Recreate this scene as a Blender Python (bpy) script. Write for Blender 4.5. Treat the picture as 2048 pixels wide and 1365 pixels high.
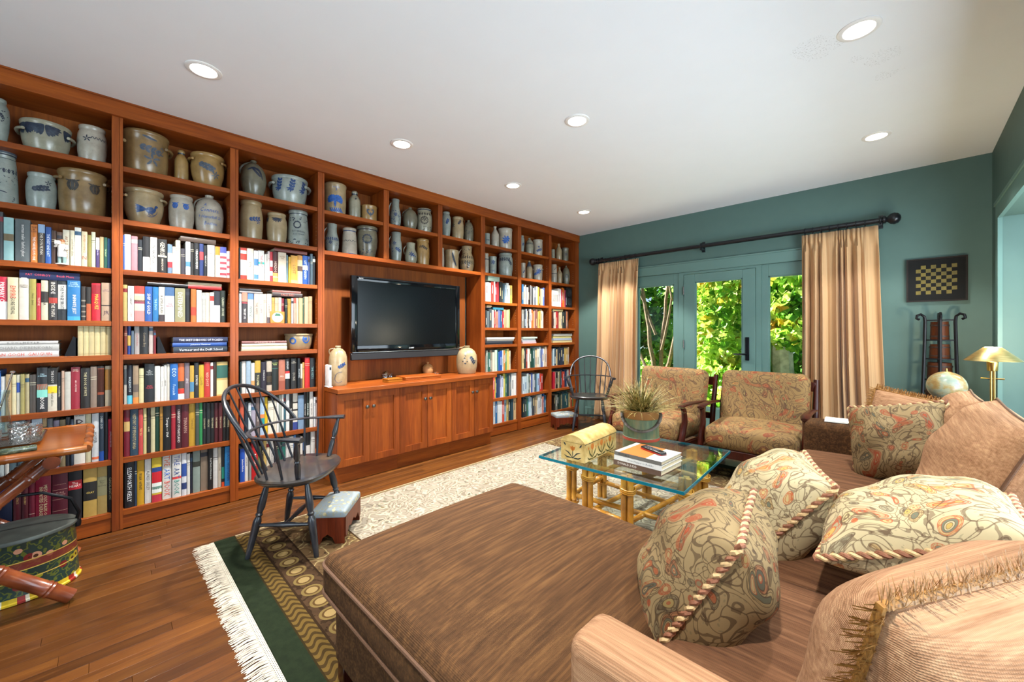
import bpy, bmesh, math, random
from mathutils import Vector, Matrix, Euler
from math import pi, sin, cos, radians, sqrt, atan2

for o in list(bpy.data.objects):
    bpy.data.objects.remove(o, do_unlink=True)
SC = bpy.context.scene
COL = SC.collection
random.seed(7)

# ------------------------------------------------------------------ camera
CAM = Vector((3.53, 0.0, 1.2445))
YAW = radians(44.5)
FPX, HZ = 803.2, 665.14
cam_d = bpy.data.cameras.new('camera')
cam = bpy.data.objects.new('camera', cam_d); COL.objects.link(cam)
cam.location = CAM
cam.rotation_euler = (pi/2, 0, YAW)
cam_d.sensor_width = 36.0
cam_d.lens = FPX/2048*36.0
cam_d.shift_y = -(682.5-HZ)/2048
cam_d.clip_start = 0.05
SC.camera = cam
FW = Vector((-sin(YAW), cos(YAW), 0)); RT = Vector((cos(YAW), sin(YAW), 0)); UP = Vector((0, 0, 1))

# ------------------------------------------------------------------ world, sun, daylight, exposure
SC.view_settings.view_transform = 'Standard'
SC.view_settings.look = 'None'
SC.view_settings.gamma = 1.0
SC.view_settings.use_curve_mapping = False
SC.view_settings.exposure = 0.72
SC.cycles.transparent_max_bounces = 32
w = bpy.data.worlds.new('world'); SC.world = w; w.use_nodes = True
wn = w.node_tree.nodes; wl = w.node_tree.links
bgn = wn['Background']
sky = wn.new('ShaderNodeTexSky'); sky.sky_type = 'HOSEK_WILKIE'; sky.turbidity = 3.0
sky.sun_direction = Vector((0.15, -0.75, 0.65)).normalized()
wl.new(sky.outputs[0], bgn.inputs[0]); bgn.inputs[1].default_value = 2.6

def lamp(name, kind, loc, energy, color=(1, 1, 1), rot=None, to=None, **kw):
    d = bpy.data.lights.new(name, kind); d.energy = energy; d.color = color
    for k, v in kw.items(): setattr(d, k, v)
    o = bpy.data.objects.new(name, d); COL.objects.link(o); o.location = loc
    if to is not None:
        o.rotation_euler = (Vector(to)-Vector(loc)).to_track_quat('-Z', 'Y').to_euler()
    elif rot is not None: o.rotation_euler = rot
    return o
lamp('sun', 'SUN', (0, -3, 8), 24.0, (1, .97, .88), to=(.8, -2.82, 7.4), angle=radians(.6))
# daylight entering from the sunroom windows beyond the wide opening in the right wall
lamp('daylight_sunroom', 'AREA', (5.75, 2.2, 1.6), 105, (.76, .89, 1), to=(2.0, 2.2, 1.2), shape='RECTANGLE', size=4.0, size_y=1.9)
# upward fill lamp added low in the sunroom to brighten the ceiling
lamp('upward_fill', 'AREA', (5.1, 1.9, .12), 175, (.76, .89, 1), to=(4.3, 1.9, 1.6), shape='RECTANGLE', size=1.6, size_y=4.2)
# fill lamp added in an invented opening behind the camera
lamp('back_fill', 'AREA', (2.95, -3.04, 1.45), 44, (.76, .89, 1), to=(1.9, 1.0, 2.2), shape='RECTANGLE', size=1.6, size_y=2.0)

# ------------------------------------------------------------------ helpers
def lin(c):
    return c/12.92 if c <= .04045 else ((c+.055)/1.055)**2.4
def hx(h, a=1.0):
    h = h.lstrip('#')
    if len(h) == 3: h = ''.join(ch*2 for ch in h)
    return (lin(int(h[0:2], 16)/255), lin(int(h[2:4], 16)/255), lin(int(h[4:6], 16)/255), a)

def ray(u, v): return FW + RT*((u-1024)/FPX) - UP*((v-HZ)/FPX)
def at(ax, val, u, v):
    """the point of the plane ax = val that a line of sight measured on the photograph meets"""
    d = ray(u, v); i = 'xyz'.index(ax)
    return CAM + d*((val-CAM[i])/d[i])

def tag(o, label, cat, group=None, kind=None):
    o['label'] = label
    if cat: o['category'] = cat
    if group: o['group'] = group
    if kind: o['kind'] = kind
    return o
def empty(name, loc=(0, 0, 0), rz=0, label=None, cat=None, group=None, kind=None):
    o = bpy.data.objects.new(name, None); COL.objects.link(o)
    o.location = loc; o.rotation_euler = (0, 0, rz); o.empty_display_size = .05
    if label: tag(o, label, cat, group, kind)
    elif kind: o['kind'] = kind
    return o

class MB:
    """collects shapes into one mesh"""
    def __init__(s): s.v = []; s.f = []; s.uv = {}; s.T = None
    def pt(s, p):
        p = Vector(p)
        if s.T is not None: p = s.T @ p
        s.v.append(p); return len(s.v)-1
    def face(s, idx): s.f.append(tuple(idx))
    def add(s, vs, fs):
        b = len(s.v)
        for p in vs: s.pt(p)
        for f in fs: s.f.append(tuple(b+i for i in f))
    def box(s, a, b):
        x0, y0, z0 = a; x1, y1, z1 = b
        s.add([(x0,y0,z0),(x1,y0,z0),(x1,y1,z0),(x0,y1,z0),(x0,y0,z1),(x1,y0,z1),(x1,y1,z1),(x0,y1,z1)],
              [(3,2,1,0),(4,5,6,7),(0,1,5,4),(1,2,6,5),(2,3,7,6),(3,0,4,7)])
        return s
    def sweep(s, path, rad, n=8, closed=False, cap=True, flat=1.0, upv=None):
        path = [Vector(p) for p in path]; m = len(path)
        if not hasattr(rad, '__len__'): rad = [rad]*m
        rings = []
        prev = None
        for i, p in enumerate(path):
            if closed: t = path[(i+1) % m]-path[i-1]
            elif i == 0: t = path[1]-path[0]
            elif i == m-1: t = path[-1]-path[-2]
            else: t = path[i+1]-path[i-1]
            t.normalize()
            if prev is None:
                a = Vector(upv) if upv is not None else (Vector((0, 0, 1)) if abs(t.z) < .9 else Vector((1, 0, 0)))
            else: a = prev
            nrm = a - t*a.dot(t)
            if nrm.length < 1e-6: nrm = t.orthogonal()
            nrm.normalize(); prev = nrm; bi = t.cross(nrm)
            ring = []
            for k in range(n):
                an = 2*pi*k/n
                ring.append(s.pt(p + nrm*(cos(an)*rad[i]*flat) + bi*(sin(an)*rad[i])))
            rings.append(ring)
        R = m if closed else m-1
        for i in range(R):
            A = rings[i]; B = rings[(i+1) % m]
            for k in range(n):
                s.face((A[k], A[(k+1) % n], B[(k+1) % n], B[k]))
        if cap and not closed:
            s.face(tuple(reversed(rings[0]))); s.face(tuple(rings[-1]))
        return s
    def tube(s, p0, p1, r0, r1=None, n=10):
        return s.sweep([p0, p1], [r0, r0 if r1 is None else r1], n)
    def turned(s, p0, p1, prof, n=10):
        """a turned spindle between two points: prof = [(t, radius)]"""
        p0 = Vector(p0); p1 = Vector(p1)
        return s.sweep([p0.lerp(p1, t) for t, r in prof], [r for t, r in prof], n)
    def lathe(s, prof, n=28, c=(0, 0, 0), sx=1, sy=1, close=True):
        rings = []
        for r, z in prof:
            if r < 1e-5: rings.append([s.pt((c[0], c[1], c[2]+z))])
            else: rings.append([s.pt((c[0]+r*sx*cos(2*pi*k/n), c[1]+r*sy*sin(2*pi*k/n), c[2]+z)) for k in range(n)])
        for A, B in zip(rings, rings[1:]):
            for k in range(n):
                k2 = (k+1) % n
                if len(A) == 1 and len(B) == 1: continue
                if len(A) == 1: s.face((A[0], B[k2], B[k]))
                elif len(B) == 1: s.face((A[k], A[k2], B[0]))
                else: s.face((A[k], A[k2], B[k2], B[k]))
        return s
    def prism(s, pts, z0, z1):
        """vertical extrusion of a 2d outline (x, y)"""
        n = len(pts); b = len(s.v)
        for x, y in pts: s.pt((x, y, z0))
        for x, y in pts: s.pt((x, y, z1))
        s.f.append(tuple(b+i for i in reversed(range(n)))); s.f.append(tuple(b+n+i for i in range(n)))
        for i in range(n):
            j = (i+1) % n; s.f.append((b+i, b+j, b+n+j, b+n+i))
        return s
    def rbox(s, half, r, n=6, bulge=0.0, c=(0, 0, 0), side=0.0):
        """box with rounded edges and crowned faces"""
        hx_, hy_, hz_ = half; key = {}
        def vid(p):
            k = (round(p[0]*n), round(p[1]*n), round(p[2]*n))
            if k in key: return key[k]
            def sp(t, h):   # pull the grid lines towards the edges
                tt = abs(t); e = min(.95, max(.3, 1-r/h*1.3))
                q = tt*2*e if tt < .5 else e+(tt-.5)*2*(1-e)
                return math.copysign(q*h, t)
            P = Vector((sp(p[0], hx_), sp(p[1], hy_), sp(p[2], hz_)))
            I = Vector((max(-hx_+r, min(hx_-r, P.x)), max(-hy_+r, min(hy_-r, P.y)), max(-hz_+r, min(hz_-r, P.z))))
            d = P-I
            if d.length > 1e-7: P = I+d.normalized()*r
            fx = 1-min(1, (P.x/hx_)**2); fy = 1-min(1, (P.y/hy_)**2); fz = 1-min(1, (P.z/hz_)**2)
            if bulge: P.z += math.copysign(bulge, P.z)*fx**.6*fy**.6*min(1, abs(P.z)/hz_)
            if side:
                P.x += P.x/hx_*side*fz*fy**.5; P.y += P.y/hy_*side*fz*fx**.5
            key[k] = s.pt(P+Vector(c)); return key[k]
        g = [-1+2*i/n for i in range(n+1)]
        for ax in range(3):
            for sg in (-1, 1):
                for i in range(n):
                    for j in range(n):
                        q = []
                        for a, b in ((g[i], g[j]), (g[i+1], g[j]), (g[i+1], g[j+1]), (g[i], g[j+1])):
                            p = [0, 0, 0]; p[ax] = sg; p[(ax+1) % 3] = a; p[(ax+2) % 3] = b
                            q.append(vid(p))
                        if sg < 0: q.reverse()
                        s.face(q)
        return s
    def mesh(s, name):
        me = bpy.data.meshes.new(name); me.from_pydata([tuple(p) for p in s.v], [], s.f)
        me.update(); return me
    def build(s, name, mat, parent=None, smooth=True, ang=40, bevel=0, seg=1, loc=None):
        me = s.mesh(name)
        return put(name, me, mat, parent, smooth, ang, bevel, seg, loc)

def put(name, me, mat, parent=None, smooth=True, ang=40, bevel=0, seg=1, loc=None):
    if bevel:
        bm = bmesh.new(); bm.from_mesh(me)
        ed = [e for e in bm.edges if len(e.link_faces) == 2 and e.calc_face_angle(0) > radians(30)]
        bmesh.ops.bevel(bm, geom=ed, offset=bevel, segments=seg, profile=.6, affect='EDGES', clamp_overlap=True)
        bm.to_mesh(me); bm.free()
    if smooth:
        me.polygons.foreach_set('use_smooth', [True]*len(me.polygons))
        me.set_sharp_from_angle(angle=radians(ang))
    if isinstance(mat, (list, tuple)):
        for m in mat: me.materials.append(m)
    elif mat is not None: me.materials.append(mat)
    o = bpy.data.objects.new(name, me); COL.objects.link(o)
    if parent is not None: o.parent = parent
    if loc is not None: o.location = loc
    return o
def copy_tree(o, parent=None):
    c = o.copy(); COL.objects.link(c); c.parent = parent
    for ch in o.children: copy_tree(ch, c)
    return c
def BX(name, a, b, mat, parent=None, bevel=0.0, **kw):
    return MB().box(a, b).build(name, mat, parent, smooth=bool(bevel), bevel=bevel, **kw)

# ------------------------------------------------------------------ materials
class NT:
    def __init__(s, name):
        s.m = bpy.data.materials.new(name); s.m.use_nodes = True
        s.t = s.m.node_tree; s.n = s.t.nodes; s.b = s.n['Principled BSDF']; s.out = s.n['Material Output']
        s._co = None
    def node(s, typ, inp=None, **props):
        nd = s.n.new(typ)
        for k, v in props.items(): setattr(nd, k, v)
        if inp:
            for k, v in inp.items():
                if hasattr(v, 'is_output') or isinstance(v, bpy.types.NodeSocket): s.t.links.new(v, nd.inputs[k])
                else: nd.inputs[k].default_value = v
        return nd
    def link(s, a, b): s.t.links.new(a, b)
    def obj(s): 
        if s._co is None: s._co = s.node('ShaderNodeTexCoord')
        return s._co.outputs['Object']
    def gen(s):
        s.obj(); return s._co.outputs['Generated']
    def uv(s):
        s.obj(); return s._co.outputs['UV']
    def map(s, vec, scale=(1, 1, 1), rot=(0, 0, 0), loc=(0, 0, 0)):
        return s.node('ShaderNodeMapping', {'Vector': vec, 'Scale': scale, 'Rotation': rot, 'Location': loc}).outputs[0]
    def noise(s, vec, scale, detail=3, rough=.5, dist=0, out=0):
        return s.node('ShaderNodeTexNoise', {'Vector': vec, 'Scale': scale, 'Detail': detail, 'Roughness': rough, 'Distortion': dist}).outputs[out]
    def wave(s, vec, scale, dist=0, detail=2, dscale=1, **kw):
        return s.node('ShaderNodeTexWave', {'Vector': vec, 'Scale': scale, 'Distortion': dist, 'Detail': detail, 'Detail Scale': dscale}, **kw).outputs[0]
    def voro(s, vec, scale, feature='F1', out='Distance', rnd=1.0, **kw):
        return s.node('ShaderNodeTexVoronoi', {'Vector': vec, 'Scale': scale, 'Randomness': rnd}, feature=feature, **kw).outputs[out]
    def math(s, op, a, b=0.0, c=0.0, clamp=False):
        nd = s.node('ShaderNodeMath', operation=op, use_clamp=clamp)
        for i, v in enumerate((a, b, c)):
            if isinstance(v, bpy.types.NodeSocket): s.link(v, nd.inputs[i])
            else: nd.inputs[i].default_value = v
        return nd.outputs[0]
    def ramp(s, fac, stops, interp='LINEAR'):
        nd = s.node('ShaderNodeValToRGB', {'Fac': fac}); cr = nd.color_ramp; cr.interpolation = interp
        while len(cr.elements) < len(stops): cr.elements.new(.5)
        for e, (p, c) in zip(cr.elements, stops):
            e.position = p; e.color = hx(c) if isinstance(c, str) else c
        return nd.outputs[0]
    def mix(s, fac, a, b, blend='MIX'):
        nd = s.node('ShaderNodeMix', data_type='RGBA', blend_type=blend)
        for i, v in ((0, fac), (6, a), (7, b)):
            if isinstance(v, str): v = hx(v)
            if isinstance(v, bpy.types.NodeSocket): s.link(v, nd.inputs[i])
            else: nd.inputs[i].default_value = v
        return nd.outputs[2]
    def sep(s, vec):
        return s.node('ShaderNodeSeparateXYZ', {'Vector': vec}).outputs
    def comb(s, x, y, z=0.0):
        return s.node('ShaderNodeCombineXYZ', {'X': x, 'Y': y, 'Z': z}).outputs[0]
    def bump(s, h, strength=.3, dist=.01):
        nd = s.node('ShaderNodeBump', {'Height': h, 'Strength': strength, 'Distance': dist})
        s.link(nd.outputs[0], s.b.inputs['Normal']); return nd.outputs[0]
    def set(s, color=None, rough=.5, metal=0.0, spec=.5, **kw):
        for k, v in (('Base Color', color), ('Roughness', rough), ('Metallic', metal), ('Specular IOR Level', spec)):
            if v is None: continue
            if isinstance(v, str): v = hx(v)
            if isinstance(v, bpy.types.NodeSocket): s.link(v, s.b.inputs[k])
            else: s.b.inputs[k].default_value = v
        for k, v in kw.items():
            k = k.replace('_', ' ')
            if isinstance(v, bpy.types.NodeSocket): s.link(v, s.b.inputs[k])
            else: s.b.inputs[k].default_value = v
        return s.m

def plain(name, color, rough=.5, metal=0.0, var=.12, scale=30, **kw):
    t = NT(name); c = hx(color); nz = t.noise(t.obj(), scale, 3)
    lo = tuple(x*(1-var) for x in c[:3])+(1,); hi = tuple(min(1, x*(1+var)) for x in c[:3])+(1,)
    return t.set(t.ramp(nz, [(.3, lo), (.7, hi)]), rough, metal, **kw)

def wood(name, c0, c1, c2, rough=.35, axis='z', scale=1.0, fine=1.0, coat=0.0, bump=.05, tv=.24):
    t = NT(name)
    st = {'x': (.06, 1, 1), 'y': (1, .06, 1), 'z': (1, 1, .06)}[axis]
    v = t.map(t.obj(), tuple(q*scale for q in st))
    rnd = t.node('ShaderNodeObjectInfo').outputs['Random']
    v2 = t.node('ShaderNodeVectorMath', {0: v}, operation='ADD')
    t.link(t.comb(t.math('MULTIPLY', rnd, 37.0), t.math('MULTIPLY', rnd, 17.0), t.math('MULTIPLY', rnd, 9.0)), v2.inputs[1])
    v = v2.outputs[0]
    g1 = t.noise(v, 9, 4, .6, .8); g2 = t.noise(v, 90*fine, 3, .6)
    f = t.math('ADD', t.math('MULTIPLY', g1, .65), t.math('MULTIPLY', g2, .35))
    col = t.ramp(f, [(.28, c0), (.5, c1), (.72, c2)])
    tint = t.math('MULTIPLY_ADD', rnd, tv, 1-tv/2)
    col = t.mix(1.0, col, t.comb(tint, tint, tint), 'MULTIPLY')
    t.bump(g2, bump, .002)
    return t.set(col, rough, spec=.22, Coat_Weight=coat, Coat_Roughness=.15)

def clear_mix(name, tint, ior, rough=.01, bump=None):
    t = NT(name); gl = t.node('ShaderNodeBsdfGlossy', {'Roughness': rough, 'Color': (1, 1, 1, 1)}); tr = t.node('ShaderNodeBsdfTransparent', {'Color': hx(tint)})
    lw = t.node('ShaderNodeLayerWeight', {'Blend': .5}); f0 = ((ior-1)/(ior+1))**2; fac = t.math('MULTIPLY_ADD', t.math('POWER', lw.outputs['Facing'], 5.0), 1-f0, f0)
    if bump:
        bn = t.bump(t.voro(t.obj(), bump, feature='DISTANCE_TO_EDGE'), .9, .006); t.link(bn, gl.inputs['Normal']); t.link(bn, lw.inputs['Normal'])
    mx = t.node('ShaderNodeMixShader', {0: fac, 1: tr.outputs[0], 2: gl.outputs[0]}); t.link(mx.outputs[0], t.out.inputs[0]); return t.m

M = {}
M['cherry'] = wood('cherry_wood', '5c250c', '823d13', '9f531a', .42, 'z', 1.0, coat=.08)
M['cherry_h'] = wood('cherry_wood_horizontal', '62290d', '884214', 'a5581b', .40, 'y', 1.0, coat=.08)
M['cherry_back'] = wood('cherry_back_panel', '602c0f', '854516', '9e571d', .55, 'z', .8)
M['oak'] = wood('oak_strip_floor', '341b08', '542f11', '6c4219', .36, 'y', 1.6, 1.4, coat=.12, bump=.08, tv=.55)
M['mahogany'] = wood('mahogany', '1e0a06', '3a130b', '4e1c10', .3, 'z', 1.5, coat=.3)
M['wall'] = plain('teal_wall_paint', '4f6c66', .6, var=.03, scale=8)
M['trim'] = plain('teal_trim_paint', '5f807a', .4, var=.02, scale=8)
M['ceiling'] = plain('ceiling_paint', 'f2f2f2', .8, var=.01, scale=5)
M['black_iron'] = plain('black_iron', '17171a', .45, .6, var=.3)
M['brass'] = plain('brass', 'b99a58', .28, 1.0, var=.05)
M['pages'] = plain('paper_pages', 'cfc2a2', .8, var=.1, scale=80)
M['chrome'] = plain('pewter_knob', '6c6a66', .3, 1.0, var=.05)
t = NT('book_cloth'); oc = t.node('ShaderNodeObjectInfo').outputs['Color']
t.bump(t.noise(t.obj(), 900, 2), .08, .001)
M['book'] = t.set(t.mix(t.math('MULTIPLY_ADD', t.noise(t.obj(), 45, 3), .22, .16), oc, hx('0a0806')), .42)
t = NT('ink'); oc = t.node('ShaderNodeObjectInfo').outputs['Color']
M['ink'] = t.set(t.mix(t.math('MULTIPLY', t.noise(t.obj(), 60, 3), .12), oc, hx('101010')), .5)
# ================================================================== the room
H = 2.70; YF = 5.037; XR = 4.024; YB = -3.0; XB = -.30
def struct(o): o['kind'] = 'structure'; return o
# floor: oak strips, each its own board; those under the rug are one mass
floor = struct(BX('floor', (XB-.1, YB, -.10), (6.4, YF+.12, -.020), plain('subfloor', '3a2413', .8)))
rng = random.Random(3)
PW = .0635
pl_cache = {}
rest = MB()
row = 0; x = .006
while x < 4.0:
    y = YB + rng.random()*-.8
    while y < YF:
        L = rng.choice((.6, .75, .9, 1.1, 1.3))
        y1 = min(y+L, YF-.002)
        cy = (y+y1)/2
        seen = (x < .66 and y1 > -.55) or (x < 2.15 and -.55 < y1 and y < .55)
        if y1-y > .05:
            if seen:
                key = round(y1-y, 3)
                if key not in pl_cache:
                    mb = MB().box((0, 0, -.0195), (PW-.0010, y1-y-.0010, 0))
                    me = mb.mesh('plank'); bm = bmesh.new(); bm.from_mesh(me)
                    ed = [e for e in bm.edges if all(v.co.z > -.001 for v in e.verts)]
                    bmesh.ops.bevel(bm, geom=ed, offset=.0005, segments=1, affect='EDGES'); bm.to_mesh(me); bm.free()
                    me.materials.append(M['oak']); pl_cache[key] = me
                o = bpy.data.objects.new('plank', pl_cache[key]); COL.objects.link(o); o.parent = floor; o.location = (x, y, 0)
            else:
                rest.box((x, y, -.0195), (x+PW-.0012, y1-.0012, 0))
        y = y1 if y1 < YF-.003 else YF
    x += PW
o = rest.build('plank_field', M['oak'], floor, smooth=False); o['kind'] = 'stuff'

t = NT('ceiling_paint_scuffed'); g = t.obj(); c = t.mix(t.noise(g, 5, 3), hx('e6ecf2'), hx('eaf0f6'))
for (u_, v_, r_) in ((1632, 98, .10), (1768, 112, .07), (1772, 150, .05), (1712, 118, .03)):
    q = at('z', H, u_, v_); dd_ = t.node('ShaderNodeVectorMath', {0: g, 1: tuple(q)}, operation='DISTANCE').outputs['Value']
    spk = t.math('MULTIPLY', t.math('GREATER_THAN', t.noise(g, 130, 3, .7), .60), t.math('LESS_THAN', t.math('ADD', dd_, t.math('MULTIPLY', t.noise(g, 14, 2), .10)), r_+.05))
    c = t.mix(t.math('MULTIPLY', spk, .45), c, hx('6c6c6c'))
ceiling = struct(BX('ceiling', (XB-.1, YB-.1, H), (6.4, YF+.12, H+.15), t.set(c, .8)))
wall_left = struct(BX('wall_left', (XB-.12, YB, 0), (XB, YF+.12, H), M['wall']))
mb = MB(); mb.box((XB, YB-.1, 0), (2.13, YB, H)); mb.box((3.77, YB-.1, 0), (6.4, YB, H)); mb.box((2.13, YB-.1, 0), (3.77, YB, .43)); mb.box((2.13, YB-.1, 2.47), (3.77, YB, H))  # unseen wall; its opening is made up for the back fill lamp
wall_back = struct(mb.build('wall_back', M['wall'], smooth=False))
mb = MB()
for a, b in (((2.05, YB-.005, .35), (2.15, YB+.02, 2.55)), ((3.75, YB-.005, .35), (3.85, YB+.02, 2.55)), ((2.05, YB-.005, .35), (3.85, YB+.02, .45)), ((2.05, YB-.005, 2.45), (3.85, YB+.02, 2.55))): mb.box(a, b)
struct(mb.build('trim_4', M['trim'], smooth=False))  # made-up frame round the fill lamp's opening
# far wall with the french-door opening
OX0, OX1, OZ = .86, 3.04, 1.985
mb = MB(); mb.box((XB, YF, 0), (OX0, YF+.12, H)); mb.box((OX1, YF, 0), (XR+.2, YF+.12, H)); mb.box((OX0, YF, OZ), (OX1, YF+.12, H))
wall_far = struct(mb.build('wall_far', M['wall'], smooth=False))
# right wall: a stub at the far corner, a header over the wide opening, the sunroom beyond
OY = 4.60; OZR = 2.09
mb = MB(); mb.box((XR, OY, 0), (XR+.14, YF, H)); mb.box((XR, -1.6, OZR), (XR+.14, OY, H)); mb.box((XR, YB, 0), (XR+.14, -1.6, H))
wall_right = struct(mb.build('wall_right', M['wall'], smooth=False))
mb = MB(); mb.box((XR-.018, OY-.005, 0), (XR+.005, OY+.10, OZR)); mb.box((XR-.018, -1.6, OZR-.005), (XR+.005, OY+.10, OZR+.115))
mb.box((XR-.026, -1.6, OZR+.10), (XR+.005, OY+.11, OZR+.125))
struct(mb.build('trim_1', M['trim'], smooth=False))
mb = MB(); mb.box((XR+.14, OY-.02, 0), (6.4, OY+.12, H))
struct(mb.build('wall_sunroom', plain('pale_teal_wall', '7c9d96', .6, var=.02), smooth=False))
mb = MB(); mb.box((6.1, -1.6, 0), (6.2, OY, .6)); mb.box((6.1, -1.6, 2.5), (6.2, OY, H)); [mb.box((6.12, y_, .6), (6.18, y_+.07, 2.5)) for y_ in (-1.0, .2, 1.4, 2.6, 3.8)]
struct(mb.build('wall_sunroom_sill', M['trim'], smooth=False))
# baseboards and corner trim
mb = MB(); mb.box((.12, YF-.016, 0), (OX0-.09, YF, .14)); mb.box((.12, YF-.020, .12), (OX0-.09, YF, .135))
mb.box((OX1+.09, YF-.016, 0), (XR, YF, .14)); mb.box((OX1+.09, YF-.020, .12), (XR, YF, .135))
struct(mb.build('baseboard_far', M['trim'], smooth=False))

# ---- french door between two side lights
tp = M['trim']
casing = struct(empty('trim_2', (0, 0, 0)))
BX('head_casing', (OX0-.10, YF-.022, OZ), (OX1+.10, YF+.002, 2.10), tp, casing, .003)
BX('side_casing', (OX0-.10, YF-.020, 0), (OX0, YF+.002, OZ), tp, casing, .003)
BX('side_casing', (OX1, YF-.020, 0), (OX1+.10, YF+.002, OZ), tp, casing, .003)
BX('cap', (OX0-.11, YF-.032, 2.095), (OX1+.11, YF+.002, 2.112), tp, casing, .003)
M['glass'] = clear_mix('window_glass', 'f8fbf9', 1.35)
D0, D1 = 1.56, 2.345
def glazed(name, x0, x1, gx0, gx1, y0, y1, gz0, gz1, top):
    e = struct(empty(name, (0, 0, 0)))
    BX('stile', (x0, y0, .01), (gx0, y1, top), tp, e, .002); BX('stile', (gx1, y0, .01), (x1, y1, top), tp, e, .002)
    BX('rail', (gx0, y0, .01), (gx1, y1, gz0), tp, e, .002); BX('rail', (gx0, y0, gz1), (gx1, y1, top), tp, e, .002)
    m = .012
    mb = MB()
    for (a, b) in (((gx0, y0+.008, gz0), (gx0+m, y1-.008, gz1)), ((gx1-m, y0+.008, gz0), (gx1, y1-.008, gz1)),
                   ((gx0, y0+.008, gz0), (gx1, y1-.008, gz0+m)), ((gx0, y0+.008, gz1-m), (gx1, y1-.008, gz1))): mb.box(a, b)
    mb.build('glazing_bead', tp, e, smooth=False)
    BX('pane', (gx0+m*.5, (y0+y1)/2-.003, gz0+m*.5), (gx1-m*.5, (y0+y1)/2+.003, gz1-m*.5), M['glass'], e)
    return e
glazed('window_1', OX0, 1.50, .95, 1.434, YF+.012, YF+.06, .335, 1.852, OZ)
glazed('window_2', 2.40, OX1, 2.461, 2.945, YF+.012, YF+.06, .335, 1.852, OZ)
mb = MB(); mb.box((1.50, YF+.002, 0), (D0, YF+.075, OZ)); mb.box((D1, YF+.002, 0), (2.40, YF+.075, OZ)); mb.box((D0, YF+.002, 1.958), (D1, YF+.075, OZ))
struct(mb.build('trim_3', tp, smooth=False))
door = glazed('door_1', D0+.004, D1-.004, 1.695, 2.213, YF-.004, YF+.042, .345, 1.855, 1.954)
for z in (1.76, 1.10, .35):
    MB().tube((D0+.004, YF-.012, z-.05), (D0+.004, YF-.012, z+.05), .008).build('hinge', M['chrome'], door)
dk = plain('dark_bronze', '1a1c22', .4, .8)
BX('handle_plate', (2.245, YF-.018, .93), (2.283, YF-.004, 1.19), dk, door, .003)
mb = MB(); mb.tube((2.264, YF-.004, 1.00), (2.264, YF-.052, 1.00), .011); mb.sweep([(2.272, YF-.05, 1.0), (2.22, YF-.054, 1.0), (2.14, YF-.05, .998)], [.011, .010, .008], 8)
mb.build('lever_handle', dk, door)

# ---- garden beyond the glass
def leaf_mat(name, cs, tr=.35):
    t = NT(name); rnd = t.voro(t.obj(), 6, out='Color'); s = t.sep(rnd)[0]
    c = t.ramp(s, [(i/(len(cs)-1), q) for i, q in enumerate(cs)])
    t.set(c, .45)
    tl = t.node('ShaderNodeBsdfTranslucent', {'Color': c}); mx = t.node('ShaderNodeMixShader', {0: tr, 1: t.b.outputs[0], 2: tl.outputs[0]})
    t.link(mx.outputs[0], t.out.inputs[0]); return t.m
lawn = BX('lawn', (-9, YF+.14, -.35), (16, 30, -.30), leaf_mat('grass', ['3d6a1e', '5b8a2c', '83a845']))
tag(lawn, 'green lawn outside the french door', 'lawn', kind='stuff')
patio = struct(BX('floor_terrace', (.2, YF+.12, -.30), (3.7, YF+1.5, -.04), plain('bounce_paving', 'c8c4b8', .8)))  # unseen; made pale to throw sunlight up onto the ceiling
bark = plain('bark', '6b5847', .9, var=.4, scale=25); bark_pale = plain('pale_bark', 'c4bbae', .9, var=.3, scale=12)
LG = leaf_mat('maple_leaves', ['4c8a1c', '6ca428', '96c23c', 'b8d65c', 'd2de78', 'a8cc4c', 'd8a834'], .5)
LD = leaf_mat('dark_leaves', ['2c5c18', '4a8424', '74aa3c', 'a0c860'], .5)  # darker greens for the background trees
def foliage(mb, c, rad, n, size, r):
    for _ in range(n):
        while True:
            p = Vector((r.uniform(-1, 1), r.uniform(-1, 1), r.uniform(-1, 1)))
            if p.length < 1: break
        q = Vector((c[0]+p.x*rad[0], c[1]+p.y*rad[1], c[2]+p.z*rad[2]))
        s = size*r.uniform(.6, 1.3)
        nrm = Vector((r.uniform(-1, 1), r.uniform(-1.4, .2), r.uniform(-.2, 1.2))).normalized()
        a = nrm.orthogonal().normalized(); a = Matrix.Rotation(r.uniform(0, 6.28), 3, nrm) @ a; b = nrm.cross(a)
        pts = [q-a*s*.5, q-a*s*.15+b*s*.45, q+a*s*.15+b*s*.3-nrm*s*.1, q+a*s*.6-nrm*s*.12, q+a*s*.15-b*s*.3-nrm*s*.1, q-a*s*.15-b*s*.45]
        mb.add(pts, [(0, 1, 2, 3), (0, 3, 4, 5)])
def tree(name, label, stems, crowns, lm, bm_, size, seed, group='trees beyond the french door'):
    r = random.Random(seed); base = stems[0][0][0]
    e = empty(name, (0, 0, 0)); tag(e, label, 'tree', group)
    mb = MB()
    for path, r0, r1 in stems:
        pts = [Vector(p) for p in path]; fine = []
        for i in range(len(pts)-1):
            for k in range(4): fine.append(pts[i].lerp(pts[i+1], k/4)+Vector((r.uniform(-.02, .02), r.uniform(-.02, .02), 0)))
        fine.append(pts[-1])
        mb.sweep(fine, [r0+(r1-r0)*i/(len(fine)-1) for i in range(len(fine))], 8)
    mb.build('trunk', bm_, e)
    fb = MB()
    for c, rad, n in crowns: foliage(fb, c, rad, n, size, r)
    fo = fb.build('foliage', lm, e, smooth=False); fo['kind'] = 'stuff'
    return e
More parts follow.
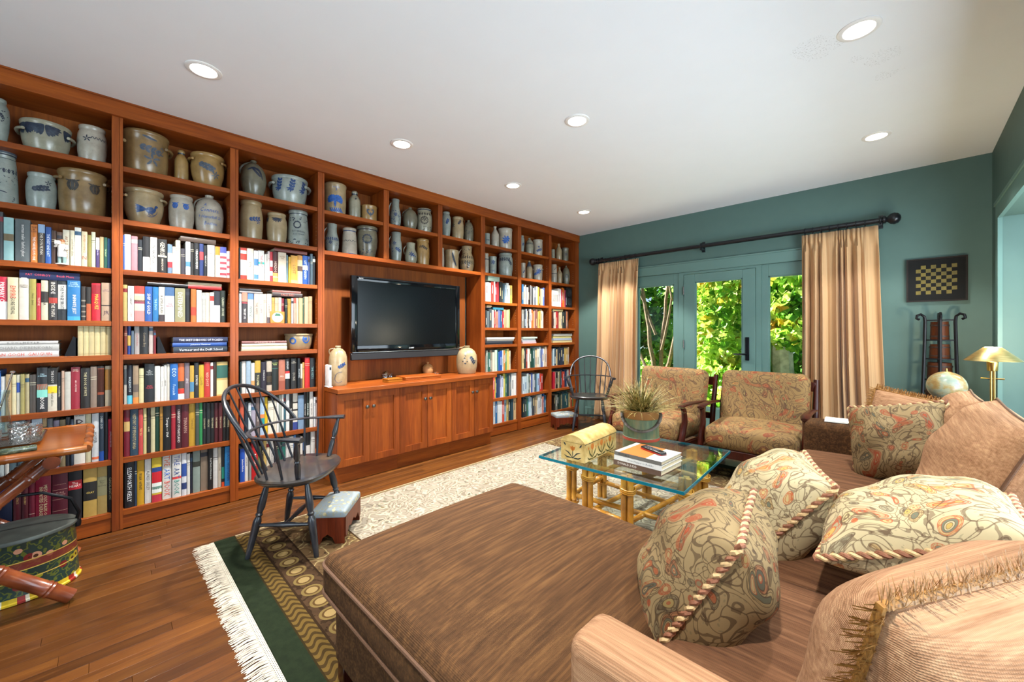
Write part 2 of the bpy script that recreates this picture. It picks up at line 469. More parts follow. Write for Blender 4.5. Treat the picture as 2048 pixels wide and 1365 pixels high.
# the lines of sight through the panes leave the camera to the upper left: place the plants where the panes look
tree('multi_stem_tree', 'bare-stemmed multi-trunk small tree outside the left glass pane',
     [(((0.07, 7.6, -.3), (-0.08, 7.6, 1.0), (-0.33, 7.65, 2.4), (-0.53, 7.7, 3.6)), .055, .02), (((0.12, 7.65, -.3), (0.12, 7.65, .9), (0.20, 7.7, 2.2), (0.07, 7.7, 3.6)), .05, .02),
      (((0.12, 7.6, .2), (0.40, 7.6, 1.1), (0.57, 7.6, 2.2), (0.52, 7.6, 3.4)), .045, .016), (((0.07, 7.6, .1), (-0.48, 7.7, 1.0), (-0.88, 7.7, 2.2)), .04, .012),
      (((0.14, 7.6, .9), (0.32, 7.6, 1.9), (0.17, 7.6, 3.0)), .03, .01), (((0.02, 7.6, 1.2), (-0.33, 7.6, 2.1), (-0.18, 7.6, 3.0)), .03, .01)],
     [((0.02, 7.9, 3.4), (1.3, .8, .7), 900)], LG, bark, .11, 1)
tree('maple_tree', 'leafy yellow-green tree filling the middle glass door', [(((.9, 8.6, -.3), (.85, 8.6, 2.0), (.7, 8.7, 4.0)), .09, .04), (((.4, 7.9, 1.2), (.9, 7.7, 2.0), (1.5, 7.5, 2.5)), .02, .008), (((1.0, 8, .6), (.5, 7.6, 1.3), (1.1, 7.3, 1.9)), .018, .006)],
     [((1.2, 8.0, 1.7), (.80, .9, 1.5), 7000), ((1.2, 7.6, .2), (.9, .7, .6), 3200), ((.9, 8.4, 3.3), (1.0, .9, .7), 1200)], LG, bark, .105, 2)
tree('trunk_tree', 'thick pale trunk with yellowing leaves outside the right pane', [(((2.05, 8.0, -.3), (2.05, 8.0, 1.2), (2.0, 8.05, 4.0)), .17, .14), (((2.0, 7.95, 1.25), (2.4, 7.8, 1.5), (2.9, 7.7, 1.6)), .04, .015), (((2.05, 7.95, 1.6), (1.8, 7.8, 2.0), (1.5, 7.6, 2.6)), .035, .012)],
     [((2.3, 7.6, 2.0), (.62, .5, .9), 2600), ((2.35, 7.5, 1.3), (.5, .4, .35), 700), ((2.75, 8.3, .35), (.5, .5, .55), 1100)], LG, bark_pale, .11, 3)
r_ = random.Random(5)
for i, (c, rad, n, lab) in enumerate([((-3.4, 10.8, 1.4), (1.7, 1.0, 2.4), 2200, 'dark green tree farthest left in the garden'), ((-.7, 11.6, 1.6), (1.9, 1.0, 2.6), 2400, 'dark green tree behind the multi-trunk tree'),
        ((2.0, 11.8, 1.5), (1.8, 1.0, 2.5), 2200, 'dark green tree behind the yellow-green tree'), ((4.6, 11.2, 1.2), (1.8, 1.0, 2.3), 2000, 'dark green tree farthest right in the garden')]):
    tree('background_tree', lab, [(((c[0], c[1]+.5, -.3), (c[0]+.1, c[1]+.5, 1.5), (c[0], c[1]+.5, 3.2)), .14, .06)], [(c, rad, int(n*1.8))], LD, bark, .20, 20+i)
for i, (c, rad, n, lab) in enumerate([((-1.2, 8.9, .1), (.8, .5, .6), 700, 'low bush behind the multi-trunk tree'), ((3.2, 8.4, .2), (.7, .5, .65), 700, 'low bright bush outside the right pane'), ((.7, 6.9, -.05), (.75, .3, .3), 500, 'low bright shrub close outside the door')]):
    tree('shrub', lab, [(((c[0], c[1], -.3), (c[0], c[1], .1), (c[0]+.05, c[1], .4)), .02, .008)], [(c, rad, n*2)], LG, bark, .085, 40+i, 'shrubs outside')

# ---- recessed ceiling lights
lens = NT('lamp_lens'); lens.set('ffffff', .5); lens.b.inputs['Emission Color'].default_value = (1, .95, .86, 1); lens.b.inputs['Emission Strength'].default_value = 9
white = plain('white_enamel', 'e8e8e6', .4, var=.01)
CANS = [(.75, .39, 'ceiling light nearest the left edge, above the leftmost bays'), (.75, 1.615, 'ceiling light above the left end of the television niche'), (.75, 2.842, 'ceiling light above the right end of the television niche'),
        (.75, 4.07, 'ceiling light nearest the window corner of the bookcase'), (1.916, 2.28, 'ceiling light in the middle of the ceiling above the coffee table'), (3.37, 4.015, 'ceiling light near the far right corner'),
        (3.367, 2.54, 'large bright ceiling light at the upper right above the sofa'), (1.92, .55, 'added ceiling light out of view above the windsor chair'), (3.45, .15, 'added ceiling light out of view above the near arm')]  # the last two are unseen, added for extra light
for i, (x, y, lab) in enumerate(CANS):
    e = empty('recessed_light', (x, y, H), 0, lab, 'ceiling light', 'recessed ceiling lights')
    MB().lathe([(.058, -.001), (.062, -.007), (.078, -.007), (.084, -.003), (.084, 0)], 32).build('trim_ring', white, e)
    MB().lathe([(0, -.0035), (.060, -.0035)], 32).build('lens', lens.m, e)
    first = x < 1
    sp = lamp('spot_lamp', 'SPOT', (0, 0, -.02), 195 if first else ({6: 100, 8: 170, 7: 18}.get(i, 48)), (1, .97, .92), spot_size=radians(101), spot_blend=.25, shadow_soft_size=.045)
    sp.parent = e
# ================================================================== the built-in bookcase
BD = -.27
ZS = [2.298, 1.962, 1.643, 1.316, 1.102, .783, .448, .117]      # shelf tops, left bays
ZR = [2.290, 1.952, 1.611, 1.301, 1.097, .772, .443, .135]      # right bays
bc = empty('bookcase', (0, 0, 0), 0, 'floor-to-ceiling built-in cherry wood bookcase along the left wall', 'bookcase')
def pilaster(y0, y1, z0=0.0, z1=2.60):
    mb = MB(); s = y0+(y1-y0)*.66
    mb.box((BD, y0, z0), (0, s-.0015, z1)); mb.box((BD, s+.0015, z0), (-.002, y1, z1)); mb.box((BD, s-.002, z0), (-.006, s+.002, z1))
    return mb.build('pilaster', M['cherry'], bc, bevel=0, smooth=False)
PIL = [(-.577, -.527), (.037, .087), (.651, .702), (1.265, 1.318), (3.080, 3.143), (3.700, 3.764), (4.324, 4.380), (4.940, 5.034)]
for a, b in PIL: pilaster(a, b, z1=2.5965)
NV = [(1.860, 1.915), (2.480, 2.535)]
for a, b in NV: pilaster(a, b, 1.945, 2.5965)
BAYS = [(PIL[0][1], PIL[1][0]), (PIL[1][1], PIL[2][0]), (PIL[2][1], PIL[3][0]), (PIL[4][1], PIL[5][0]), (PIL[5][1], PIL[6][0]), (PIL[6][1], PIL[7][0])]
def shelf(y0, y1, z, th=.033, x1=-.008):
    return BX('shelf', (BD, y0, z-th), (x1, y1, z), M['cherry_h'], bc, .0015)
for i, (a, b) in enumerate(BAYS):
    for z in (ZS if i < 3 else ZR): shelf(a, b, z)
    BX('back_panel', (BD-.012, a-.02, .0), (BD, b+.02, 2.597), M['cherry_back'], bc)
    zb = (ZS if i < 3 else ZR)[-1]-.033
    BX('plinth', (BD, a, 0), (-.014, b, zb), M['cherry_h'], bc)
NICHE = [(1.318, 1.860), (1.915, 2.480), (2.535, 3.080)]
for a, b in NICHE: shelf(a, b, 2.290)
shelf(1.318, 3.080, 1.945, .036, -.002)
BX('back_panel', (BD-.012, 1.34, .5), (BD, 3.06, 2.597), M['cherry_back'], bc)
mb = MB(); mb.box((BD, -.60, 2.597), (.012, 5.034, 2.6995)); mb.box((.012, -.60, 2.5975), (.022, 5.034, 2.604)); mb.box((.012, -.6, 2.690), (.020, 5.034, 2.6995))
mb.build('cornice', M['cherry_h'], bc, smooth=False)
# shelf-pin holes that show on the uprights
pm = plain('pin_metal', 'b8a890', .4, .6)
for i, (a, b) in enumerate(BAYS):
    for j, z in enumerate((ZS if i < 3 else ZR)[:7]):
        if j in (0, 1, 4): continue
    mb = MB()
    for z in [1.14+.032*k for k in range(5)]+[.82+.032*k for k in range(6)]+[1.36+.032*k for k in range(6)]+[2.0+.032*k for k in range(6)]:
        mb.box((-.045, b-.0015, z), (-.040, b+.0005, z+.005))
    o = mb.build('pin_holes', pm, bc, smooth=False); o['kind'] = 'stuff'

# base cabinets under the niche and their continuous top
DOORS = [1.322, 1.601, 1.886, 2.179, 2.469, 2.765, 3.041]
for k in range(3):
    ya, ym, yb = DOORS[2*k], DOORS[2*k+1], DOORS[2*k+2]
    e = empty('base_cabinet', (0, (ya+yb)/2, 0), 0, ['cherry base cabinet with two panel doors beside the windsor chair', 'middle cherry base cabinet under the television', 'cherry base cabinet farthest from the windsor chair'][k], 'cabinet', 'base cabinets under the television')
    cy = (ya+yb)/2
    BX('body', (BD, ya-cy+.0005, .13), (.228, yb-cy-.0005, .744), M['cherry'], e)
    BX('toe_kick', (BD, ya-cy+.0005, 0), (.205, yb-cy-.0005, .13), M['cherry_h'], e)
    for q, (a, b) in enumerate(((ya, ym), (ym, yb))):
        a = a-cy+.002; b = b-cy-.002; fw_ = .056; z0, z1 = .142, .740; x0, x1 = .229, .250
        mb = MB(); mb.box((x0, a, z0), (x1, a+fw_, z1)); mb.box((x0, b-fw_, z0), (x1, b, z1))
        mb.box((x0, a+fw_, z0), (x1, b-fw_, z0+fw_)); mb.box((x0, a+fw_, z1-fw_), (x1, b-fw_, z1))
        d = mb.build('door', M['cherry'], e, smooth=False)
        BX('panel', (x0+.001, a+fw_-.004, z0+fw_-.004), (x1-.011, b-fw_+.004, z1-fw_+.004), M['cherry'], d)
        ky = b-.027 if q == 0 else a+.027
        kb = MB(); kb.T = Matrix.Translation((x1, ky, .612)) @ Matrix.Rotation(pi/2, 4, 'Y')
        kb.lathe([(.0, 0), (.009, 0), (.006, .006), (.006, .012), (.0145, .014), (.0150, .020), (.011, .023), (0, .024)], 18); kb.build('knob', M['chrome'], d)
o = BX('countertop', (BD, 1.3185, .7445), (.272, 3.0795, .781), M['cherry_h'], None, .002)
tag(o, 'long cherry wood countertop over the base cabinets', 'countertop')

# ================================================================== books
FONT_CACHE = {}
def text_mesh_data(s, italic=False):
    k = (s, italic)
    if k not in FONT_CACHE:
        cu = bpy.data.curves.new('txt', 'FONT'); cu.body = s; cu.resolution_u = 1; cu.align_x = 'CENTER'; cu.align_y = 'CENTER'; cu.space_line = .85
        if italic: cu.shear = .3
        ob = bpy.data.objects.new('txt', cu); me = bpy.data.meshes.new_from_object(ob)
        vs = [v.co.copy() for v in me.vertices]; fs = [tuple(p.vertices) for p in me.polygons]
        bpy.data.objects.remove(ob); bpy.data.curves.remove(cu); bpy.data.meshes.remove(me)
        xs = [v.x for v in vs]; ys = [v.y for v in vs]
        cx, cy = (min(xs)+max(xs))/2, (min(ys)+max(ys))/2
        FONT_CACHE[k] = ([(v.x-cx, v.y-cy) for v in vs], fs, max(xs)-min(xs), max(ys)-min(ys))
    return FONT_CACHE[k]
def fit_text(s, length, height, italic=False):
    vs, fs, w_, h_ = text_mesh_data(s, italic)
    k = min(length/w_, height/h_); ky = min(height/h_, k*1.25)
    return [(x*k, y*ky) for x, y in vs], fs
SIZE_RNG = random.Random(11)
def book(w_, h_, d_, color, title=None, tcol='ffffff', bands=(), horiz=False, tpos=.5, tlen=.74, tfill=.44, lean=0.0):
    """a closed book standing with its spine towards +x; origin at the lower left of the spine, spine along +z, thickness along +y"""
    mb = MB(); t = min(.003, w_*.2)
    rb = min(.004, w_*.18)
    # curved spine
    n = 4; pts = []
    for i in range(n+1):
        a = -1+2*i/n; pts.append((-(a*a)*rb, (a+1)/2*w_))
    b0 = len(mb.v)
    for x, y in pts: mb.pt((x, y, 0))
    for x, y in pts: mb.pt((x, y, h_))
    for x, y in pts: mb.pt((x-t-.002, min(max(y, t), w_-t), 0))
    for x, y in pts: mb.pt((x-t-.002, min(max(y, t), w_-t), h_))
    m = n+1
    for i in range(n):
        mb.face((b0+i, b0+i+1, b0+m+i+1, b0+m+i)); mb.face((b0+2*m+i+1, b0+2*m+i, b0+3*m+i, b0+3*m+i+1))
        mb.face((b0+m+i, b0+m+i+1, b0+3*m+i+1, b0+3*m+i)); mb.face((b0+i+1, b0+i, b0+2*m+i, b0+2*m+i+1))
    mb.box((-d_, 0, 0), (-rb, t, h_)); mb.box((-d_, w_-t, 0), (-rb, w_, h_))
    o = mb.build('book', M['book'], None, ang=50)
    o.color = hx(color)
    pg = BX('page_block', (-d_+.004, t, .003), (-rb-t, w_-t, h_-.004), M['pages'], o)
    for z0, z1, c in bands:
        bb = MB()
        for i in range(n):
            (xa, ya), (xb, yb) = pts[i], pts[i+1]
            bb.add([(xa+.0005, ya, z0*h_), (xb+.0005, yb, z0*h_), (xb+.0005, yb, z1*h_), (xa+.0005, ya, z1*h_)], [(0, 1, 2, 3)])
        q = bb.build('spine_panel', M['ink'], o); q.color = hx(c)
    if title:
        for (tt, pos, ln, fill, c, mode) in ([(title, tpos, tlen, tfill, tcol, 'v')] if isinstance(title, str) else title):
            if mode == 'v': vs, fs = fit_text(tt, h_*ln, w_*fill)
            else: vs, fs = fit_text(tt, w_*fill, h_*ln)
            tb = MB(); zc = h_*(1-pos)
            def sx(y): a = max(-1, min(1, y/w_*2-1)); return -(a*a)*rb+.0011
            P = []
            for x, y in vs:
                if mode == 'v': yy, zz = w_/2+y, zc-x
                else: yy, zz = w_/2+x, zc+y
                P.append((sx(yy), yy, zz))
            tb.add(P, fs); q = tb.build('spine_title', M['ink'], o, smooth=False); q.color = hx(c)
    return o
NAMED = [('black', '14141a'), ('dark grey', '484a4c'), ('grey', '8c8c8a'), ('pale grey', 'bfbfbb'), ('white', 'ece8e2'), ('cream', 'dccfa8'), ('tan', 'b89a72'), ('brown', '6a4a34'), ('dark brown', '34221a'),
         ('maroon', '5c1422'), ('red', 'c01c28'), ('coral', 'd05a44'), ('orange', 'de7420'), ('gold', 'c99a34'), ('yellow', 'e8c030'), ('olive', '8a803c'), ('dark green', '1c4030'), ('green', '2e8a4c'),
         ('teal', '2a7a78'), ('pale blue', '9cb4c6'), ('slate blue', '5a7488'), ('blue', '1e5cae'), ('navy', '1c2c4c'), ('pink', 'c88c94'), ('mauve', '86707c'), ('pale teal', '9cc8c8')]
def cname(h):
    c = hx(h); return min(NAMED, key=lambda q: sum((a**.45-b**.45)**2 for a, b in zip(c[:3], hx(q[1])[:3])))[0]
ORD = 'first second third fourth fifth sixth seventh eighth ninth tenth eleventh twelfth thirteenth fourteenth fifteenth sixteenth seventeenth eighteenth nineteenth twentieth twenty-first twenty-second twenty-third twenty-fourth twenty-fifth'.split()
SHN = {2: 'top book shelf', 3: 'second book shelf', 4: 'third book shelf', 5: 'fourth book shelf', 6: 'fifth book shelf', 7: 'bottom shelf'}
BAYN = ['leftmost bay', 'second bay', 'third bay']
CROPS = {'A': (0, 400, 4.267), 'B': (0, 640, 4.267), 'C': (0, 840, 3.4125), 'D': (0, 890, 8.03), 'E': (470, 480, 7.583), 'F': (470, 640, 7.583), 'G': (470, 780, 6.825)}
XS = -.030
def cpt(cr, x, y, X=XS):
    ox, oy, s = CROPS[cr]; return at('x', X, ox+x/s, oy+y/s)
brng = random.Random(21)
def row(bay, sh, cr, items):
    """upright books: (left, right, top, colour, title, title colour, panels)"""
    z = ZS[sh]; k = 0
    for it in items:
        xl, xr, yt, colr = it[:4]; title = it[4] if len(it) > 4 else None; tc = it[5] if len(it) > 5 else 'f2ece0'; bands = it[6] if len(it) > 6 else ()
        a = cpt(cr, xl, yt); b = cpt(cr, xr, yt); h_ = max(.10, min(.40, (a.z+b.z)/2-z)); w_ = max(.008, b.y-a.y-.0006)
        off = brng.uniform(-.008, .006)
        d_ = min(.215, h_*.72+.02)
        if not title and not bands:
            q = brng.random()
            if q < .5:
                lum = sum(hx(colr)[:3]); ic = 'd8cfae' if lum < .7 else '4a3c34'
                z0 = brng.uniform(.72, .82); bands = ((z0, z0+.012, ic), (z0-.05, z0-.042, ic))
            elif q < .75:
                bands = ((.80, .90, brng.choice(['2c2c34', 'd8d0b8', '7a2028', '30506c'])),)
        o = book(w_, h_, d_, colr, title, tc, bands)
        o.location = (XS+off, a.y, z+.0003)
        wd = 'thick ' if w_ > .038 else ('slim ' if w_ < .018 else '')
        tag(o, f'{wd}{cname(colr)} book, {ORD[k]} from left, {SHN[sh]}, {BAYN[bay]}', 'book', f'books on the shelves of the {BAYN[bay]}')
        k += 1
def flat(bay, sh, cr, xl, xr, yt, yb, colr, title=None, tc='f2ece0', where='on top of the row', d=.17, X=XS, zbase=None):
    """a book lying flat, spine to the room"""
    a = cpt(cr, xl, (yt+yb)/2, X); b = cpt(cr, xr, (yt+yb)/2, X); T = cpt(cr, (xl+xr)/2, yt, X).z; B = cpt(cr, (xl+xr)/2, yb, X).z
    zb = B if zbase is None else zbase
    L = b.y-a.y
    th = max(.008, T-B)
    o = book(th, L, d, colr, [(title, .5, .86, .62, tc, 'h2')] if False else None)
    o.location = (X, a.y, zb); o.rotation_euler = (-pi/2, 0, 0); o.location = (X, a.y, zb+th)
    # spine now runs along +y; thickness towards -z
    if title:
        vs, fs = fit_text(title, L*.80, th*.52); tb = MB()
        tb.add([(.0012, th/2-y, L/2+x) for x, y in vs], fs)
        q = tb.build('spine_title', M['ink'], o, smooth=False); q.color = hx(tc)
    tag(o, f'{cname(colr)} book lying flat {where}, {SHN[sh]}, {BAYN[bay]}', 'book', f'books on the shelves of the {BAYN[bay]}')
    return zb+th
W, K = 'f4f0e8', '141414'
# ---- leftmost bay
row(0, 2, 'A', [(-20,26,100,'3c3e42'),(30,117,150,'9cc8c8',None,W,((.46,.62,'6a5a3c'),)),(128,258,165,'5c6466','norman mailer  harlot’s ghost','e4e0dc'),(262,321,212,'d8781c',[('THE\nA\nLIST',.13,.2,.8,K,'h'),('THE MARVELOUS ONE',.63,.62,.4,W,'v')],K),
  (325,384,210,'3a2c24','THE DON FLYNN','d8d0c0',((.78,1,'8ca8cc'),)),(386,438,232,'2456a4','THE BEST AND LAST','d8e4f0'),(440,482,262,'4a2c1c'),(484,533,275,'6a5040'),(536,599,255,'e4dcc4','ART OF DREAMS','7a4a2c'),(600,637,262,'e2d8bc','LOVE STORY · SEGAL',K),(638,694,238,'ece8de'),
  (698,746,272,'e0d2ac',[('N',.75,.1,.7,'a03028','h'),('WOMEN OF VENICE',.35,.5,.5,'a05030','v')],K),(748,780,300,'8a803c'),(781,815,275,'c8ccb0'),(818,850,322,'e6e2de','Edgar Allen','d0c8e0',((0,.6,'3c2c5c'),)),(852,886,315,'c0a878'),(888,916,320,'1c5444','THE BALLET','c8d8a0'),(918,946,330,'3c6c9c')])
row(0, 3, 'A', [(-30,62,655,'c81838','PRIMARY COLORS',W,((0,.42,'e8e4e0'),)),(65,158,662,'dccfa8',[('EMPIRE',.35,.3,.5,'c03020','v'),('GORE VIDAL',.68,.4,.6,K,'v')]),(162,246,664,'dcd4c6',[('JOSEPH\nHELLER',.2,.1,.85,'6a5a4a','h')]),(250,309,675,'a89c48','Fiasco · James','4c4418'),(311,349,712,'c01c28','TRUST ME','f0d8c0'),
  (351,411,688,'d8ccb0','OMAHA','3a2c28',((.44,.72,'2c2420'),)),(415,490,685,'26201e',[('INSIDE',.2,.3,.5,'e0d8c8','v'),('THE MAFIA',.75,.35,.55,'d8d0c0','v')],W,((.42,.56,'a03428'),)),(493,570,690,'d8d4cc','THE FORGE BROTHERS','202428',((0,.28,'24282c'),(.9,1,'24282c'))),(575,687,690,'2a78b4',[('DAVID\nFOSTER\nWALLACE',.1,.16,.86,'bcdce8','h'),('INFINITE JEST',.6,.66,.34,W,'v')],W,((0,.1,'3c98cc'),)),
  (692,735,738,'3a302a',None,W,((.1,.14,'8a8070'),(.24,.28,'8a8070'),(.4,.44,'8a8070'),(.56,.6,'8a8070'))),(737,778,745,'c85c2c',None,W,((.5,1,'2a2420'),)),(781,862,712,'c4182c',[('MARQUEZ',.5,.4,.45,'f0c040','v')],W,((.72,.95,'8c1420'),)),(866,946,710,'bc9c80',[('LAST\nROUND',.2,.2,.7,'5a3c5c','h'),('JR',.8,.2,.6,'4a3040','h')],K,((.39,.42,'3a2c28'),))])
flat(0, 3, 'A', 165, 680, 612, 683, '1e2a58', 'PAT  CONROY      Beach Music', 'd8485c', 'across the row')
zt = flat(0, 4, 'A', -120, 502, 1284, 1336, 'e6e2de', 'VAN GOGH  GAUGUIN', 'd04838', 'at the bottom of the stack', .25, zbase=ZS[4]+.0003)
zt = flat(0, 4, 'A', -120, 504, 1226, 1283, 'c8c6c2', 'RICHARD DIEBENKORN', '8c8a86', 'in the middle of the stack', .25, zbase=zt+.0005)
flat(0, 4, 'A', -120, 496, 1195, 1225, 'cfccc8', 'K O H L M E Y E R', '6a6864', 'on top of the stack', .24, zbase=zt+.0005)
row(0, 4, 'A', [(664+48*i, 664+48*(i+1)-1, 1078+i, ['d4c08c','d8c690','d2be8a','dac892','d0bc88','cdb884'][i], None, W, ((.93,.95,'a08c5c'),(.05,.07,'a08c5c'))) for i in range(6)])
row(0, 5, 'B', [(-40,6,436,'2464ac'),(6,48,486,'e2ded8'),(50,98,466,'bfa070','THE DECLINE OF THE WEST','5a4428'),(99,139,472,'ddd0a4'),(141,174,470,'d8d0b8',None,W,((.55,.8,'2c4c9c'),)),(176,212,464,'a89c5c'),(213,250,466,'b8ac84'),(252,311,470,'4a4038'),(314,406,410,'181a1e',[('TIM\nO\'BRIEN',.17,.22,.85,'b8dce8','h'),('BOONE',.8,.26,.4,W,'v')],W,((.33,.63,'7cc4b4'),(.5,.63,'d8583c'))),
  (408,487,415,'d8d0bc',[('THE BODY',.2,.3,.3,'c8c4bc','v'),('Fowler Alone',.72,.4,.3,'4a4438','v')],W,((.62,1,'1c1a18'),(.42,.58,'e8c018'))),(489,523,450,'16161a','THE DESERVERS','d8d0b8'),(526,550,436,'c8a48c'),(551,605,445,'c8c4b8'),(606,684,405,'9c1c30',[('KEVIN\nBOYLE',.08,.1,.6,'f0d8c0','h'),('ARC OF JUSTICE',.45,.42,.24,'f0dcd0','v')]),(690,768,414,'1e1814',[('THE BOOK OF FATE',.4,.66,.3,'d8cc9c','v')]),
  (772,828,400,'8c7868'),(832,889,398,'281a16',None,W,((.3,.95,'8c3c1c'),(.36,.93,'30201a'))),(896,952,396,'b8a88c',None,W,((.4,.92,'8a5c1c'),))])
row(0, 6, 'B', [(-30,38,845,'b8c4c8'),(40,78,850,'dcdad4'),(80,150,845,'5c7480'),(151,215,842,'44606e'),(217,265,838,'4c1418','R','e8d8d0'),(270,360,835,'aab8c4'),(362,402,830,'b09060'),(404,452,845,'5a5c60'),(454,508,862,'8c8498'),(511,560,855,'807050'),(562,600,835,'26282e'),(602,630,850,'303c4c'),(632,728,800,'e2ded4',[('VITAMIN',.05,.05,.8,K,'h'),('P',.2,.16,.7,'301820','h')],K),(730,780,805,'ccc4a0','CREATURES','6a6048'),(785,845,800,'d4d6d8','HOPPER','2c2c30',((.05,.1,'d8683c'),)),
  (847,888,795,'2c3c4c',[('DEREK GOD',.2,.3,.5,'c8ccc8','v')],W,((0,.2,'1c4c9c'),)),(890,923,775,'141418'),(925,963,848,'c01c3c','JASPER JOHNS BEYOND','f4dcd8')])
row(0, 7, 'D', [(-160,-60,600,'101828'),(-58,196,600,'0e1a3c',None,W,((.62,.86,'1c48b0'),)),(212,345,565,'641424',[('PEDIATRICS',.35,.3,.3,'d8b068','v')],W,((.72,.735,'d8c0a8'),)),(350,455,560,'5c1422',[('SURGERY',.4,.3,.35,'d8b068','v')]),(458,560,540,'7c1430',None,W,((.3,.31,'d8c0a8'),(.22,.225,'d8c0a8'))),(566,822,500,'9c1436',[('METABOLIC BASIS OF\nINHERITED DISEASE',.5,.72,.5,'e8d8a8','v')]),(838,1090,440,'641228',[("DORLAND'S ILLUSTRATED",.24,.05,.8,'d8a890','h'),('Medical\nDictionary',.42,.14,.7,'e0b0a0','h')],W,((.655,.66,'d8a890'),(.47,.475,'d8a890'),(.25,.255,'d8a890'))),
  (1095,1318,402,'141318',[('The\nHEART',.3,.13,.85,'f4ece0','h')],W,((.60,.78,'b01424'),)),(1338,1560,380,'c4a050',[('GRAY',.5,.05,.6,'e0c060','h')],W,((.34,.72,'1a1814'),)),(1563,1722,345,'bfa05c',[("Grant's\nAtlas\nof\nAnatomy",.36,.22,.85,'3a3420','h')],K,((.38,.78,'8a8460'),)),(1727,1815,335,'161616','CLINICAL ANATOMY','c8bc90')])
# ---- second bay
row(1, 2, 'A', [(1050,1062,300,'2c58a0'),(1063,1118,294,'e2e0dc'),(1121,1176,310,'b8848c'),(1180,1218,338,'20242c'),(1221,1280,312,'1e1c1e',None,W,((0,.42,'ece6e0'),)),(1283,1342,320,'ebe6dc','INVARIANCES',K),(1348,1426,335,'1e1a18',[('GENIUS',.28,.38,.6,'e8dcc0','v'),('HAROLD BLOOM',.75,.34,.6,'e8dcc0','v')],W,((.47,.52,'e0d4b8'),)),(1431,1470,380,'7088a0',None,W,((.4,.7,'e0d8d4'),(.2,.4,'b03038'))),(1472,1500,400,'e8dcc8'),(1501,1541,345,'ecdcc0'),(1544,1584,415,'3c3840'),
  (1586,1625,358,'e6e8ec',None,W,((.25,.4,'4c7ca8'),)),(1627,1656,370,'2a2624'),(1658,1701,370,'1a1a1c','URBAN BORDERS','e8e4dc'),(1703,1738,376,'2c3c70',None,W,((.5,.75,'b83c40'),)),(1740,1770,390,'1a1c20','VERIZONTUM','c8c4bc'),(1773,1835,385,'dcd8d0'),(1839,1878,400,'e8dcc0',None,W,((.72,1,'d87820'),)),(1880,1935,402,'e6e0dc',None,W,((.08,.16,'c03844'),(.26,.34,'c03844'),(.44,.52,'c03844'),(.62,.7,'c03844'),(.8,1,'3c4488'))),(1937,1970,440,'e8e2de',None,W,((.1,.2,'c03844'),(.36,.46,'c03844'),(.62,.72,'c03844')))])
flat(1, 2, 'A', 1540, 1842, 322, 366, '4a3424', None, W, 'across the row')
row(1, 3, 'A', [(1052,1088,725,'c8b470'),(1091,1144,735,'e8e4dc',[('JONBENÉT',.4,.42,.5,K,'v'),('1997',.82,.2,.4,'b03030','v')]),(1147,1236,735,'d8c8b8',None,W,((.78,1,'a83c30'),(.55,.72,'c8b090'),(0,.3,'b87c78'),(.5,.6,'8c3c4c'))),(1239,1303,740,'2c5ca8','SHIP of GOLD',W),(1305,1353,745,'2878b4','THE MAN','a8d4ec'),(1355,1405,745,'e4dccc','A SIMPLE PLAN',K,((0,.2,'3c3438'),)),(1407,1489,747,'d8dce0',[('THE\nWHITE',.52,.22,.8,'b83030','h')],W,((.75,1,'3c5c84'),)),(1494,1581,755,'9a9670','DETERMINED','e8e4d0'),
  (1583,1622,757,'1a1a1e'),(1630,1676,762,'d07030',None,W,((.2,.45,'c03c28'),)),(1679,1723,770,'e4dcd4'),(1725,1757,792,'b0b0ac'),(1758,1790,792,'dcd0b8'),(1791,1826,792,'e8e4e0',None,W,((.72,.88,'c03028'),)),(1829,1880,780,'e0dcd8',None,W,((.55,1,'262830'),)),(1882,1926,776,'202820','CASINO CRUISE','c8c8a8')])
flat(1, 3, 'A', 1258, 1608, 712, 738, '201e22', None, W, 'over the blue book')
zt = flat(1, 3, 'A', 1606, 1892, 734, 764, 'b82424', None, W, 'at the right end')
flat(1, 3, 'A', 1606, 1892, 708, 732, 'd8c4a0', None, W, 'on the red one at right', zbase=zt+.0004)
row(1, 4, 'A', [(1060,1086,1080,'7c3424'),(1089,1119,1072,'2c4898',None,W,((.3,.65,'c0a050'),)),(1121,1145,1118,'5c6c7c'),(1148,1192,1070,'a8a09c','Long Walk Home','a03430'),(1196,1266,1075,'1e1c1c','German Boy','8c7c60'),(1271,1309,1070,'c4b4ac'),(1311,1332,1115,'7c1c24')])
zt = flat(1, 4, 'A', 1480, 1940, 1252, 1302, '283440', 'Vermeer and the Delft School', 'd8dce0', 'at the bottom of the stack', .2, zbase=ZS[4]+.0003)
zt = flat(1, 4, 'A', 1472, 1936, 1218, 1250, '24509c', 'Johannes Vermeer', 'e0e8f4', 'in the middle of the stack', .2, zbase=zt+.0004)
flat(1, 4, 'A', 1478, 1944, 1168, 1216, '20284c', 'THE SKETCHBOOKS OF PICASSO', 'e8e8f0', 'on top of the stack', .2, zbase=zt+.0004)
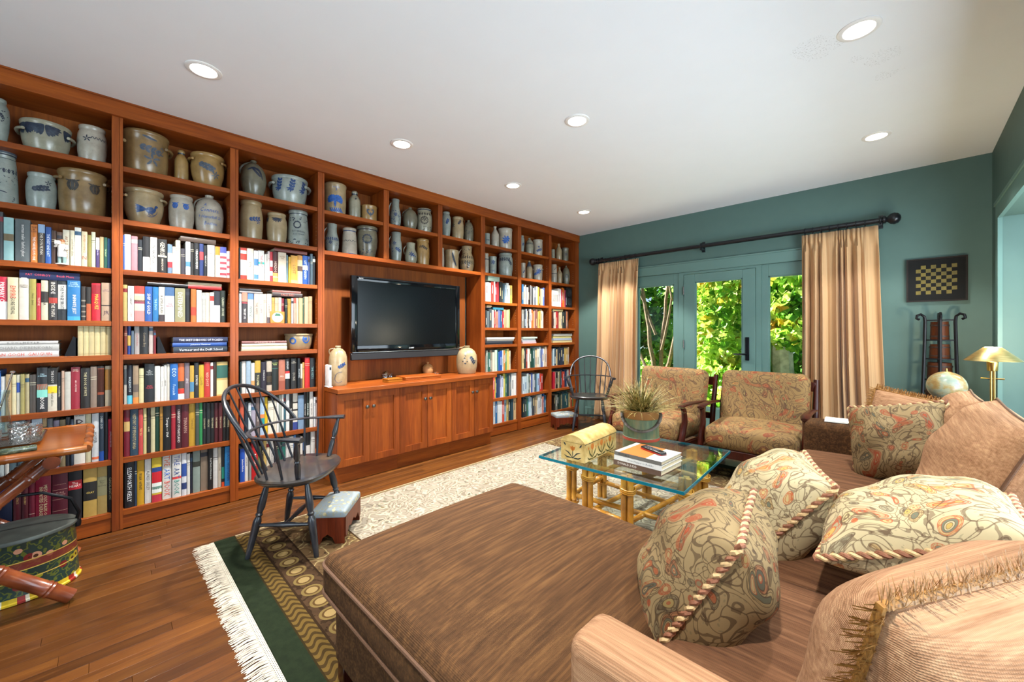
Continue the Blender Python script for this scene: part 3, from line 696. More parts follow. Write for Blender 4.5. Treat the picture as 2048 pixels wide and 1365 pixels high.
row(1, 5, 'B', [(1058,1083,390,'b8b4a8',None,W,((.5,.9,'3c4448'),)),(1086,1132,390,'1c2430','HOLIDAYS OF','c8d8dc',((0,.22,'58b4cc'),)),(1135,1184,390,'9c8468',None,W,((0,.16,'d8803c'),(.3,.5,'5c5048'))),(1187,1230,415,'d4cc9c'),(1236,1319,380,'181c20',[('An\nInstance\nof the\nFingerpost',.22,.2,.75,'d0d4d0','h'),('IAIN\nPEARS',.6,.09,.75,'c03c48','h')]),(1322,1369,395,'e4e0d8'),(1371,1400,400,'e6e2da','The Missing','5a5050'),(1401,1425,386,'e2ded6','LIBERATED',K),(1427,1450,380,'dad2c4'),
  (1452,1520,375,'1c64b0',[('ECO',.25,.3,.5,'d0e4f4','v'),('Foucault',.72,.3,.35,'c0d8f0','v')]),(1521,1575,372,'d86830',None,W,((.3,.5,'3c3430'),(.16,.28,'b83028'),(0,.15,'e4e0dc'))),(1577,1620,370,'807078','LENS','d8d0d0'),(1622,1658,392,'c8a040',None,W,((.2,.5,'4c7c9c'),)),(1660,1698,368,'28282a','EXTREMES','d8d4cc'),(1699,1743,384,'d0a82c','CLOUD','5c4410'),(1744,1795,362,'c03428','RED DUST','e8b8a0'),(1797,1820,366,'e0dcd4'),(1821,1848,362,'3c2c24'),(1851,1945,360,'d0b064',None,W,((.52,.9,'2c5c50'),(.04,.46,'d8c088')))])
row(1, 6, 'B', [(1058,1109,756,'74182c',None,W,((.52,.72,'b89c60'),)),(1112,1180,750,'2a4458','HISTORY OF PENNSYLVANIA','b8a878'),(1183,1221,765,'c84c48','THE SEA','e8c878'),(1223,1251,738,'d4c488'),(1253,1285,735,'24221e','FLUME','c8c0a0'),(1288,1325,735,'d0c69c'),(1327,1362,728,'1c4434'),(1364,1390,726,'b88434'),(1392,1458,722,'161616','Terrapin — 1964','ece8e0'),(1462,1499,718,'a82434'),(1501,1550,715,'3c1420','UNIVERSITY OF MARYLAND','e4dcd4'),(1552,1612,710,'5c1824','TERRAPIN','b89080'),(1614,1668,700,'c89c30','Terrapin 65','6c4c10'),
  (1669,1700,698,'4a544c'),(1701,1728,698,'2c8c50')]+[(1730+34*i if i else 1730, 1730+34*(i+1)-2, 712-i, ['22262a','24282c','1a1c20','501820','541a22','1a1a1a','1c1c1c'][i], ['TAXONOMY','MEDICAL','THE MARINE','THE MARINE','THE NOTION','THE MARINE','THE MARINE'][i], 'c8bc94') for i in range(7)])
row(1, 7, 'C', [(850,918,288,'12161c','ELLSWORTH KELLY','e8ecf0'),(919,935,282,'2c4058'),(937,985,265,'d0a024','max ernst',K),(989,1033,260,'e8e6e0','ALFRED SISLEY','2c2c2c'),(1037,1104,250,'e0c438',None,W,((.42,.66,'c01c28'),(.66,.76,'24407c'),(.2,.42,'e4e8e0'),(0,.16,'b83040'),(.28,.34,'4c9a88'))),(1110,1172,236,'ebe8e2',[('THE',.16,.22,.62,'d86030','v'),('ART',.45,.24,.62,'2460b0','v'),('BOOK',.77,.32,.62,'d84c38','v')],W),(1176,1237,230,'e6e4de',[('THE',.16,.22,.6,'3c5090','v'),('ART',.45,.24,.6,'2c4c80','v'),('BOOK',.77,.32,.6,'2c8c80','v')],W,((.42,.47,'d8403c'),)),
  (1239,1274,226,'e2e4e8',None,W,((.45,.75,'2c4c94'),(.15,.3,'2c3c6c'))),(1276,1297,232,'e4e2dc'),(1299,1315,235,'1c2434'),(1318,1367,206,'8c9c94',None,W,((.6,.72,'2c3028'),)),(1371,1420,196,'8c7a68'),(1422,1453,192,'161618','Social Theory of American Art','d8d8d4'),(1456,1488,182,'dcdad6'),(1490,1512,190,'c8bca8','EASTLAKE','5c5448'),(1513,1532,190,'182024',None,W,((.2,.5,'1c7c68'),(0,.12,'c84820'))),(1534,1583,182,'2c84c4','HANS HOFMANN','1c3c74')])
# ---- third bay
row(2, 2, 'E', [(66,84,122,'34343a'),(88,183,122,'c03c2c',None,W,((.14,.62,'ece6dc'),(.82,.92,'e8e0d8'))),(188,286,132,'e8dcc4','Vita','4a4038'),(290,355,166,'e4e8ec',None,W,((.5,.72,'3c6c9c'),(.05,.2,'4c7cac'))),(358,448,162,'eeeae6',[('THE REST OF US',.5,.76,.4,'d03838','v')],W,((.55,.62,'2cb4a4'),)),(452,478,218,'dcd8d0'),(480,498,214,'cfcac4'),(499,530,176,'e8d8d4'),(532,572,182,'c83844',None,W,((.2,.35,'e8e0dc'),(.5,.7,'e8dcd8'))),(574,650,182,'4c1c20','HERZOG','e0c8b8',((0,.3,'d88848'),(.14,.18,'e8dcd0'))),(655,778,192,'e8d8c0',[('MORE\nDIE',.17,.15,.6,'8a6a40','h')]),
  (781,811,232,'6c8890'),(815,847,260,'e0b03c'),(849,950,240,'d8a040','LOST','7a4c28',((.0,.12,'e8c070'),)),(953,1030,236,'e0cca0',None,W,((.45,.62,'5c4438'),(.84,1,'b88440'))),(1032,1110,240,'1c54a8','LITTLE GREEN','e4ecf4',((.5,.66,'d8d4dc'),)),(1112,1139,252,'4c6098'),(1141,1180,215,'4c606c'),(1182,1226,250,'1c1e22')])
flat(2, 2, 'E', 600, 1095, 150, 200, '7c3c34', None, W, 'across the row')
row(2, 3, 'E', [(62,101,815,'d0d8d8'),(104,192,800,'383438',[('TRUST US',.7,.44,.34,W,'v')],W,((.7,1,'b87460'),(.64,.67,'b83440'))),(198,288,815,'c8d0c8',[('WINGS',.62,.4,.5,'3c4438','v')],W,((.8,1,'4c70b0'),(0,.16,'d8c0a0'))),(292,366,820,'c4b4a4','THE ARMS','5c4c44'),(370,440,820,'dcd0c4','LOGAN','3c3430'),(442,488,820,'c8b4a4'),(492,560,820,'d8ccc0','Deadline','4c443c',((0,.2,'5c5458'),)),(563,605,875,'bc9448'),(607,658,875,'c8ac88'),(660,708,875,'d4bca0'),(711,753,890,'7c1c2c'),(756,795,900,'1c2824'),(797,852,895,'b8862c'),(855,888,890,'b0b4b8'),(890,925,885,'c89c88',None,W,((.8,1,'b84438'),)),(927,970,885,'d0b898'),(973,1025,885,'cfae7c'),(1027,1055,880,'44604c'),(1058,1118,865,'c4a484'),(1120,1173,860,'b8946c')])
zt = flat(2, 3, 'E', 66, 420, 783, 812, '8c8888', None, W, 'at the left end')
flat(2, 3, 'E', 70, 398, 742, 780, '24242a', None, W, 'on the grey one at left', zbase=zt+.0004)
zt = flat(2, 3, 'E', 568, 1022, 808, 866, '3a2c2c', 'PALE RED', 'b86c5c', 'above the small framed tile')
flat(2, 3, 'E', 566, 1000, 768, 804, '9c5c54', None, W, 'topmost above the framed tile', zbase=zt+.0004)
zt = flat(2, 4, 'F', 100, 790, 392, 458, 'dcd4b4', None, W, 'at the bottom of the stack', .22, zbase=ZS[4]+.0003)
zt = flat(2, 4, 'F', 104, 786, 350, 390, 'd8d0b0', None, W, 'in the middle of the stack', .22, zbase=zt+.0004)
flat(2, 4, 'F', 104, 782, 310, 348, '8c5c58', 'LITTLE HOTEL GUIDE', 'd8b8b0', 'on top of the stack', .22, zbase=zt+.0004)
row(2, 5, 'F', [(75,103,640,'1c3438'),(105,168,630,'dad4cc'),(172,243,625,'9cb0c0',None,W,((0,.22,'d8d8d4'),)),(246,299,655,'d8d4cc',None,W,((.2,.4,'c88c54'),)),(303,389,620,'c4a03c',[('TOLLIVER',.62,.5,.35,'e8dca0','v')],W,((0,.62,'2a2c28'),)),(393,478,640,'241c2c',[('Ordinary Love',.45,.52,.34,W,'v')]),(481,562,625,'c4b4a0',None,W,((.2,.64,'241c18'),(.3,.5,'6c5c48'))),(566,662,605,'141c18',[('LUCKY\nMAN',.14,.14,.8,'b8c870','h')],W,((.7,.72,'2c5c54'),)),(667,764,605,'b87058',[('ALL',.55,.1,.6,'e8d0c0','h')],W,((.0,.3,'8c4834'),)),(767,836,595,'1a1c20',[('GRISHAM',.2,.26,.5,'d8d8d4','v')],W,((.35,.52,'dcdcd8'),(.52,.6,'c02828'))),
  (850,937,590,'1c1a1a',[('FAR\nNORTH',.12,.14,.8,'b8b0a0','h'),('DUNE',.6,.3,.4,'a09888','v')]),(950,992,585,'10161c','WILDERNESS','c8d0d4'),(995,1027,670,'d4ccb8',None,W,((0,.4,'4c3c34'),)),(1029,1060,650,'c0944c'),(1062,1136,575,'c41c1c','','f0c8c0'),(1142,1216,580,'14181c','THE KEYS','78a0a0')])
row(2, 6, 'G', [(68,128,115,'cc5c40'),(134,182,170,'1c2c3c'),(184,222,180,'d0d8dc'),(225,286,190,'a8a0b0'),(289,336,110,'6c5c58','HOMELAND','d8d0c8'),(345,405,105,'a8c0d8',None,W,((.2,.45,'1c8488'),(.45,.55,'d87844'))),(407,449,105,'dcb414'),(452,529,150,'e4dcc8'),(531,570,150,'dcd4c0'),(571,600,130,'e6e2da','ORIENT','4c4448'),(601,633,72,'9ca49c'),(635,663,62,'e0dcd4'),(665,697,62,'3c6c7c'),(700,745,56,'dcdcd8'),(748,792,50,'181818','PLANET','d8d4cc'),(794,860,30,'dcd4c4',None,W,((.0,.2,'2c3c7c'),(.7,.74,'2c2420'),(.5,.54,'2c2420'))),(863,940,75,'7c98b4'),(943,975,22,'1c1a1c','RICHARD RODNEY','d4d0c8'),(977,1022,20,'14241c','MARK RYDEN','d0d8d0'),(1023,1070,15,'e0dcd4','NEO RAUCH','4c4844'),(1076,1100,100,'dcdcdc'),(1102,1130,98,'e4e0dc'),(1132,1160,98,'2c5ca4')])
row(2, 7, 'G', [(70,137,810,'1c50b4','Jackson Pollock',W),(138,186,722,'e0dcd4','ART NOW',K),(190,224,800,'8c8c88'),(226,311,730,'bc1c20','BAUHAUS',W),(313,364,780,'7c7c4c'),(366,386,720,'2c241c'),(388,430,690,'c8a860'),(432,478,690,'d8ccb0'),(481,529,690,'e0dcd4','LANDSCAPE',K),(531,584,690,'34343a'),(586,640,684,'1c4c44'),(642,690,684,'1c6c60'),(692,742,660,'d8d4d0'),(745,799,640,'e2e0da'),(801,832,620,'4c7cb4'),(835,886,620,'1c1c20'),(890,926,640,'e0d8cc'),(931,971,582,'1c2028',None,W,((.5,.75,'6c8cc4'),)),(975,1034,562,'e4dcd4',None,W,((.6,1,'1c1c1e'),)),(1036,1091,570,'dcd8d0'),(1096,1130,572,'6c4030',None,W,((.2,.5,'c87040'),))])

# ---- the far bays: too small to pick apart one by one
FAR = MB(); FARC = []
def far_box(a, b, h):
    n0 = len(FAR.f); FAR.box(a, b); FARC.extend([hx(h)]*(len(FAR.f)-n0))
frng = random.Random(77)
def far_row(bay, sh, pa, pb, ptop, cols, jit=.018):
    a0, b0 = BAYS[3+bay]; z = ZR[sh]; ya = max(a0+.002, at('x', XS, pa, ptop).y); yb = min(b0-.002, at('x', XS, pb, ptop).y); zt = at('x', XS, (pa+pb)/2, ptop).z
    cs = cols.split(); ws = [frng.uniform(.6, 1.5) for _ in cs]; S = sum(ws); y = ya
    for c, w_ in zip(cs, ws):
        wd = (yb-ya)*w_/S; h_ = min(zt-z+frng.uniform(-jit, jit), .345); off = frng.uniform(-.01, .006)
        far_box((XS+off-.17, y+.0005, z+.0003), (XS+off, y+wd-.0005, z+h_), c)
        far_box((XS+off-.165, y+.003, z+h_), (XS+off-.004, y+wd-.003, z+h_+.0006), 'cfc2a2')
        if frng.random() < .6:
            lum = sum(hx(c)[:3]); zz = z+h_*frng.uniform(.3, .7); ic = frng.choice(['e0dcd0', 'd8c890', 'c8d0d8']) if lum < 1 else frng.choice(['3c3c44', '7a3030', '2c4c7c', '5a6a5a'])
            far_box((XS+off, y+wd*.38, zz-h_*.20), (XS+off+.0006, y+wd*.62, zz+h_*.20), ic)
        y += wd
def far_flat(bay, sh, pa, pb, ptop, pbot, cols, d=.19):
    z = ZR[sh] if pbot is None else at('x', XS, (pa+pb)/2, pbot).z; y0 = at('x', XS, pa, ptop).y; y1 = at('x', XS, pb, ptop).y; zt = at('x', XS, (pa+pb)/2, ptop).z
    a0, b0 = BAYS[3+bay]; y0 = max(y0, a0+.003); y1 = min(y1, b0-.003)
    cs = cols.split(); n = len(cs)
    for i, c in enumerate(cs):
        far_box((XS-d, y0+frng.uniform(0, .02), z+.0004+(zt-z)*i/n), (XS+frng.uniform(-.02, .01), y1-frng.uniform(0, .03), z+(zt-z)*(i+1)/n-.0006), c)
far_row(0, 2, 971, 1025, 566, 'e8e4dc ece8e4 e6e2d8 c84438 e8e0dc c02830 c83840 1c2024 24282c 3c5c6c a8bccc d8dcdc e0dcd8 c8b050'); far_flat(0, 2, 974, 1001, 553, 563, 'a8c0b0')
far_row(0, 3, 971, 1020, 621, '2c3438 5c686c 3c444c d8d0b8 9c2838 c8ccb4 d87c64 5c6c9c 1c5c8c b82838 c8ac7c b8a888 8c9c5c'); far_flat(0, 3, 972, 984, 611, 616, 'd0c4c0 c8a878'); far_flat(0, 3, 985, 1010, 615, 620, '2c7c94')
far_flat(0, 4, 973, 1029, 675, None, '2c3c4c 6c7480 8c8880 e0dcd8')
far_row(0, 5, 974, 1021, 702, 'd0dccc 2c5c50 8c7c6c d0c8b4 b8c4b8 2c6c68 2c58a0 1c4c9c d8dcd8 c07c34 3c8c60 d8b868 d8ccb0')
far_row(0, 6, 972, 1037, 750, 'd8d4cc e0dcd4 2c74bc d04844 e8c438 1c4c70 2c3c5c b8c0d8 c8cce0 b8b050 4c7c5c 1c3c44 8c8478 2c5c7c d8d8d4 e4e4e0'); 
far_row(0, 7, 972, 1034, 800, 'd0ccc4 5c5c54 e0dcd4 d4d8d8 2c6ca0 d8e0e0 dce4e4 c84830 8cb4c4 c8a860 1c3038 24404c d0b080')
far_row(1, 2, 1044, 1089, 574, '2c6c9c e8d4a8 d8d4cc c8bcb0 241c1c 2c2428 e4dcd0 3c4044 e8e4e0 6c7480 d8d0c0 d8a040 5c3c28 ecd490 e8dcc8 4c6cb4'); 
far_row(1, 3, 1044, 1087, 621, '8c8c84 3c444c a8b4bc d8b8a0 3c3438 2c2c30 e4e0dc d86c34 e0a060 c88c94 8c5c50 d8b870 d8a040 e4d8b8 e8e0c8'); far_flat(1, 3, 1066, 1087, 618, 621, '8c7858')
far_flat(1, 4, 1044, 1074, 674, None, 'd8a8ac b0b0b8 d8e0e0 b8c8b8')
far_row(1, 5, 1044, 1099, 697, 'd8c890 1c2c28 2c3438 a84438 e4e0d4 d8ccb0 1c4438 245048 9cb0b4 d0b890 d8d0bc c8d4d8 2c4c8c 6c7cb0 e8e8e4 d4c8b0 c8b49c e8e8e4')
far_row(1, 6, 1045, 1086, 749, 'c0d0d8 b0c4cc b8c4c4 3c5c4c d0c8b8 2c4c9c b4b8bc 1c2c3c 5c7c8c a0c0dc 3c5c8c c83c28 a8302c')
far_row(1, 7, 1045, 1093, 794, '1c2c34 2c3c3c 3c6c58 2c84a4 b0d0dc c4d4dc 3c444c b8a078 c8b898 d8dcdc d4dce0 c88878 1c5c9c 2c6c84')
far_row(2, 2, 1117, 1134, 578, 'd0d0cc e0dcdc c83c38 d87024 d87c28 b83c60 2c2428')
far_row(2, 3, 1105, 1137, 624, '4c2420 d8d0c0 d4ccbc a82430 8c1c28 d4c49c cfc09c 2c3434 1c2024 3c3434 d87c48 2c2424'); far_flat(2, 3, 1105, 1126, 619, 623, 'b0a070')
far_flat(2, 4, 1107, 1146, 668, None, 'd8c890 a8b4c4 d0c078 b8b4ac', .22)
far_row(2, 5, 1106, 1138, 697, 'b0c4cc 2c4454 c8b484 24303c 1c2430 2c3444 1c2838 c4a860 b89858 b09070')
far_row(2, 6, 1106, 1140, 742, 'b81c34 c8a090 1c1c20 c0b498 7c7454 2c3c4c 8c3424 b83c2c 1c3454 2c3c5c b0b0a8 c8401c')
far_row(2, 7, 1108, 1152, 786, '2c2420 7c8478 1c3430 243c34 8c8468 2c4c54 245054 34585c 1c4448 c8b070 8c3c24 3c9c54')
me = FAR.mesh('book_rows'); ca = me.color_attributes.new('cover', 'FLOAT_COLOR', 'CORNER')
li = 0
for p, c in zip(me.polygons, FARC):
    for k in p.loop_indices: ca.data[k].color = c
t = NT('far_book_cloth'); a_ = t.node('ShaderNodeAttribute'); a_.attribute_name = 'cover'
o = put('book_rows', me, t.set(t.mix(t.math('MULTIPLY_ADD', t.noise(t.obj(), 45, 3), .2, .14), a_.outputs['Color'], hx('0a0806')), .45), None, smooth=False)
tag(o, 'rows of small distant books in the three bays nearest the window', 'books', kind='stuff')
# ================================================================== stoneware
def glaze(name, c0, c1, rough=.28):
    t = NT(name); n1 = t.noise(t.obj(), 14, 4, .6); n2 = t.noise(t.obj(), 220, 2)
    rnd = t.node('ShaderNodeObjectInfo').outputs['Random']
    c = t.ramp(n1, [(.3, c0), (.7, c1)])
    c = t.mix(t.math('MULTIPLY', t.math('GREATER_THAN', n2, .66), .35), c, hx('6a5a44'))
    t.bump(t.noise(t.obj(), 60, 3), .06, .004)
    return t.set(c, rough, Coat_Weight=.25, Coat_Roughness=.12)
GL = {'g': glaze('grey_saltglaze', '7f7c6a', '9d9985'), 't': glaze('tan_saltglaze', '6f5736', '8f744c'), 'w': glaze('pale_saltglaze', '958e7f', 'b3ab9d'), 'c': glaze('cool_saltglaze', '7a837e', '98a099'),
      'o': glaze('ochre_saltglaze', '86683c', 'a58450'), 'b': glaze('biscuit_saltglaze', '8c7a5a', 'a89472'), 'd': glaze('dark_saltglaze', '5a5648', '77735f')}
def cob(name, c): 
    t = NT(name); return t.set(t.ramp(t.noise(t.obj(), 70, 3), [(.3, c), (.75, tuple(min(1, q*1.9+.012) for q in hx(c)[:3])+(1,))]), .3)
INK = {'n': cob('cobalt_dark', '1a2434'), 'b': cob('cobalt_blue', '16335f'), 'l': cob('cobalt_bright', '1c4a8c'), 'k': cob('brown_black', '2a2622'), 's': cob('slate_brush', '3a4350')}
# profiles: (radius fraction, height fraction)
PROF = {
 'crock': [(.88,0),(.93,.03),(.99,.35),(1,.7),(.985,.90),(1.03,.915),(1.04,.97),(1.0,1.0),(.90,1.0),(.90,.93)],
 'jar': [(.80,0),(.86,.05),(.97,.32),(1,.60),(.95,.78),(.84,.875),(.82,.90),(.88,.92),(.89,.985),(.85,1),(.76,1),(.74,.92)],
 'ovoid': [(.66,0),(.72,.05),(.92,.35),(1,.62),(.92,.80),(.70,.90),(.66,.915),(.73,.93),(.74,.99),(.70,1),(.60,1),(.58,.93)],
 'tall': [(.86,0),(.90,.03),(1,.40),(.98,.65),(.86,.86),(.84,.885),(.90,.90),(.91,.985),(.87,1),(.78,1),(.76,.92)],
 'taper': [(.98,0),(1,.03),(.97,.4),(.88,.75),(.80,.90),(.86,.92),(.87,.985),(.83,1),(.72,1),(.70,.92)],
 'bowl': [(.78,0),(.82,.04),(.95,.40),(1,.72),(.98,.86),(1.02,.88),(1.03,.97),(1.0,1),(.90,1),(.88,.88)],
 'pot': [(.66,0),(.74,.05),(.95,.38),(1,.60),(.95,.80),(.90,.87),(.98,.90),(1.0,.97),(.97,1),(.86,1),(.84,.9)],
 'jug': [(.80,0),(.86,.03),(.97,.25),(1,.48),(.95,.66),(.78,.80),(.50,.89),(.27,.925),(.25,.94),(.29,.95),(.30,.99),(.25,1),(.16,1),(.16,.96)],
 'rjug': [(.60,0),(.68,.04),(.92,.28),(1,.48),(.93,.66),(.70,.82),(.36,.91),(.22,.935),(.20,.95),(.25,.96),(.25,.99),(.2,1),(.12,1),(.12,.97)],
 'bottle': [(.92,0),(1,.03),(1,.62),(.97,.68),(.66,.80),(.44,.85),(.42,.88),(.52,.90),(.54,.955),(.40,.99),(.2,1),(0,1)],
 'cyljug': [(.93,0),(.99,.03),(1,.2),(1,.60),(.96,.72),(.80,.84),(.52,.91),(.29,.935),(.27,.945),(.31,.955),(.31,.99),(.26,1),(.17,1),(.17,.96)],
 'slim': [(.90,0),(1,.03),(1,.56),(.95,.64),(.55,.78),(.34,.86),(.32,.92),(.40,.935),(.40,.985),(.3,1),(.2,1),(.2,.96)],
 'pitcher': [(.70,0),(.76,.03),(.96,.22),(1,.38),(.94,.54),(.76,.66),(.68,.74),(.68,.88),(.74,.985),(.72,1),(.64,1),(.60,.88)],
 'tpitch': [(.72,0),(.78,.03),(.96,.35),(1,.5),(.92,.66),(.80,.76),(.78,.86),(.84,.985),(.82,1),(.74,1),(.70,.86)],
 'mug': [(.96,0),(1,.03),(.99,.5),(.99,.9),(1.02,.93),(1.02,.98),(1,1),(.9,1),(.88,.9)],
 'canj': [(.94,0),(1,.03),(1,.78),(.94,.84),(.84,.87),(.9,.89),(.92,.985),(.88,1),(.78,1),(.78,.9)],
}
def prad(prof, v):
    for (r0, z0), (r1, z1) in zip(prof, prof[1:]):
        if z0 <= v <= z1 and z1 > z0: return r0+(r1-r0)*(v-z0)/(z1-z0)
    return prof[0][0]
class Surf:
    def __init__(s, prof, R, Hh, th): s.p, s.R, s.H, s.th = prof, R, Hh, th
    def P(s, u, v, lift=.0012):
        """u: metres to the right of the face, v: 0..1 height"""
        r = prad(s.p, v)*s.R; a = s.th+u/max(.02, s.R)
        return ((r+lift)*cos(a), (r+lift)*sin(a), v*s.H)
    def stroke(s, mb, pts, w0, w1=None, taper=True, n=8):
        """brush stroke through (u, v) control points, u and v in units of the jar's radius / height"""
        pts = [Vector((a*s.R, b*s.H)) for a, b in pts]; w0 *= s.R; w1 = w0 if w1 is None else w1*s.R
        out = []
        m = len(pts)-1
        for i in range(n+1):
            t_ = i/n*m; k = min(int(t_), m-1); f = t_-k
            p0, p1, p2, p3 = pts[max(k-1, 0)], pts[k], pts[k+1], pts[min(k+2, m)]
            out.append(.5*((2*p1)+(-p0+p2)*f+(2*p0-5*p1+4*p2-p3)*f*f+(-p0+3*p1-3*p2+p3)*f**3))
        ids = []
        for i, p in enumerate(out):
            a = out[min(i+1, n)]-out[max(i-1, 0)]
            if a.length < 1e-9: a = Vector((1, 0))
            a.normalize(); q = Vector((-a.y, a.x)); t_ = i/n
            w_ = (w0+(w1-w0)*t_)*(.18+.82*sin(pi*min(1, t_*1.0+.02))**.6 if taper else 1)*.5
            L = p+q*w_; R_ = p-q*w_
            ids.append((mb.pt(s.P(L.x, L.y/s.H)), mb.pt(s.P(R_.x, R_.y/s.H))))
        for (a, b), (c, d) in zip(ids, ids[1:]): mb.face((a, b, d, c))
    def text(s, mb, body, u, v, wid, hgt, italic=True):
        vs, fs = fit_text(body, wid*s.R, hgt*s.H, italic)
        mb.add([s.P(u*s.R+x, v+y/s.H) for x, y in vs], fs)
    def ring(s, mb, v0, v1):
        n = 32; ids = []
        for k in range(n):
            a = 2*pi*k/n; ids.append([mb.pt(((prad(s.p, v)*s.R+.0012)*cos(a), (prad(s.p, v)*s.R+.0012)*sin(a), v*s.H)) for v in (v0, v1)])
        for k in range(n):
            a, b = ids[k], ids[(k+1) % n]; mb.face((a[0], b[0], b[1], a[1]))
def d_leaf(S, mb, u, v, s=.35, ang=0.3, n=5):
    s *= 1.3
    """a feathery leaf of n brush strokes either side of a stem"""
    k = S.R/S.H
    ca, sa = cos(ang), sin(ang)
    def L(a, b): return (u+(a*ca-b*sa)*s, v+(a*sa+b*ca)*s*k)
    S.stroke(mb, [L(-1, 0), L(0, .05), L(1, 0)], .05)
    for i in range(n):
        t_ = -.8+1.6*i/(n-1)
        for q in (-1, 1): S.stroke(mb, [L(t_, 0), L(t_+.22, .28*q*(1-.3*abs(t_))), L(t_+.48, .5*q*(1-.45*abs(t_)))], .13*s/.35, n=5)
def d_flower(S, mb, u, v, s=.3, n=7):
    s *= 1.3
    k = S.R/S.H
    for i in range(n):
        a = 2*pi*i/n+.3
        S.stroke(mb, [(u+.12*s*cos(a), v+.12*s*sin(a)*k), (u+.6*s*cos(a+.1), v+.6*s*sin(a+.1)*k), (u+s*cos(a), v+s*sin(a)*k)], .30*s, n=5)
def d_tulip(S, mb, u, v, s=.28):
    s *= 1.15
    k = S.R/S.H
    for q in (-.55, 0, .55): S.stroke(mb, [(u+q*.3*s, v+.9*s*k), (u+q*s, v+.1*s*k), (u+q*.35*s, v-.9*s*k)], .42*s, n=6)
    S.stroke(mb, [(u-.9*s, v+.9*s*k), (u, v+.6*s*k), (u+.9*s, v+.95*s*k)], .3*s, n=6)
def d_feather(S, mb, u, v, s=.4, sg=1, n=7):
    k = S.R/S.H
    for i in range(n):
        a = -1.35+1.25*i/(n-1)
        S.stroke(mb, [(u, v), (u+sg*.5*s*cos(a), v+.5*s*sin(a)*k-.03*s), (u+sg*s*cos(a)*(1+.1*(i % 2)), v+s*sin(a)*k)], .085*s/.4, .12*s/.4, n=5)
def d_wave(S, mb, v, u0=-1.2, u1=1.2, amp=.03, w_=.05):
    S.stroke(mb, [(u0+(u1-u0)*i/10, v+amp*(1 if i % 2 else -1)) for i in range(11)], w_, taper=False, n=30)
def d_vine(S, mb, v, u0=-1.1, u1=1.1, s=.22):
    k = S.R/S.H
    S.stroke(mb, [(u0+(u1-u0)*i/6, v+(.03 if i % 2 else -.03)) for i in range(7)], .04, taper=False, n=20)
    for i in range(7):
        u = u0+(u1-u0)*i/6
        for q in (-1, 1): S.stroke(mb, [(u, v), (u+.12, v+q*s*.5*k), (u+.05, v+q*s*k)], .13, n=5)
def d_dots(S, mb, seed=1, n=26, v0=.2, v1=.75, w_=.12):
    r = random.Random(seed); k = S.R/S.H
    for _ in range(n):
        u = r.uniform(-1.2, 1.2); v = r.uniform(v0, v1); a = r.uniform(-1.2, 1.2); L = r.uniform(.08, .2)
        S.stroke(mb, [(u, v), (u+L*.5*cos(a)+.02, v+L*.5*sin(a)*k), (u+L*cos(a), v+L*sin(a)*k)], w_, n=4)
def d_bird(S, mb, u, v, s=.5):
    k = S.R/S.H
    def L(a, b): return (u+a*s, v+b*s*k)
    for i in range(6): S.stroke(mb, [L(-.25, 0), L(-.8, .02+.10*(i-2.5)), L(-1.5, .03+.22*(i-2.5))], .09, .11, n=6)
    S.stroke(mb, [L(-.4, 0), L(.1, -.28), L(.55, -.1), L(.8, .5)], .22, n=8); S.stroke(mb, [L(-.3, .05), L(.15, .2), L(.5, .3)], .2, n=6)
    S.stroke(mb, [L(.7, .35), L(.85, .6), L(1.08, .52)], .16, n=5); S.stroke(mb, [L(.1, -.3), L(.0, -.6), L(.35, -.75)], .05, n=5); S.stroke(mb, [L(.35, -.25), L(.4, -.55), L(.75, -.6)], .05, n=5)
    S.stroke(mb, [L(-.2, -.8), L(.4, -.9), L(.95, -.45), L(1.05, 0)], .045, n=8)
def d_eagle(S, mb):
    k = S.R/S.H
    for sg in (-1, 1):
        for i in range(7):
            a = radians(100-22*i); S.stroke(mb, [(sg*.08, .42), (sg*(.1+.34*cos(a)+.1), .44+.34*sin(a)*k), (sg*(.12+.55*cos(a)+.1), .44+.5*sin(a)*k)], .19, n=5)
    S.stroke(mb, [(0, .58), (-.02, .42), (0, .22)], .26, n=6)
    for i in range(6): S.stroke(mb, [(-.5+.2*i, .20), (-.42+.2*i, .12), (-.2+.2*i, .06)], .13, n=5)
def d_wreath(S, mb, u, v, s):
    k = S.R/S.H
    for i in range(14):
        a = 2*pi*i/14; c, d = cos(a), sin(a)
        S.stroke(mb, [(u+s*c*.85, v+s*d*.85*k), (u+s*cos(a+.25), v+s*sin(a+.25)*k), (u+s*1.12*cos(a+.35), v+s*1.12*sin(a+.35)*k)], .16, n=4)
def d_heart(S, mb, u, v, s):
    k = S.R/S.H
    for sg in (-1, 1): S.stroke(mb, [(u, v-s*k), (u+sg*.75*s, v-.1*s*k), (u+sg*.7*s, v+.65*s*k), (u+sg*.15*s, v+.45*s*k)], .45*s, n=8)
    S.stroke(mb, [(u, v-s*k), (u, v-.1*s*k)], .5*s, n=4); S.stroke(mb, [(u, v-.6*s*k), (u, v-1.5*s*k)], .12*s, n=3)
XC = -.135
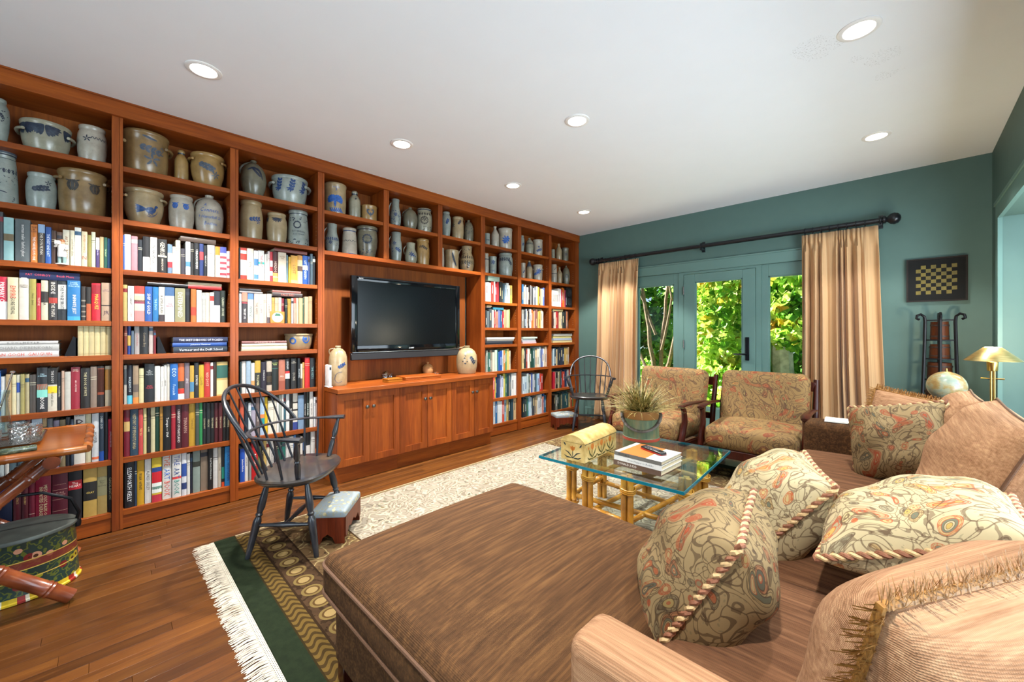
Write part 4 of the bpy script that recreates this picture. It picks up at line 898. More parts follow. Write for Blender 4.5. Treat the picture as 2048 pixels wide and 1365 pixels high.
def crock(shelf_z, left, right, top, prof, gl, ink, decor, label, ears=None, handle=None, cx=XC, name='stoneware_crock', cat='crock', dx=0.0, band=None, group='stoneware on the bookcase', neck=None):
    mid = (left+right)/2
    a = at('x', cx, left, top); b = at('x', cx, right, top)
    c_y = (a.y+b.y)/2; d = Vector((cx-CAM.x, c_y-CAM.y)); cosphi = abs(d.x)/d.length
    R = (b.y-a.y)/2*cosphi
    R = min(R, .131)
    zt = at('x', cx, mid, top).z; Hh = max(.06, zt-shelf_z)
    th = atan2(CAM.y-c_y, CAM.x-cx)
    P = PROF[prof]
    e = MB(); pr = [(r*R, z*Hh) for r, z in P]; pr = [(0, 0)]+pr+[(pr[-1][0]*.98, pr[-1][1]*.75), (0, pr[-1][1]*.74)] if P[-1][0] > .01 else [(0, 0)]+pr
    body = e.lathe(pr, 32).build(name, GL[gl], None, ang=55)
    body.location = (cx, c_y, shelf_z+.0004)
    tag(body, label, cat, group)
    S = Surf(P, R, Hh, th)
    if ears:
        for sg in (-1, 1):
            mb = MB(); v = ears; r = prad(P, v)*R; an = th+sg*(pi/2-.12)
            ca, sa = cos(an), sin(an); pts = []
            for i in range(9):
                q = -1+2*i/8; tt = q*.075*R/.1*1.0
                off = (1-q*q)*R*.17-.004
                pts.append(((r+off)*ca-tt*sa*.9, (r+off)*sa+tt*ca*.9, v*Hh+(1-q*q)*Hh*.03))
            mb.sweep(pts, R*.085, 8); mb.build('ear_handle', GL[gl], body)
    if handle:
        v0, v1, sg = handle; mb = MB(); an = th+sg*1.75; ca, sa = cos(an), sin(an); pts = []
        for i in range(11):
            q = i/10; v = v0+(v1-v0)*q; r0 = prad(P, v0)*R*(1-q)+prad(P, v1)*R*q; off = sin(pi*q)*R*.32
            rr = r0+off-(.004 if i in (0, 10) else 0); pts.append((rr*ca, rr*sa, Hh*(v+.04*sin(pi*q))))
        mb.sweep(pts, max(.006, R*.10), 8, flat=.7); mb.build('strap_handle', GL[gl], body)
    if band:
        for v0, v1, kk in band:
            mb = MB(); S.ring(mb, v0, v1); mb.build('band', INK[kk], body)
    if decor:
        mb = MB(); decor(S, mb)
        if mb.f: mb.build('brushwork', INK[ink], body, smooth=False)['kind'] = 'stuff'
    if neck:
        mb = MB(); S.ring(mb, neck[0], neck[1]); mb.build('neck_glaze', INK[neck[2]], body)
    return body
Z1, Z2 = ZS[0], ZS[1]; Y1, Y2 = 2.290, 1.945; R1, R2 = ZR[0], ZR[1]
JUGS = dict(name='stoneware_jug', cat='jug'); BOT = dict(name='stoneware_bottle', cat='bottle'); PIT = dict(name='stoneware_pitcher', cat='pitcher'); JAR = dict(name='stoneware_jar', cat='jar')
# leftmost bay
crock(Z1, -34, 21, 198, 'ovoid', 'c', 'n', lambda S, m: (d_leaf(S, m, .35, .62, .25, -1.2, 4), d_dots(S, m, 3, 8, .5, .75)), 'tall pale green-grey jar cut by the left edge, top shelf', **JAR)
crock(Z1, 39, 143, 252, 'bowl', 'g', 'n', lambda S, m: [d_feather(S, m, u, .84, .62, sg) for u, sg in ((-.95, -1), (-.9, 1), (-.02, 1), (-.1, -1), (.75, 1))], 'wide grey stoneware bowl with dark feathered swags and side handles', ears=.62, band=None)
crock(Z1, 153, 215, 257, 'jar', 'w', 'n', lambda S, m: (d_flower(S, m, -.35, .62, .24, 5), d_wave(S, m, .66, -.1, 1.1)), 'squat grey jar with dark flower and wavy line, top shelf of leftmost bay', **JAR)
crock(Z2, -30, 38, 303, 'taper', 'c', 'n', lambda S, m: (S.text(m, '3', .72, .12, .25, .12), d_vine(S, m, .62, -1.0, 1.0, .2), d_dots(S, m, 8, 30, .3, .75, .06), S.stroke(m, [(-.3, .25), (.3, .22)], .1)), 'tall banded grey churn with stencilled lines and a 3, cut by left edge', band=[(.905, .925, 'n'), (.84, .85, 'n'), (.94, .97, 's')])
crock(Z2, 50, 115, 350, 'jar', 'c', 'n', lambda S, m: (d_leaf(S, m, -.15, .56, .42, .25, 5), d_flower(S, m, .45, .74, .2, 5)), 'pale blue-grey jar with a dark oak leaf, beside the large brown crock', **JAR)
crock(Z2, 115, 214, 348, 'crock', 't', 'k', lambda S, m: (d_tulip(S, m, -.42, .62, .3), d_tulip(S, m, .5, .60, .28)), 'large brown crock with two dark tulips, second shelf of leftmost bay', ears=.76)
# second bay
crock(Z1, 244, 337, 272, 'crock', 't', 's', lambda S, m: (S.stroke(m, [(-.15, .86), (.2, .82), (.5, .80)], .13), d_leaf(S, m, .12, .56, .34, -.2, 4), d_flower(S, m, .28, .32, .3, 5), S.text(m, '2', .72, .58, .3, .22)), 'big tan crock marked 2 with grey flower, top of second bay', ears=.66)
crock(Z1, 348, 377, 301, 'bottle', 'o', 'n', None, 'squat stoneware bottle between the crock marked 2 and the rounded pot', neck=(.86, .895, 'n'), **BOT)
crock(Z1, 380, 449, 314, 'pot', 'o', 's', lambda S, m: (d_leaf(S, m, -.12, .58, .36, -.35, 5), d_flower(S, m, .5, .36, .22, 6)), 'round-bellied ochre pot with grey leaf and side ears', ears=.76)
crock(Z2, 246, 328, 384, 'pot', 'b', 'b', lambda S, m: d_bird(S, m, .25, .40, .46), 'stoneware pot painted with a long-tailed blue bird', ears=.74)
crock(Z2, 336, 389, 394, 'jar', 'w', 'l', lambda S, m: (d_tulip(S, m, -.5, .66, .28), d_tulip(S, m, .35, .66, .28)), 'pale jar with two bright blue tulips beside the lettered jug', **JAR)
crock(Z2, 388.5, 447.5, 392, 'jug', 'w', 'l', lambda S, m: (S.text(m, 'A.', -.28, .70, .25, .08), S.text(m, 'Conners,', .04, .565, 1.35, .13), S.text(m, '9 Haverhill St.', .06, .40, 1.65, .13), S.text(m, 'Boston.', .12, .24, .95, .12)), 'pale jug lettered in blue script, right end of second bay', handle=(.60, .93, -1), **JUGS)
# third bay
crock(Z1, 480, 533, 322, 'rjug', 'd', 'n', lambda S, m: (S.stroke(m, [(-.5, .66), (.0, .74), (.5, .66), (.75, .45)], .2), S.stroke(m, [(-.1, .72), (.3, .6), (.55, .52)], .22), S.stroke(m, [(.1, .70), (.4, .72), (.7, .60)], .16)), 'bulbous brown-grey jug at the top of the third bay', handle=(.60, .94, -1), **JUGS)
crock(Z1, 541, 616, 360, 'bowl', 'c', 'b', lambda S, m: [(d_leaf(S, m, u, .60, .26, 1.4, 4), d_feather(S, m, u-.05, .52, .26, -1, 3)) for u in (-.62, .12, .85)], 'wide pale cake crock with blue trefoil flowers and side ears', ears=.66)
crock(Z2, 478, 526, 405, 'tall', 'b', 'b', lambda S, m: (d_leaf(S, m, .25, .52, .36, .2, 4), d_flower(S, m, .62, .45, .16, 5)), 'tall tan churn with blue bird brushwork, second shelf of third bay')
crock(Z2, 532, 574.5, 429, 'jar', 'b', 'n', lambda S, m: [d_feather(S, m, u, .82, .5, sg, 4) for u, sg in ((-.95, -1), (.05, 1), (.0, -1))], 'tan jar with dark hanging strokes beside the stencilled crock', **JAR)
crock(Z2, 574, 618, 424, 'taper', 'c', 'n', lambda S, m: (d_wreath(S, m, -.1, .58, .34), S.text(m, 'R T Williams', .05, .40, 1.2, .07, False), S.text(m, '& CO  PENNA', .05, .32, 1.0, .06, False), d_dots(S, m, 4, 16, .05, .22), d_dots(S, m, 14, 14, .66, .80)), 'tall grey crock stencilled with wreath and letters, right end of third bay', band=[(.885, .905, 'n')])
# niche bays
crock(Y1, 648, 692, 371, 'crock', 'b', 'l', lambda S, m: (d_eagle(S, m), S.text(m, 'NORTON', .1, .85, .6, .05, False), S.text(m, '3', .1, .78, .2, .09, False)), 'cylindrical crock with a spread blue eagle, above the television')
crock(Y1, 697, 721, 383, 'bottle', 'g', 'n', lambda S, m: d_feather(S, m, .1, .72, .35, 1, 4), 'stoneware bottle with dark neck beside the eagle crock', neck=(.85, .895, 'n'), **BOT)
crock(Y1, 721, 754, 414, 'mug', 'o', 's', lambda S, m: d_heart(S, m, .2, .56, .46), 'small ochre pot with a dark heart above the television')
crock(Y2, 650, 678, 449, 'pitcher', 'c', 'b', lambda S, m: (d_vine(S, m, .48, -1, 1, .25), d_dots(S, m, 6, 10, .2, .36), d_flower(S, m, -.2, .36, .25, 6)), 'round-bellied pitcher with blue leaves at the left end of the niche shelf', handle=(.45, .9, -1), **PIT)
crock(Y2, 683, 714.5, 458, 'taper', 'w', 'n', lambda S, m: d_wave(S, m, .52, -1.3, 1.3, .025), 'tapered pale jar with a wavy blue line and banded rim', band=[(.87, .90, 'b'), (.05, .07, 'b')], **JAR)
crock(Y2, 713, 755, 456, 'pot', 'd', 'n', lambda S, m: (d_wreath(S, m, 0, .58, .42), S.text(m, 'A P DONAGHHO', .0, .60, 1.0, .06, False), S.text(m, 'PARKERSBURG', 0, .50, 1.0, .06, False), S.text(m, '2', .05, .2, .2, .12), d_dots(S, m, 9, 14, .12, .3)), 'greenish-grey stencilled crock with a 2, right of the wavy-banded jar', band=[(.88, .90, 'n')])
crock(Y1, 779.6, 802, 400, 'pitcher', 'c', 'b', lambda S, m: (d_dots(S, m, 12, 40, .08, .6, .16), d_flower(S, m, 0, .45, .3, 7)), 'tall pitcher covered in blue dabs, middle niche bay', handle=(.4, .9, -1), **PIT)
crock(Y1, 805, 835, 416, 'rjug', 'd', 'n', None, 'plain olive-grey round jug in the middle niche bay', handle=(.55, .94, -1), **JUGS)
crock(Y1, 832, 864, 420, 'jar', 'g', 'k', lambda S, m: (d_wreath(S, m, .05, .5, .45), d_flower(S, m, .05, .55, .28, 6), d_dots(S, m, 15, 14, .1, .25), d_vine(S, m, .76, -1, 1, .15)), 'grey crock thick with black stencilling, middle niche bay', band=[(.92, .96, 'n')])
crock(Y2, 780, 804, 466, 'tpitch', 'c', 'b', lambda S, m: (d_flower(S, m, -.3, .62, .3, 6), d_leaf(S, m, .3, .42, .4, -.6, 4), d_dots(S, m, 18, 8, .3, .5)), 'tall pale pitcher with blue flower spray, lower middle niche bay', handle=(.45, .9, -1), **PIT)
crock(Y2, 809, 834, 487, 'pitcher', 'g', 'b', lambda S, m: (d_flower(S, m, .1, .45, .35, 6), d_leaf(S, m, .45, .40, .3, -.4, 3)), 'small grey pitcher with one blue flower, lower middle niche bay', handle=(.45, .9, -1), **PIT)
crock(Y2, 831.5, 859, 480, 'tall', 'o', 'k', lambda S, m: (d_leaf(S, m, .2, .68, .35, -.5, 4), d_flower(S, m, -.35, .70, .22, 5)), 'brown jar with dark leaves, lower middle niche bay', **JAR)
crock(Y1, 882, 902, 425, 'ovoid', 'c', 'b', lambda S, m: d_leaf(S, m, .25, .60, .42, 1.2, 5), 'pale blue-grey jar with blue fern, right niche bay', **JAR)
crock(Y1, 903, 927.6, 436, 'tall', 'b', 'n', lambda S, m: (d_leaf(S, m, .3, .74, .32, .9, 4), d_flower(S, m, -.85, .62, .3, 6)), 'tan cylindrical jar with dark sprigs, right niche bay', **JAR)
crock(Y1, 927, 947, 441, 'jug', 'd', 'n', lambda S, m: (S.text(m, '5', .1, .42, .35, .2), d_dots(S, m, 22, 10, .45, .72, .2)), 'grey jug with a dark 5, right niche bay', **JUGS)
crock(Y2, 877, 888.5, 497, 'tall', 'w', 'b', None, 'pale jar mostly hidden behind a niche divider', **JAR)
crock(Y2, 888.5, 917, 502, 'mug', 'b', 'n', lambda S, m: S.stroke(m, [(.1, .85), (.35, .5), (.75, .15)], .3), 'tan mug-shaped pot with one dark slanting stroke', handle=(.3, .85, -1))
crock(Y2, 919, 948, 494, 'pitcher', 'b', 'k', lambda S, m: (d_vine(S, m, .35, -1, 1, .3), d_vine(S, m, .55, -1, 1, .2), d_leaf(S, m, .2, .22, .3, 1.2, 3), d_dots(S, m, 30, 16, .62, .9)), 'tan pitcher covered in brown vines, right niche bay', handle=(.45, .92, -1), **PIT)
# right-hand bays
crock(R1, 968, 980, 468, 'mug', 'c', 'n', lambda S, m: d_leaf(S, m, .3, .5, .4, 0, 3), 'small pale mug at the top of the bay right of the niche')
crock(R1, 981.6, 998, 453, 'slim', 'w', 'n', None, 'slim pale bottle at the top of the bay right of the niche', **BOT)
crock(R1, 995.6, 1024, 459, 'crock', 'w', 'l', lambda S, m: (d_flower(S, m, .15, .45, .46, 8), d_leaf(S, m, .15, .40, .4, .8, 4)), 'pale crock with a big blue blossom at the top, right of the niche')
crock(R2, 966, 977.5, 508, 'canj', 'w', 'n', None, 'white jar with dark band, left on second shelf right of the niche', band=[(.70, .74, 'n')], **JAR)
crock(R2, 977.5, 993, 514, 'crock', 'c', 'b', lambda S, m: (d_flower(S, m, .1, .68, .5, 7), S.text(m, '1 Gallon', 0, .22, 1.2, .12), d_dots(S, m, 33, 8, .05, .3)), 'small crock crowded with blue flower and script')
crock(R2, 995.6, 1025.5, 508, 'jar', 'c', 'n', lambda S, m: (d_vine(S, m, .72, -1, .5, .25), d_leaf(S, m, .62, .62, .3, -1.0, 4)), 'large blue-grey jar with a dark leafy band, right of the niche', **JAR)
crock(R1, 1038, 1049, 472, 'ovoid', 'c', 'b', lambda S, m: d_leaf(S, m, .5, .5, .4, 1.3, 5), 'blue-sprigged jar half hidden at the left, next-to-last bay top', **JAR)
crock(R1, 1050, 1067, 477, 'jug', 'g', 'n', lambda S, m: d_vine(S, m, .66, -.9, .9, .25), 'grey jug with dark sprig, next-to-last bay top', **JUGS)
crock(R1, 1065, 1085, 481, 'crock', 'w', 'b', lambda S, m: (d_leaf(S, m, .25, .36, .42, .4, 4), d_feather(S, m, .4, .6, .4, -1, 4)), 'pale crock with blue bird, next-to-last bay top')
crock(R2, 1040, 1051, 527, 'crock', 'w', 'b', lambda S, m: d_leaf(S, m, .4, .45, .4, 1, 4), 'slim pale crock at the left, next-to-last bay second shelf')
crock(R2, 1051.6, 1065, 522, 'slim', 'b', 'n', None, 'tan bottle with blue-grey shoulder, next-to-last bay', neck=(.60, .92, 's'), **BOT)
crock(R2, 1065, 1085, 531, 'crock', 'w', 'l', lambda S, m: (d_flower(S, m, .3, .6, .45, 7), d_leaf(S, m, -.3, .45, .4, .4, 4)), 'pale crock with blue flower spray, next-to-last bay second shelf', ears=.7)
crock(R1, 1101, 1110, 500, 'mug', 'g', 'n', lambda S, m: d_dots(S, m, 50, 8, .3, .7, .2), 'small grey mug, top of the bay nearest the window')
crock(R1, 1110.7, 1124, 488, 'slim', 'b', 'n', None, 'plain biscuit bottle, top of the bay nearest the window', **BOT)
crock(R1, 1123, 1137, 497, 'crock', 'd', 'n', lambda S, m: d_flower(S, m, .3, .55, .35, 6), 'dull grey crock, top of the bay nearest the window')
crock(R2, 1101, 1114, 530, 'canj', 'w', 'n', lambda S, m: d_leaf(S, m, .3, .74, .25, 1, 3), 'white jar with blue band, bay nearest the window', band=[(.50, .53, 'n')], **JAR)
crock(R2, 1113, 1124.6, 535, 'slim', 'b', 'k', lambda S, m: d_leaf(S, m, .2, .66, .3, 1.3, 3), 'small biscuit bottle beside the flask-shaped jug', **BOT)
crock(R2, 1124, 1140, 532, 'rjug', 'd', 'n', lambda S, m: d_wreath(S, m, .2, .45, .4), 'grey flask-shaped jug, bay nearest the window', **JUGS)
crock(ZS[4], 569, 625, 668, 'bowl', 'b', 'l', lambda S, m: (d_wreath(S, m, -.45, .55, .22), S.stroke(m, [(.35, .85), (.3, .6), (.55, .42), (.8, .6), (.75, .9)], .12, n=12), d_feather(S, m, .6, .75, .3, -1, 4)), 'low biscuit pot with blue loops on the third shelf of the third bay')
# the two jugs on the countertop
crock(.781, 657, 694.5, 692, 'cyljug', 'b', 'b', lambda S, m: (d_leaf(S, m, .35, .50, .34, .5, 4), S.stroke(m, [(.45, .35), (-.1, .32), (-.35, .18), (.0, .08), (.4, .12)], .035, taper=False, n=14), d_feather(S, m, .45, .55, .3, 1, 4)), 'tall cylindrical biscuit jug with blue flower, left end of the countertop', handle=(.78, .93, -1), cx=-.02, **JUGS)
crock(.781, 912, 954, 692, 'jug', 'b', 'n', lambda S, m: (S.text(m, '2', -.2, .62, .25, .14), d_leaf(S, m, .55, .52, .3, -1.0, 4), d_dots(S, m, 61, 5, .35, .5)), 'biscuit jug marked 2 at the right end of the countertop', handle=(.72, .95, -1), cx=-.02, **JUGS)

# ================================================================== things in and on the bookcase
# doctor figurine
def figurine():
    p = at('x', -.016, 124, 527); e = empty('figurine', (-.020, p.y, ZS[2]+.0004), radians(-20), 'white ceramic doctor figurine standing in front of the books', 'figurine')
    por = plain('porcelain_white', 'e4ddd4', .2, var=.03); trs = plain('porcelain_grey_green', '7c9490', .2); skin = plain('porcelain_skin', 'd2a184', .25); hair = plain('porcelain_hair', '9a5a30', .3)
    MB().lathe([(0, 0), (.028, 0), (.029, .004), (.026, .007), (0, .008)], 20, sx=.75).build('base', por, e)
    mb = MB()
    for s in (-1, 1): mb.sweep([(0, s*.0095, .006), (.0, s*.0105, .03), (0, s*.008, .062)], [.0075, .0085, .010], 10)
    mb.build('trousers', trs, e)
    MB().lathe([(0, .045), (.018, .045), (.0205, .055), (.018, .085), (.0195, .108), (.016, .119), (.006, .123), (0, .124)], 18, sx=.7).build('coat', por, e)
    mb = MB(); mb.sweep([(0, .018, .114), (.006, .026, .095), (.016, .018, .088)], [.007, .0065, .005], 8); mb.sweep([(0, -.018, .114), (.008, -.025, .105), (.018, -.012, .122)], [.007, .0065, .005], 8); mb.build('sleeves', por, e)
    MB().lathe([(0, .119), (.006, .120), (.0105, .128), (.0115, .135), (.0095, .143), (0, .147)], 14).build('head', skin, e)
    MB().lathe([(.0121, .134), (.0118, .141), (.008, .1485), (0, .150)], 14).build('hair', hair, e)
    mb = MB(); mb.rbox((.006, .013, .012), .003, 3, c=(.010, -.014, .128)); mb.build('papers', por, e)
figurine()
# metal book-ends
def bookend(bay, cr, xl, xr, yt, lab, slope=1):
    a = cpt(cr, xl, yt); b = cpt(cr, xr, yt); z = ZS[4]; h_ = a.z-z; w_ = b.y-a.y
    e = empty('bookend', (XS, a.y, z+.0004), 0, lab, 'bookend')
    mb = MB()
    pts = [(0, 0), (w_, 0), (w_, h_*.9), (w_*.72, h_)] if slope > 0 else [(0, 0), (w_, 0), (w_*.25, h_), (0, h_*.92)]
    n = len(pts)
    mb.add([(-.004, y, z_) for y, z_ in pts]+[(-.018, y, z_) for y, z_ in pts], [tuple(range(n)), tuple(reversed(range(n, 2*n)))]+[(i, n+i, n+(i+1) % n, (i+1) % n) for i in range(n)])
    mb.build('upright_plate', M['black_iron'], e, smooth=False)
    BX('side_plate', (-.13, (w_-.004 if slope > 0 else 0), 0), (-.004, (w_ if slope > 0 else .004), h_*.9), M['black_iron'], e)
bookend(0, 'A', 548, 655, 1165, 'black metal bookend left of the cream volumes', 1)
bookend(1, 'A', 1335, 1420, 1165, 'black metal bookend right of the short row, second bay', -1)
# small framed tile leaning on the books of the third bay
a = cpt('E', 536, 1085, -.012); b = cpt('E', 752, 1258, -.012)
e = empty('framed_tile', (-.012, a.y, ZS[3]+.0004), 0, 'small orange framed tile with a round bird picture before the books', 'tile')
Wt, Ht = b.y-a.y, a.z-ZS[3]
BX('frame', (-.010, 0, 0), (0, Wt, Ht), plain('orange_wood', 'c87420', .4), e, .002)
mb = MB(); mb.T = Matrix.Translation((.0006, Wt/2, Ht/2)) @ Matrix.Rotation(pi/2, 4, 'Y'); mb.lathe([(0, .0006), (min(Wt, Ht)*.40, .0006), (min(Wt, Ht)*.42, 0)], 28); mb.build('picture', plain('pale_blue_tile', 'a8bcc8', .2), e)
mb = MB(); mb.add([(.0018, Wt/2-.022, Ht*.62), (.0018, Wt/2+.022, Ht*.62), (.0018, Wt/2+.016, Ht*.82), (.0018, Wt/2-.012, Ht*.84)], [(0, 1, 2, 3)]); mb.build('hill', plain('tile_green', '2c5c3c', .3), e, smooth=False)
mb = MB(); mb.add([(.0022, Wt/2-.014, Ht*.58), (.0022, Wt/2+.0, Ht*.44), (.0022, Wt/2+.022, Ht*.5), (.0022, Wt/2+.004, Ht*.54)], [(0, 1, 2, 3)]); mb.build('bird', plain('tile_white', 'e8e8e4', .3), e, smooth=False)
# ventilated box and loudspeaker in the bay nearest the window
a = at('x', XS, 1104.5, 581); b = at('x', XS, 1117, 581); zz = ZR[2]
e = empty('storage_box', (XS, a.y, zz+.0004), 0, 'cream slotted magazine box beside the loudspeaker', 'box')
BX('body', (-.2, 0, 0), (0, b.y-a.y, a.z-zz), plain('cream_card', 'd8d0c0', .6), e, .002)
for i in range(6):
    q = (b.y-a.y)*(.12+.13*i); BX('slot', (-.001, q, .07), (.0008, q+.007, .17), plain('slot_dark', '1c1a18', .8) if i == 0 else bpy.data.materials['slot_dark'], e)
a = at('x', XS, 1133.5, 575); b = at('x', XS, 1144, 575)
e = empty('loudspeaker', (XS, a.y, zz+.0004), 0, 'small black two-cone loudspeaker near the window end of the bookcase', 'loudspeaker')
wS, hS = b.y-a.y, a.z-zz
BX('cabinet', (-.2, 0, 0), (0, wS, hS), plain('speaker_black', '121314', .5), e, .004)
for z_ in (.28, .73):
    mb = MB(); mb.T = Matrix.Translation((0, wS/2, hS*z_)) @ Matrix.Rotation(pi/2, 4, 'Y'); mb.lathe([(wS*.42, 0), (wS*.42, .004), (wS*.38, .004), (wS*.16, -.006 if False else .001), (wS*.12, .004), (0, .006)], 24); mb.build('cone', plain('speaker_cone', '2a2c2e', .35), e)

# ---- television
tv = empty('television', (-.08, 2.195, .987), 0, 'large flat black television mounted in the niche', 'television')
tvb = plain('piano_black', '07080b', .06, var=.1); tvs = NT('tv_screen').set('020508', .22, spec=.35)
HW, HT = .6175, .777
mb = MB(); f = .045
z0 = .075
mb.box((-.02, -HW, z0), (.022, -HW+f+.012, HT)); mb.box((-.02, HW-f-.012, z0), (.022, HW, HT)); mb.box((-.02, -HW+f, HT-f), (.022, HW-f, HT)); mb.box((-.02, -HW+f, z0), (.022, HW-f, z0+.06))
mb.build('bezel', tvb, tv, bevel=.003, seg=2)
BX('screen', (-.015, -HW+f, z0+.05), (.016, HW-f, HT-f+.005), tvs, tv)
BX('speaker_bar', (-.02, -HW, 0), (.016, HW, z0-.006), plain('tv_speaker_cloth', '15161a', .55), tv, .006)
mb = MB(); mb.box((-.02, -HW+.01, z0-.006), (.020, HW-.01, z0)); mb.build('silver_strip', plain('silver_trim', '8c9096', .25, .9), tv, smooth=False)
BX('back_shell', (-.075, -HW*.86, .09), (-.02, HW*.86, HT*.92), tvb, tv, .01)
BX('wall_mount', (-.188, -.22, .28), (-.075, .22, .55), M['black_iron'], tv)
for s_, yy, zz_, wd in (('SHARP', .0, z0+.026, .075), ('AQUOS', -HW+.09, HT-.020, .045)):
    vs, fs = fit_text(s_, wd, .014); mb = MB(); mb.add([(.0228, yy+x, zz_+y) for x, y in vs], fs); q = mb.build('logo', M['ink'], tv, smooth=False); q.color = hx('c8ccd0')
# ---- small things on the countertop
CT = .7815
t = NT('crystal'); t.set('ffffff', .02, Transmission_Weight=1.0, IOR=1.5); M['crystal'] = t.m
def crystal_animal(px, py, L, lab):
    p = at('z', CT, px, py); e = empty('crystal_animal', (p.x, p.y, CT), radians(100), lab, 'figurine')
    s = L/.12
    mb = MB(); mb.sweep([(-.055*s, 0, .026*s), (-.035*s, 0, .034*s), (0, 0, .040*s), (.03*s, 0, .036*s), (.048*s, 0, .030*s), (.062*s, 0, .022*s)], [.008*s, .02*s, .024*s, .021*s, .014*s, .006*s], 12); mb.build('body', M['crystal'], e)
    for a, b in ((-.03, -.012), (-.03, .012), (.028, -.012), (.028, .012)): MB().tube((a*s, b*s, 0), (a*s, b*s, .03*s), .008*s, .010*s, 8).build('leg', M['crystal'], e)
crystal_animal(775, 756, .13, 'clear crystal bear figurine on the countertop below the television')
crystal_animal(873, 751, .07, 'small clear crystal figurine beside the wooden acorn jar')
wb = wood('box_wood', '6a3a10', '9a5c1c', 'b47428', .3, 'y', 2)
p = at('z', CT, 785, 764); o = empty('wooden_box', (p.x, p.y, CT), radians(4), 'small golden-brown wooden box in front of the crystal bear', 'box')
BX('body', (-.05, -.075, 0), (.05, .075, .022), wb, o, .002); BX('lid', (-.052, -.077, .0225), (.052, .077, .034), wb, o, .003)
p = at('z', CT, 838, 757); o = empty('backgammon_case', (p.x, p.y, CT), radians(-2), 'flat dark brown wooden case on the countertop', 'case')
BX('body', (-.10, -.20, 0), (.10, .20, .016), M['cherry_h'], o, .002); BX('lid', (-.102, -.202, .0165), (.102, .202, .032), M['cherry_h'], o, .003)
p = at('z', CT, 859, 752); o = empty('acorn_jar', (p.x-.03, p.y, CT), 0, 'turned wooden acorn-shaped jar on the countertop', 'jar')
o.location = (at('z', CT, 861, 751).x-.05, at('z', CT, 861, 751).y, CT)
tw = wood('turned_wood', '8a5a30', 'b07c4c', 'c8966a', .4, 'z', 2)
MB().lathe([(0, 0), (.036, 0), (.044, .012), (.054, .040), (.056, .060), (.053, .074)], 24).build('body', tw, o)
MB().lathe([(.057, .0745), (.050, .096), (.034, .112), (.012, .118), (.008, .123), (.014, .131), (.010, .139), (0, .141)], 24).build('lid', tw, o)
# white modem standing beside the left jug
p = at('z', CT, 655, 774); o = empty('modem', (.035, 1.336, CT), 0, 'slim white upright modem at the left end of the countertop', 'modem')
MB().rbox((.045, .012, .090), .006, 4, c=(0, 0, .098)).build('body', plain('white_plastic', 'e2e0dc', .35), o)
BX('stand', (-.05, -.02, 0), (.05, .02, .008), bpy.data.materials['white_plastic'], o, .003)
BX('display', (.0455-.002, -.007, .145), (.0458, .007, .170), plain('display_dark', '20242a', .2), o)
# ================================================================== textiles
def paisley(name, base, cols, scale=9.0, rough=.75, lines='5a3a2a', accent='b04a28', strength=1.0):
    """swirling teardrop motifs: warped cells with concentric outlines"""
    t = NT(name); v = t.obj()
    nz = t.noise(v, scale*.42, 1, .4, out=1)
    wv = t.node('ShaderNodeVectorMath', {0: nz, 1: (.5, .5, .5)}, operation='SUBTRACT').outputs[0]
    wv = t.node('ShaderNodeVectorMath', {0: wv, 'Scale': 6.5/scale}, operation='SCALE').outputs[0]
    vv = t.node('ShaderNodeVectorMath', {0: v, 1: wv}, operation='ADD').outputs[0]
    d = t.voro(vv, scale); cs = t.sep(t.voro(vv, scale, out='Color'))
    edge = t.voro(vv, scale, feature='DISTANCE_TO_EDGE')
    pal = t.ramp(cs[0], [(i/len(cols), c) for i, c in enumerate(cols)], 'CONSTANT')
    pal2 = t.ramp(cs[1], [(i/len(cols), c) for i, c in enumerate(reversed(cols))], 'CONSTANT')
    lc = t.mix(t.math('GREATER_THAN', cs[2], .55), lines, accent)
    lc2 = t.mix(t.math('GREATER_THAN', cs[1], .6), accent, lines)
    def ringat(r, w_): return t.math('LESS_THAN', t.math('ABSOLUTE', t.math('SUBTRACT', d, r)), w_)
    d3 = t.voro(vv, scale*4.2); dots = t.math('LESS_THAN', d3, .20)
    scroll = t.math('GREATER_THAN', t.math('SINE', t.math('MULTIPLY', t.noise(vv, scale*.8, 2, .4), 40.0)), .86)
    petals = t.math('LESS_THAN', t.voro(vv, scale*2.6, feature='DISTANCE_TO_EDGE'), .06)
    c = t.mix(t.math('MULTIPLY', t.noise(v, 5, 2), .6), base[0], base[1])
    c = t.mix(t.math('MULTIPLY', dots, .4), c, cols[2])
    c = t.mix(t.math('MULTIPLY', scroll, .7*strength), c, lines)
    c = t.mix(t.math('LESS_THAN', d, .42), c, t.mix(.5, c, pal2))
    c = t.mix(t.math('MULTIPLY', t.math('MULTIPLY', petals, t.math('LESS_THAN', d, .42)), .6*strength), c, lc)
    c = t.mix(t.math('LESS_THAN', d, .27), c, pal)
    c = t.mix(t.math('LESS_THAN', d, .16), c, base[0])
    c = t.mix(t.math('LESS_THAN', d, .10), c, pal2)
    for r, w_ in ((.42, .018), (.36, .010), (.27, .016), (.16, .014), (.10, .012)): c = t.mix(t.math('MULTIPLY', ringat(r, w_), .8*strength), c, lc if r > .2 else lc2)
    c = t.mix(t.math('MULTIPLY', t.math('LESS_THAN', edge, .022), .7), c, lines)
    t.bump(t.noise(v, 700, 2), .15, .001)
    return t.set(c, rough, spec=.25)
M['paisley_chair'] = paisley('paisley_armchair', ('876b42', '725836'), ['a07a48', '8c4a2e', '7c6a42', '98703c', '7c3a26', '8c7a4c'], 10, lines='4e3826', accent='7c3a24')
M['paisley_light'] = paisley('paisley_pillow', ('c4b48e', 'ad9c76'), ['bb9c54', '9a8a5c', '6c6c58', 'b08a4c', 'c8b47c', '75755f'], 13, lines='5c4430', accent='b5421c', strength=.85)
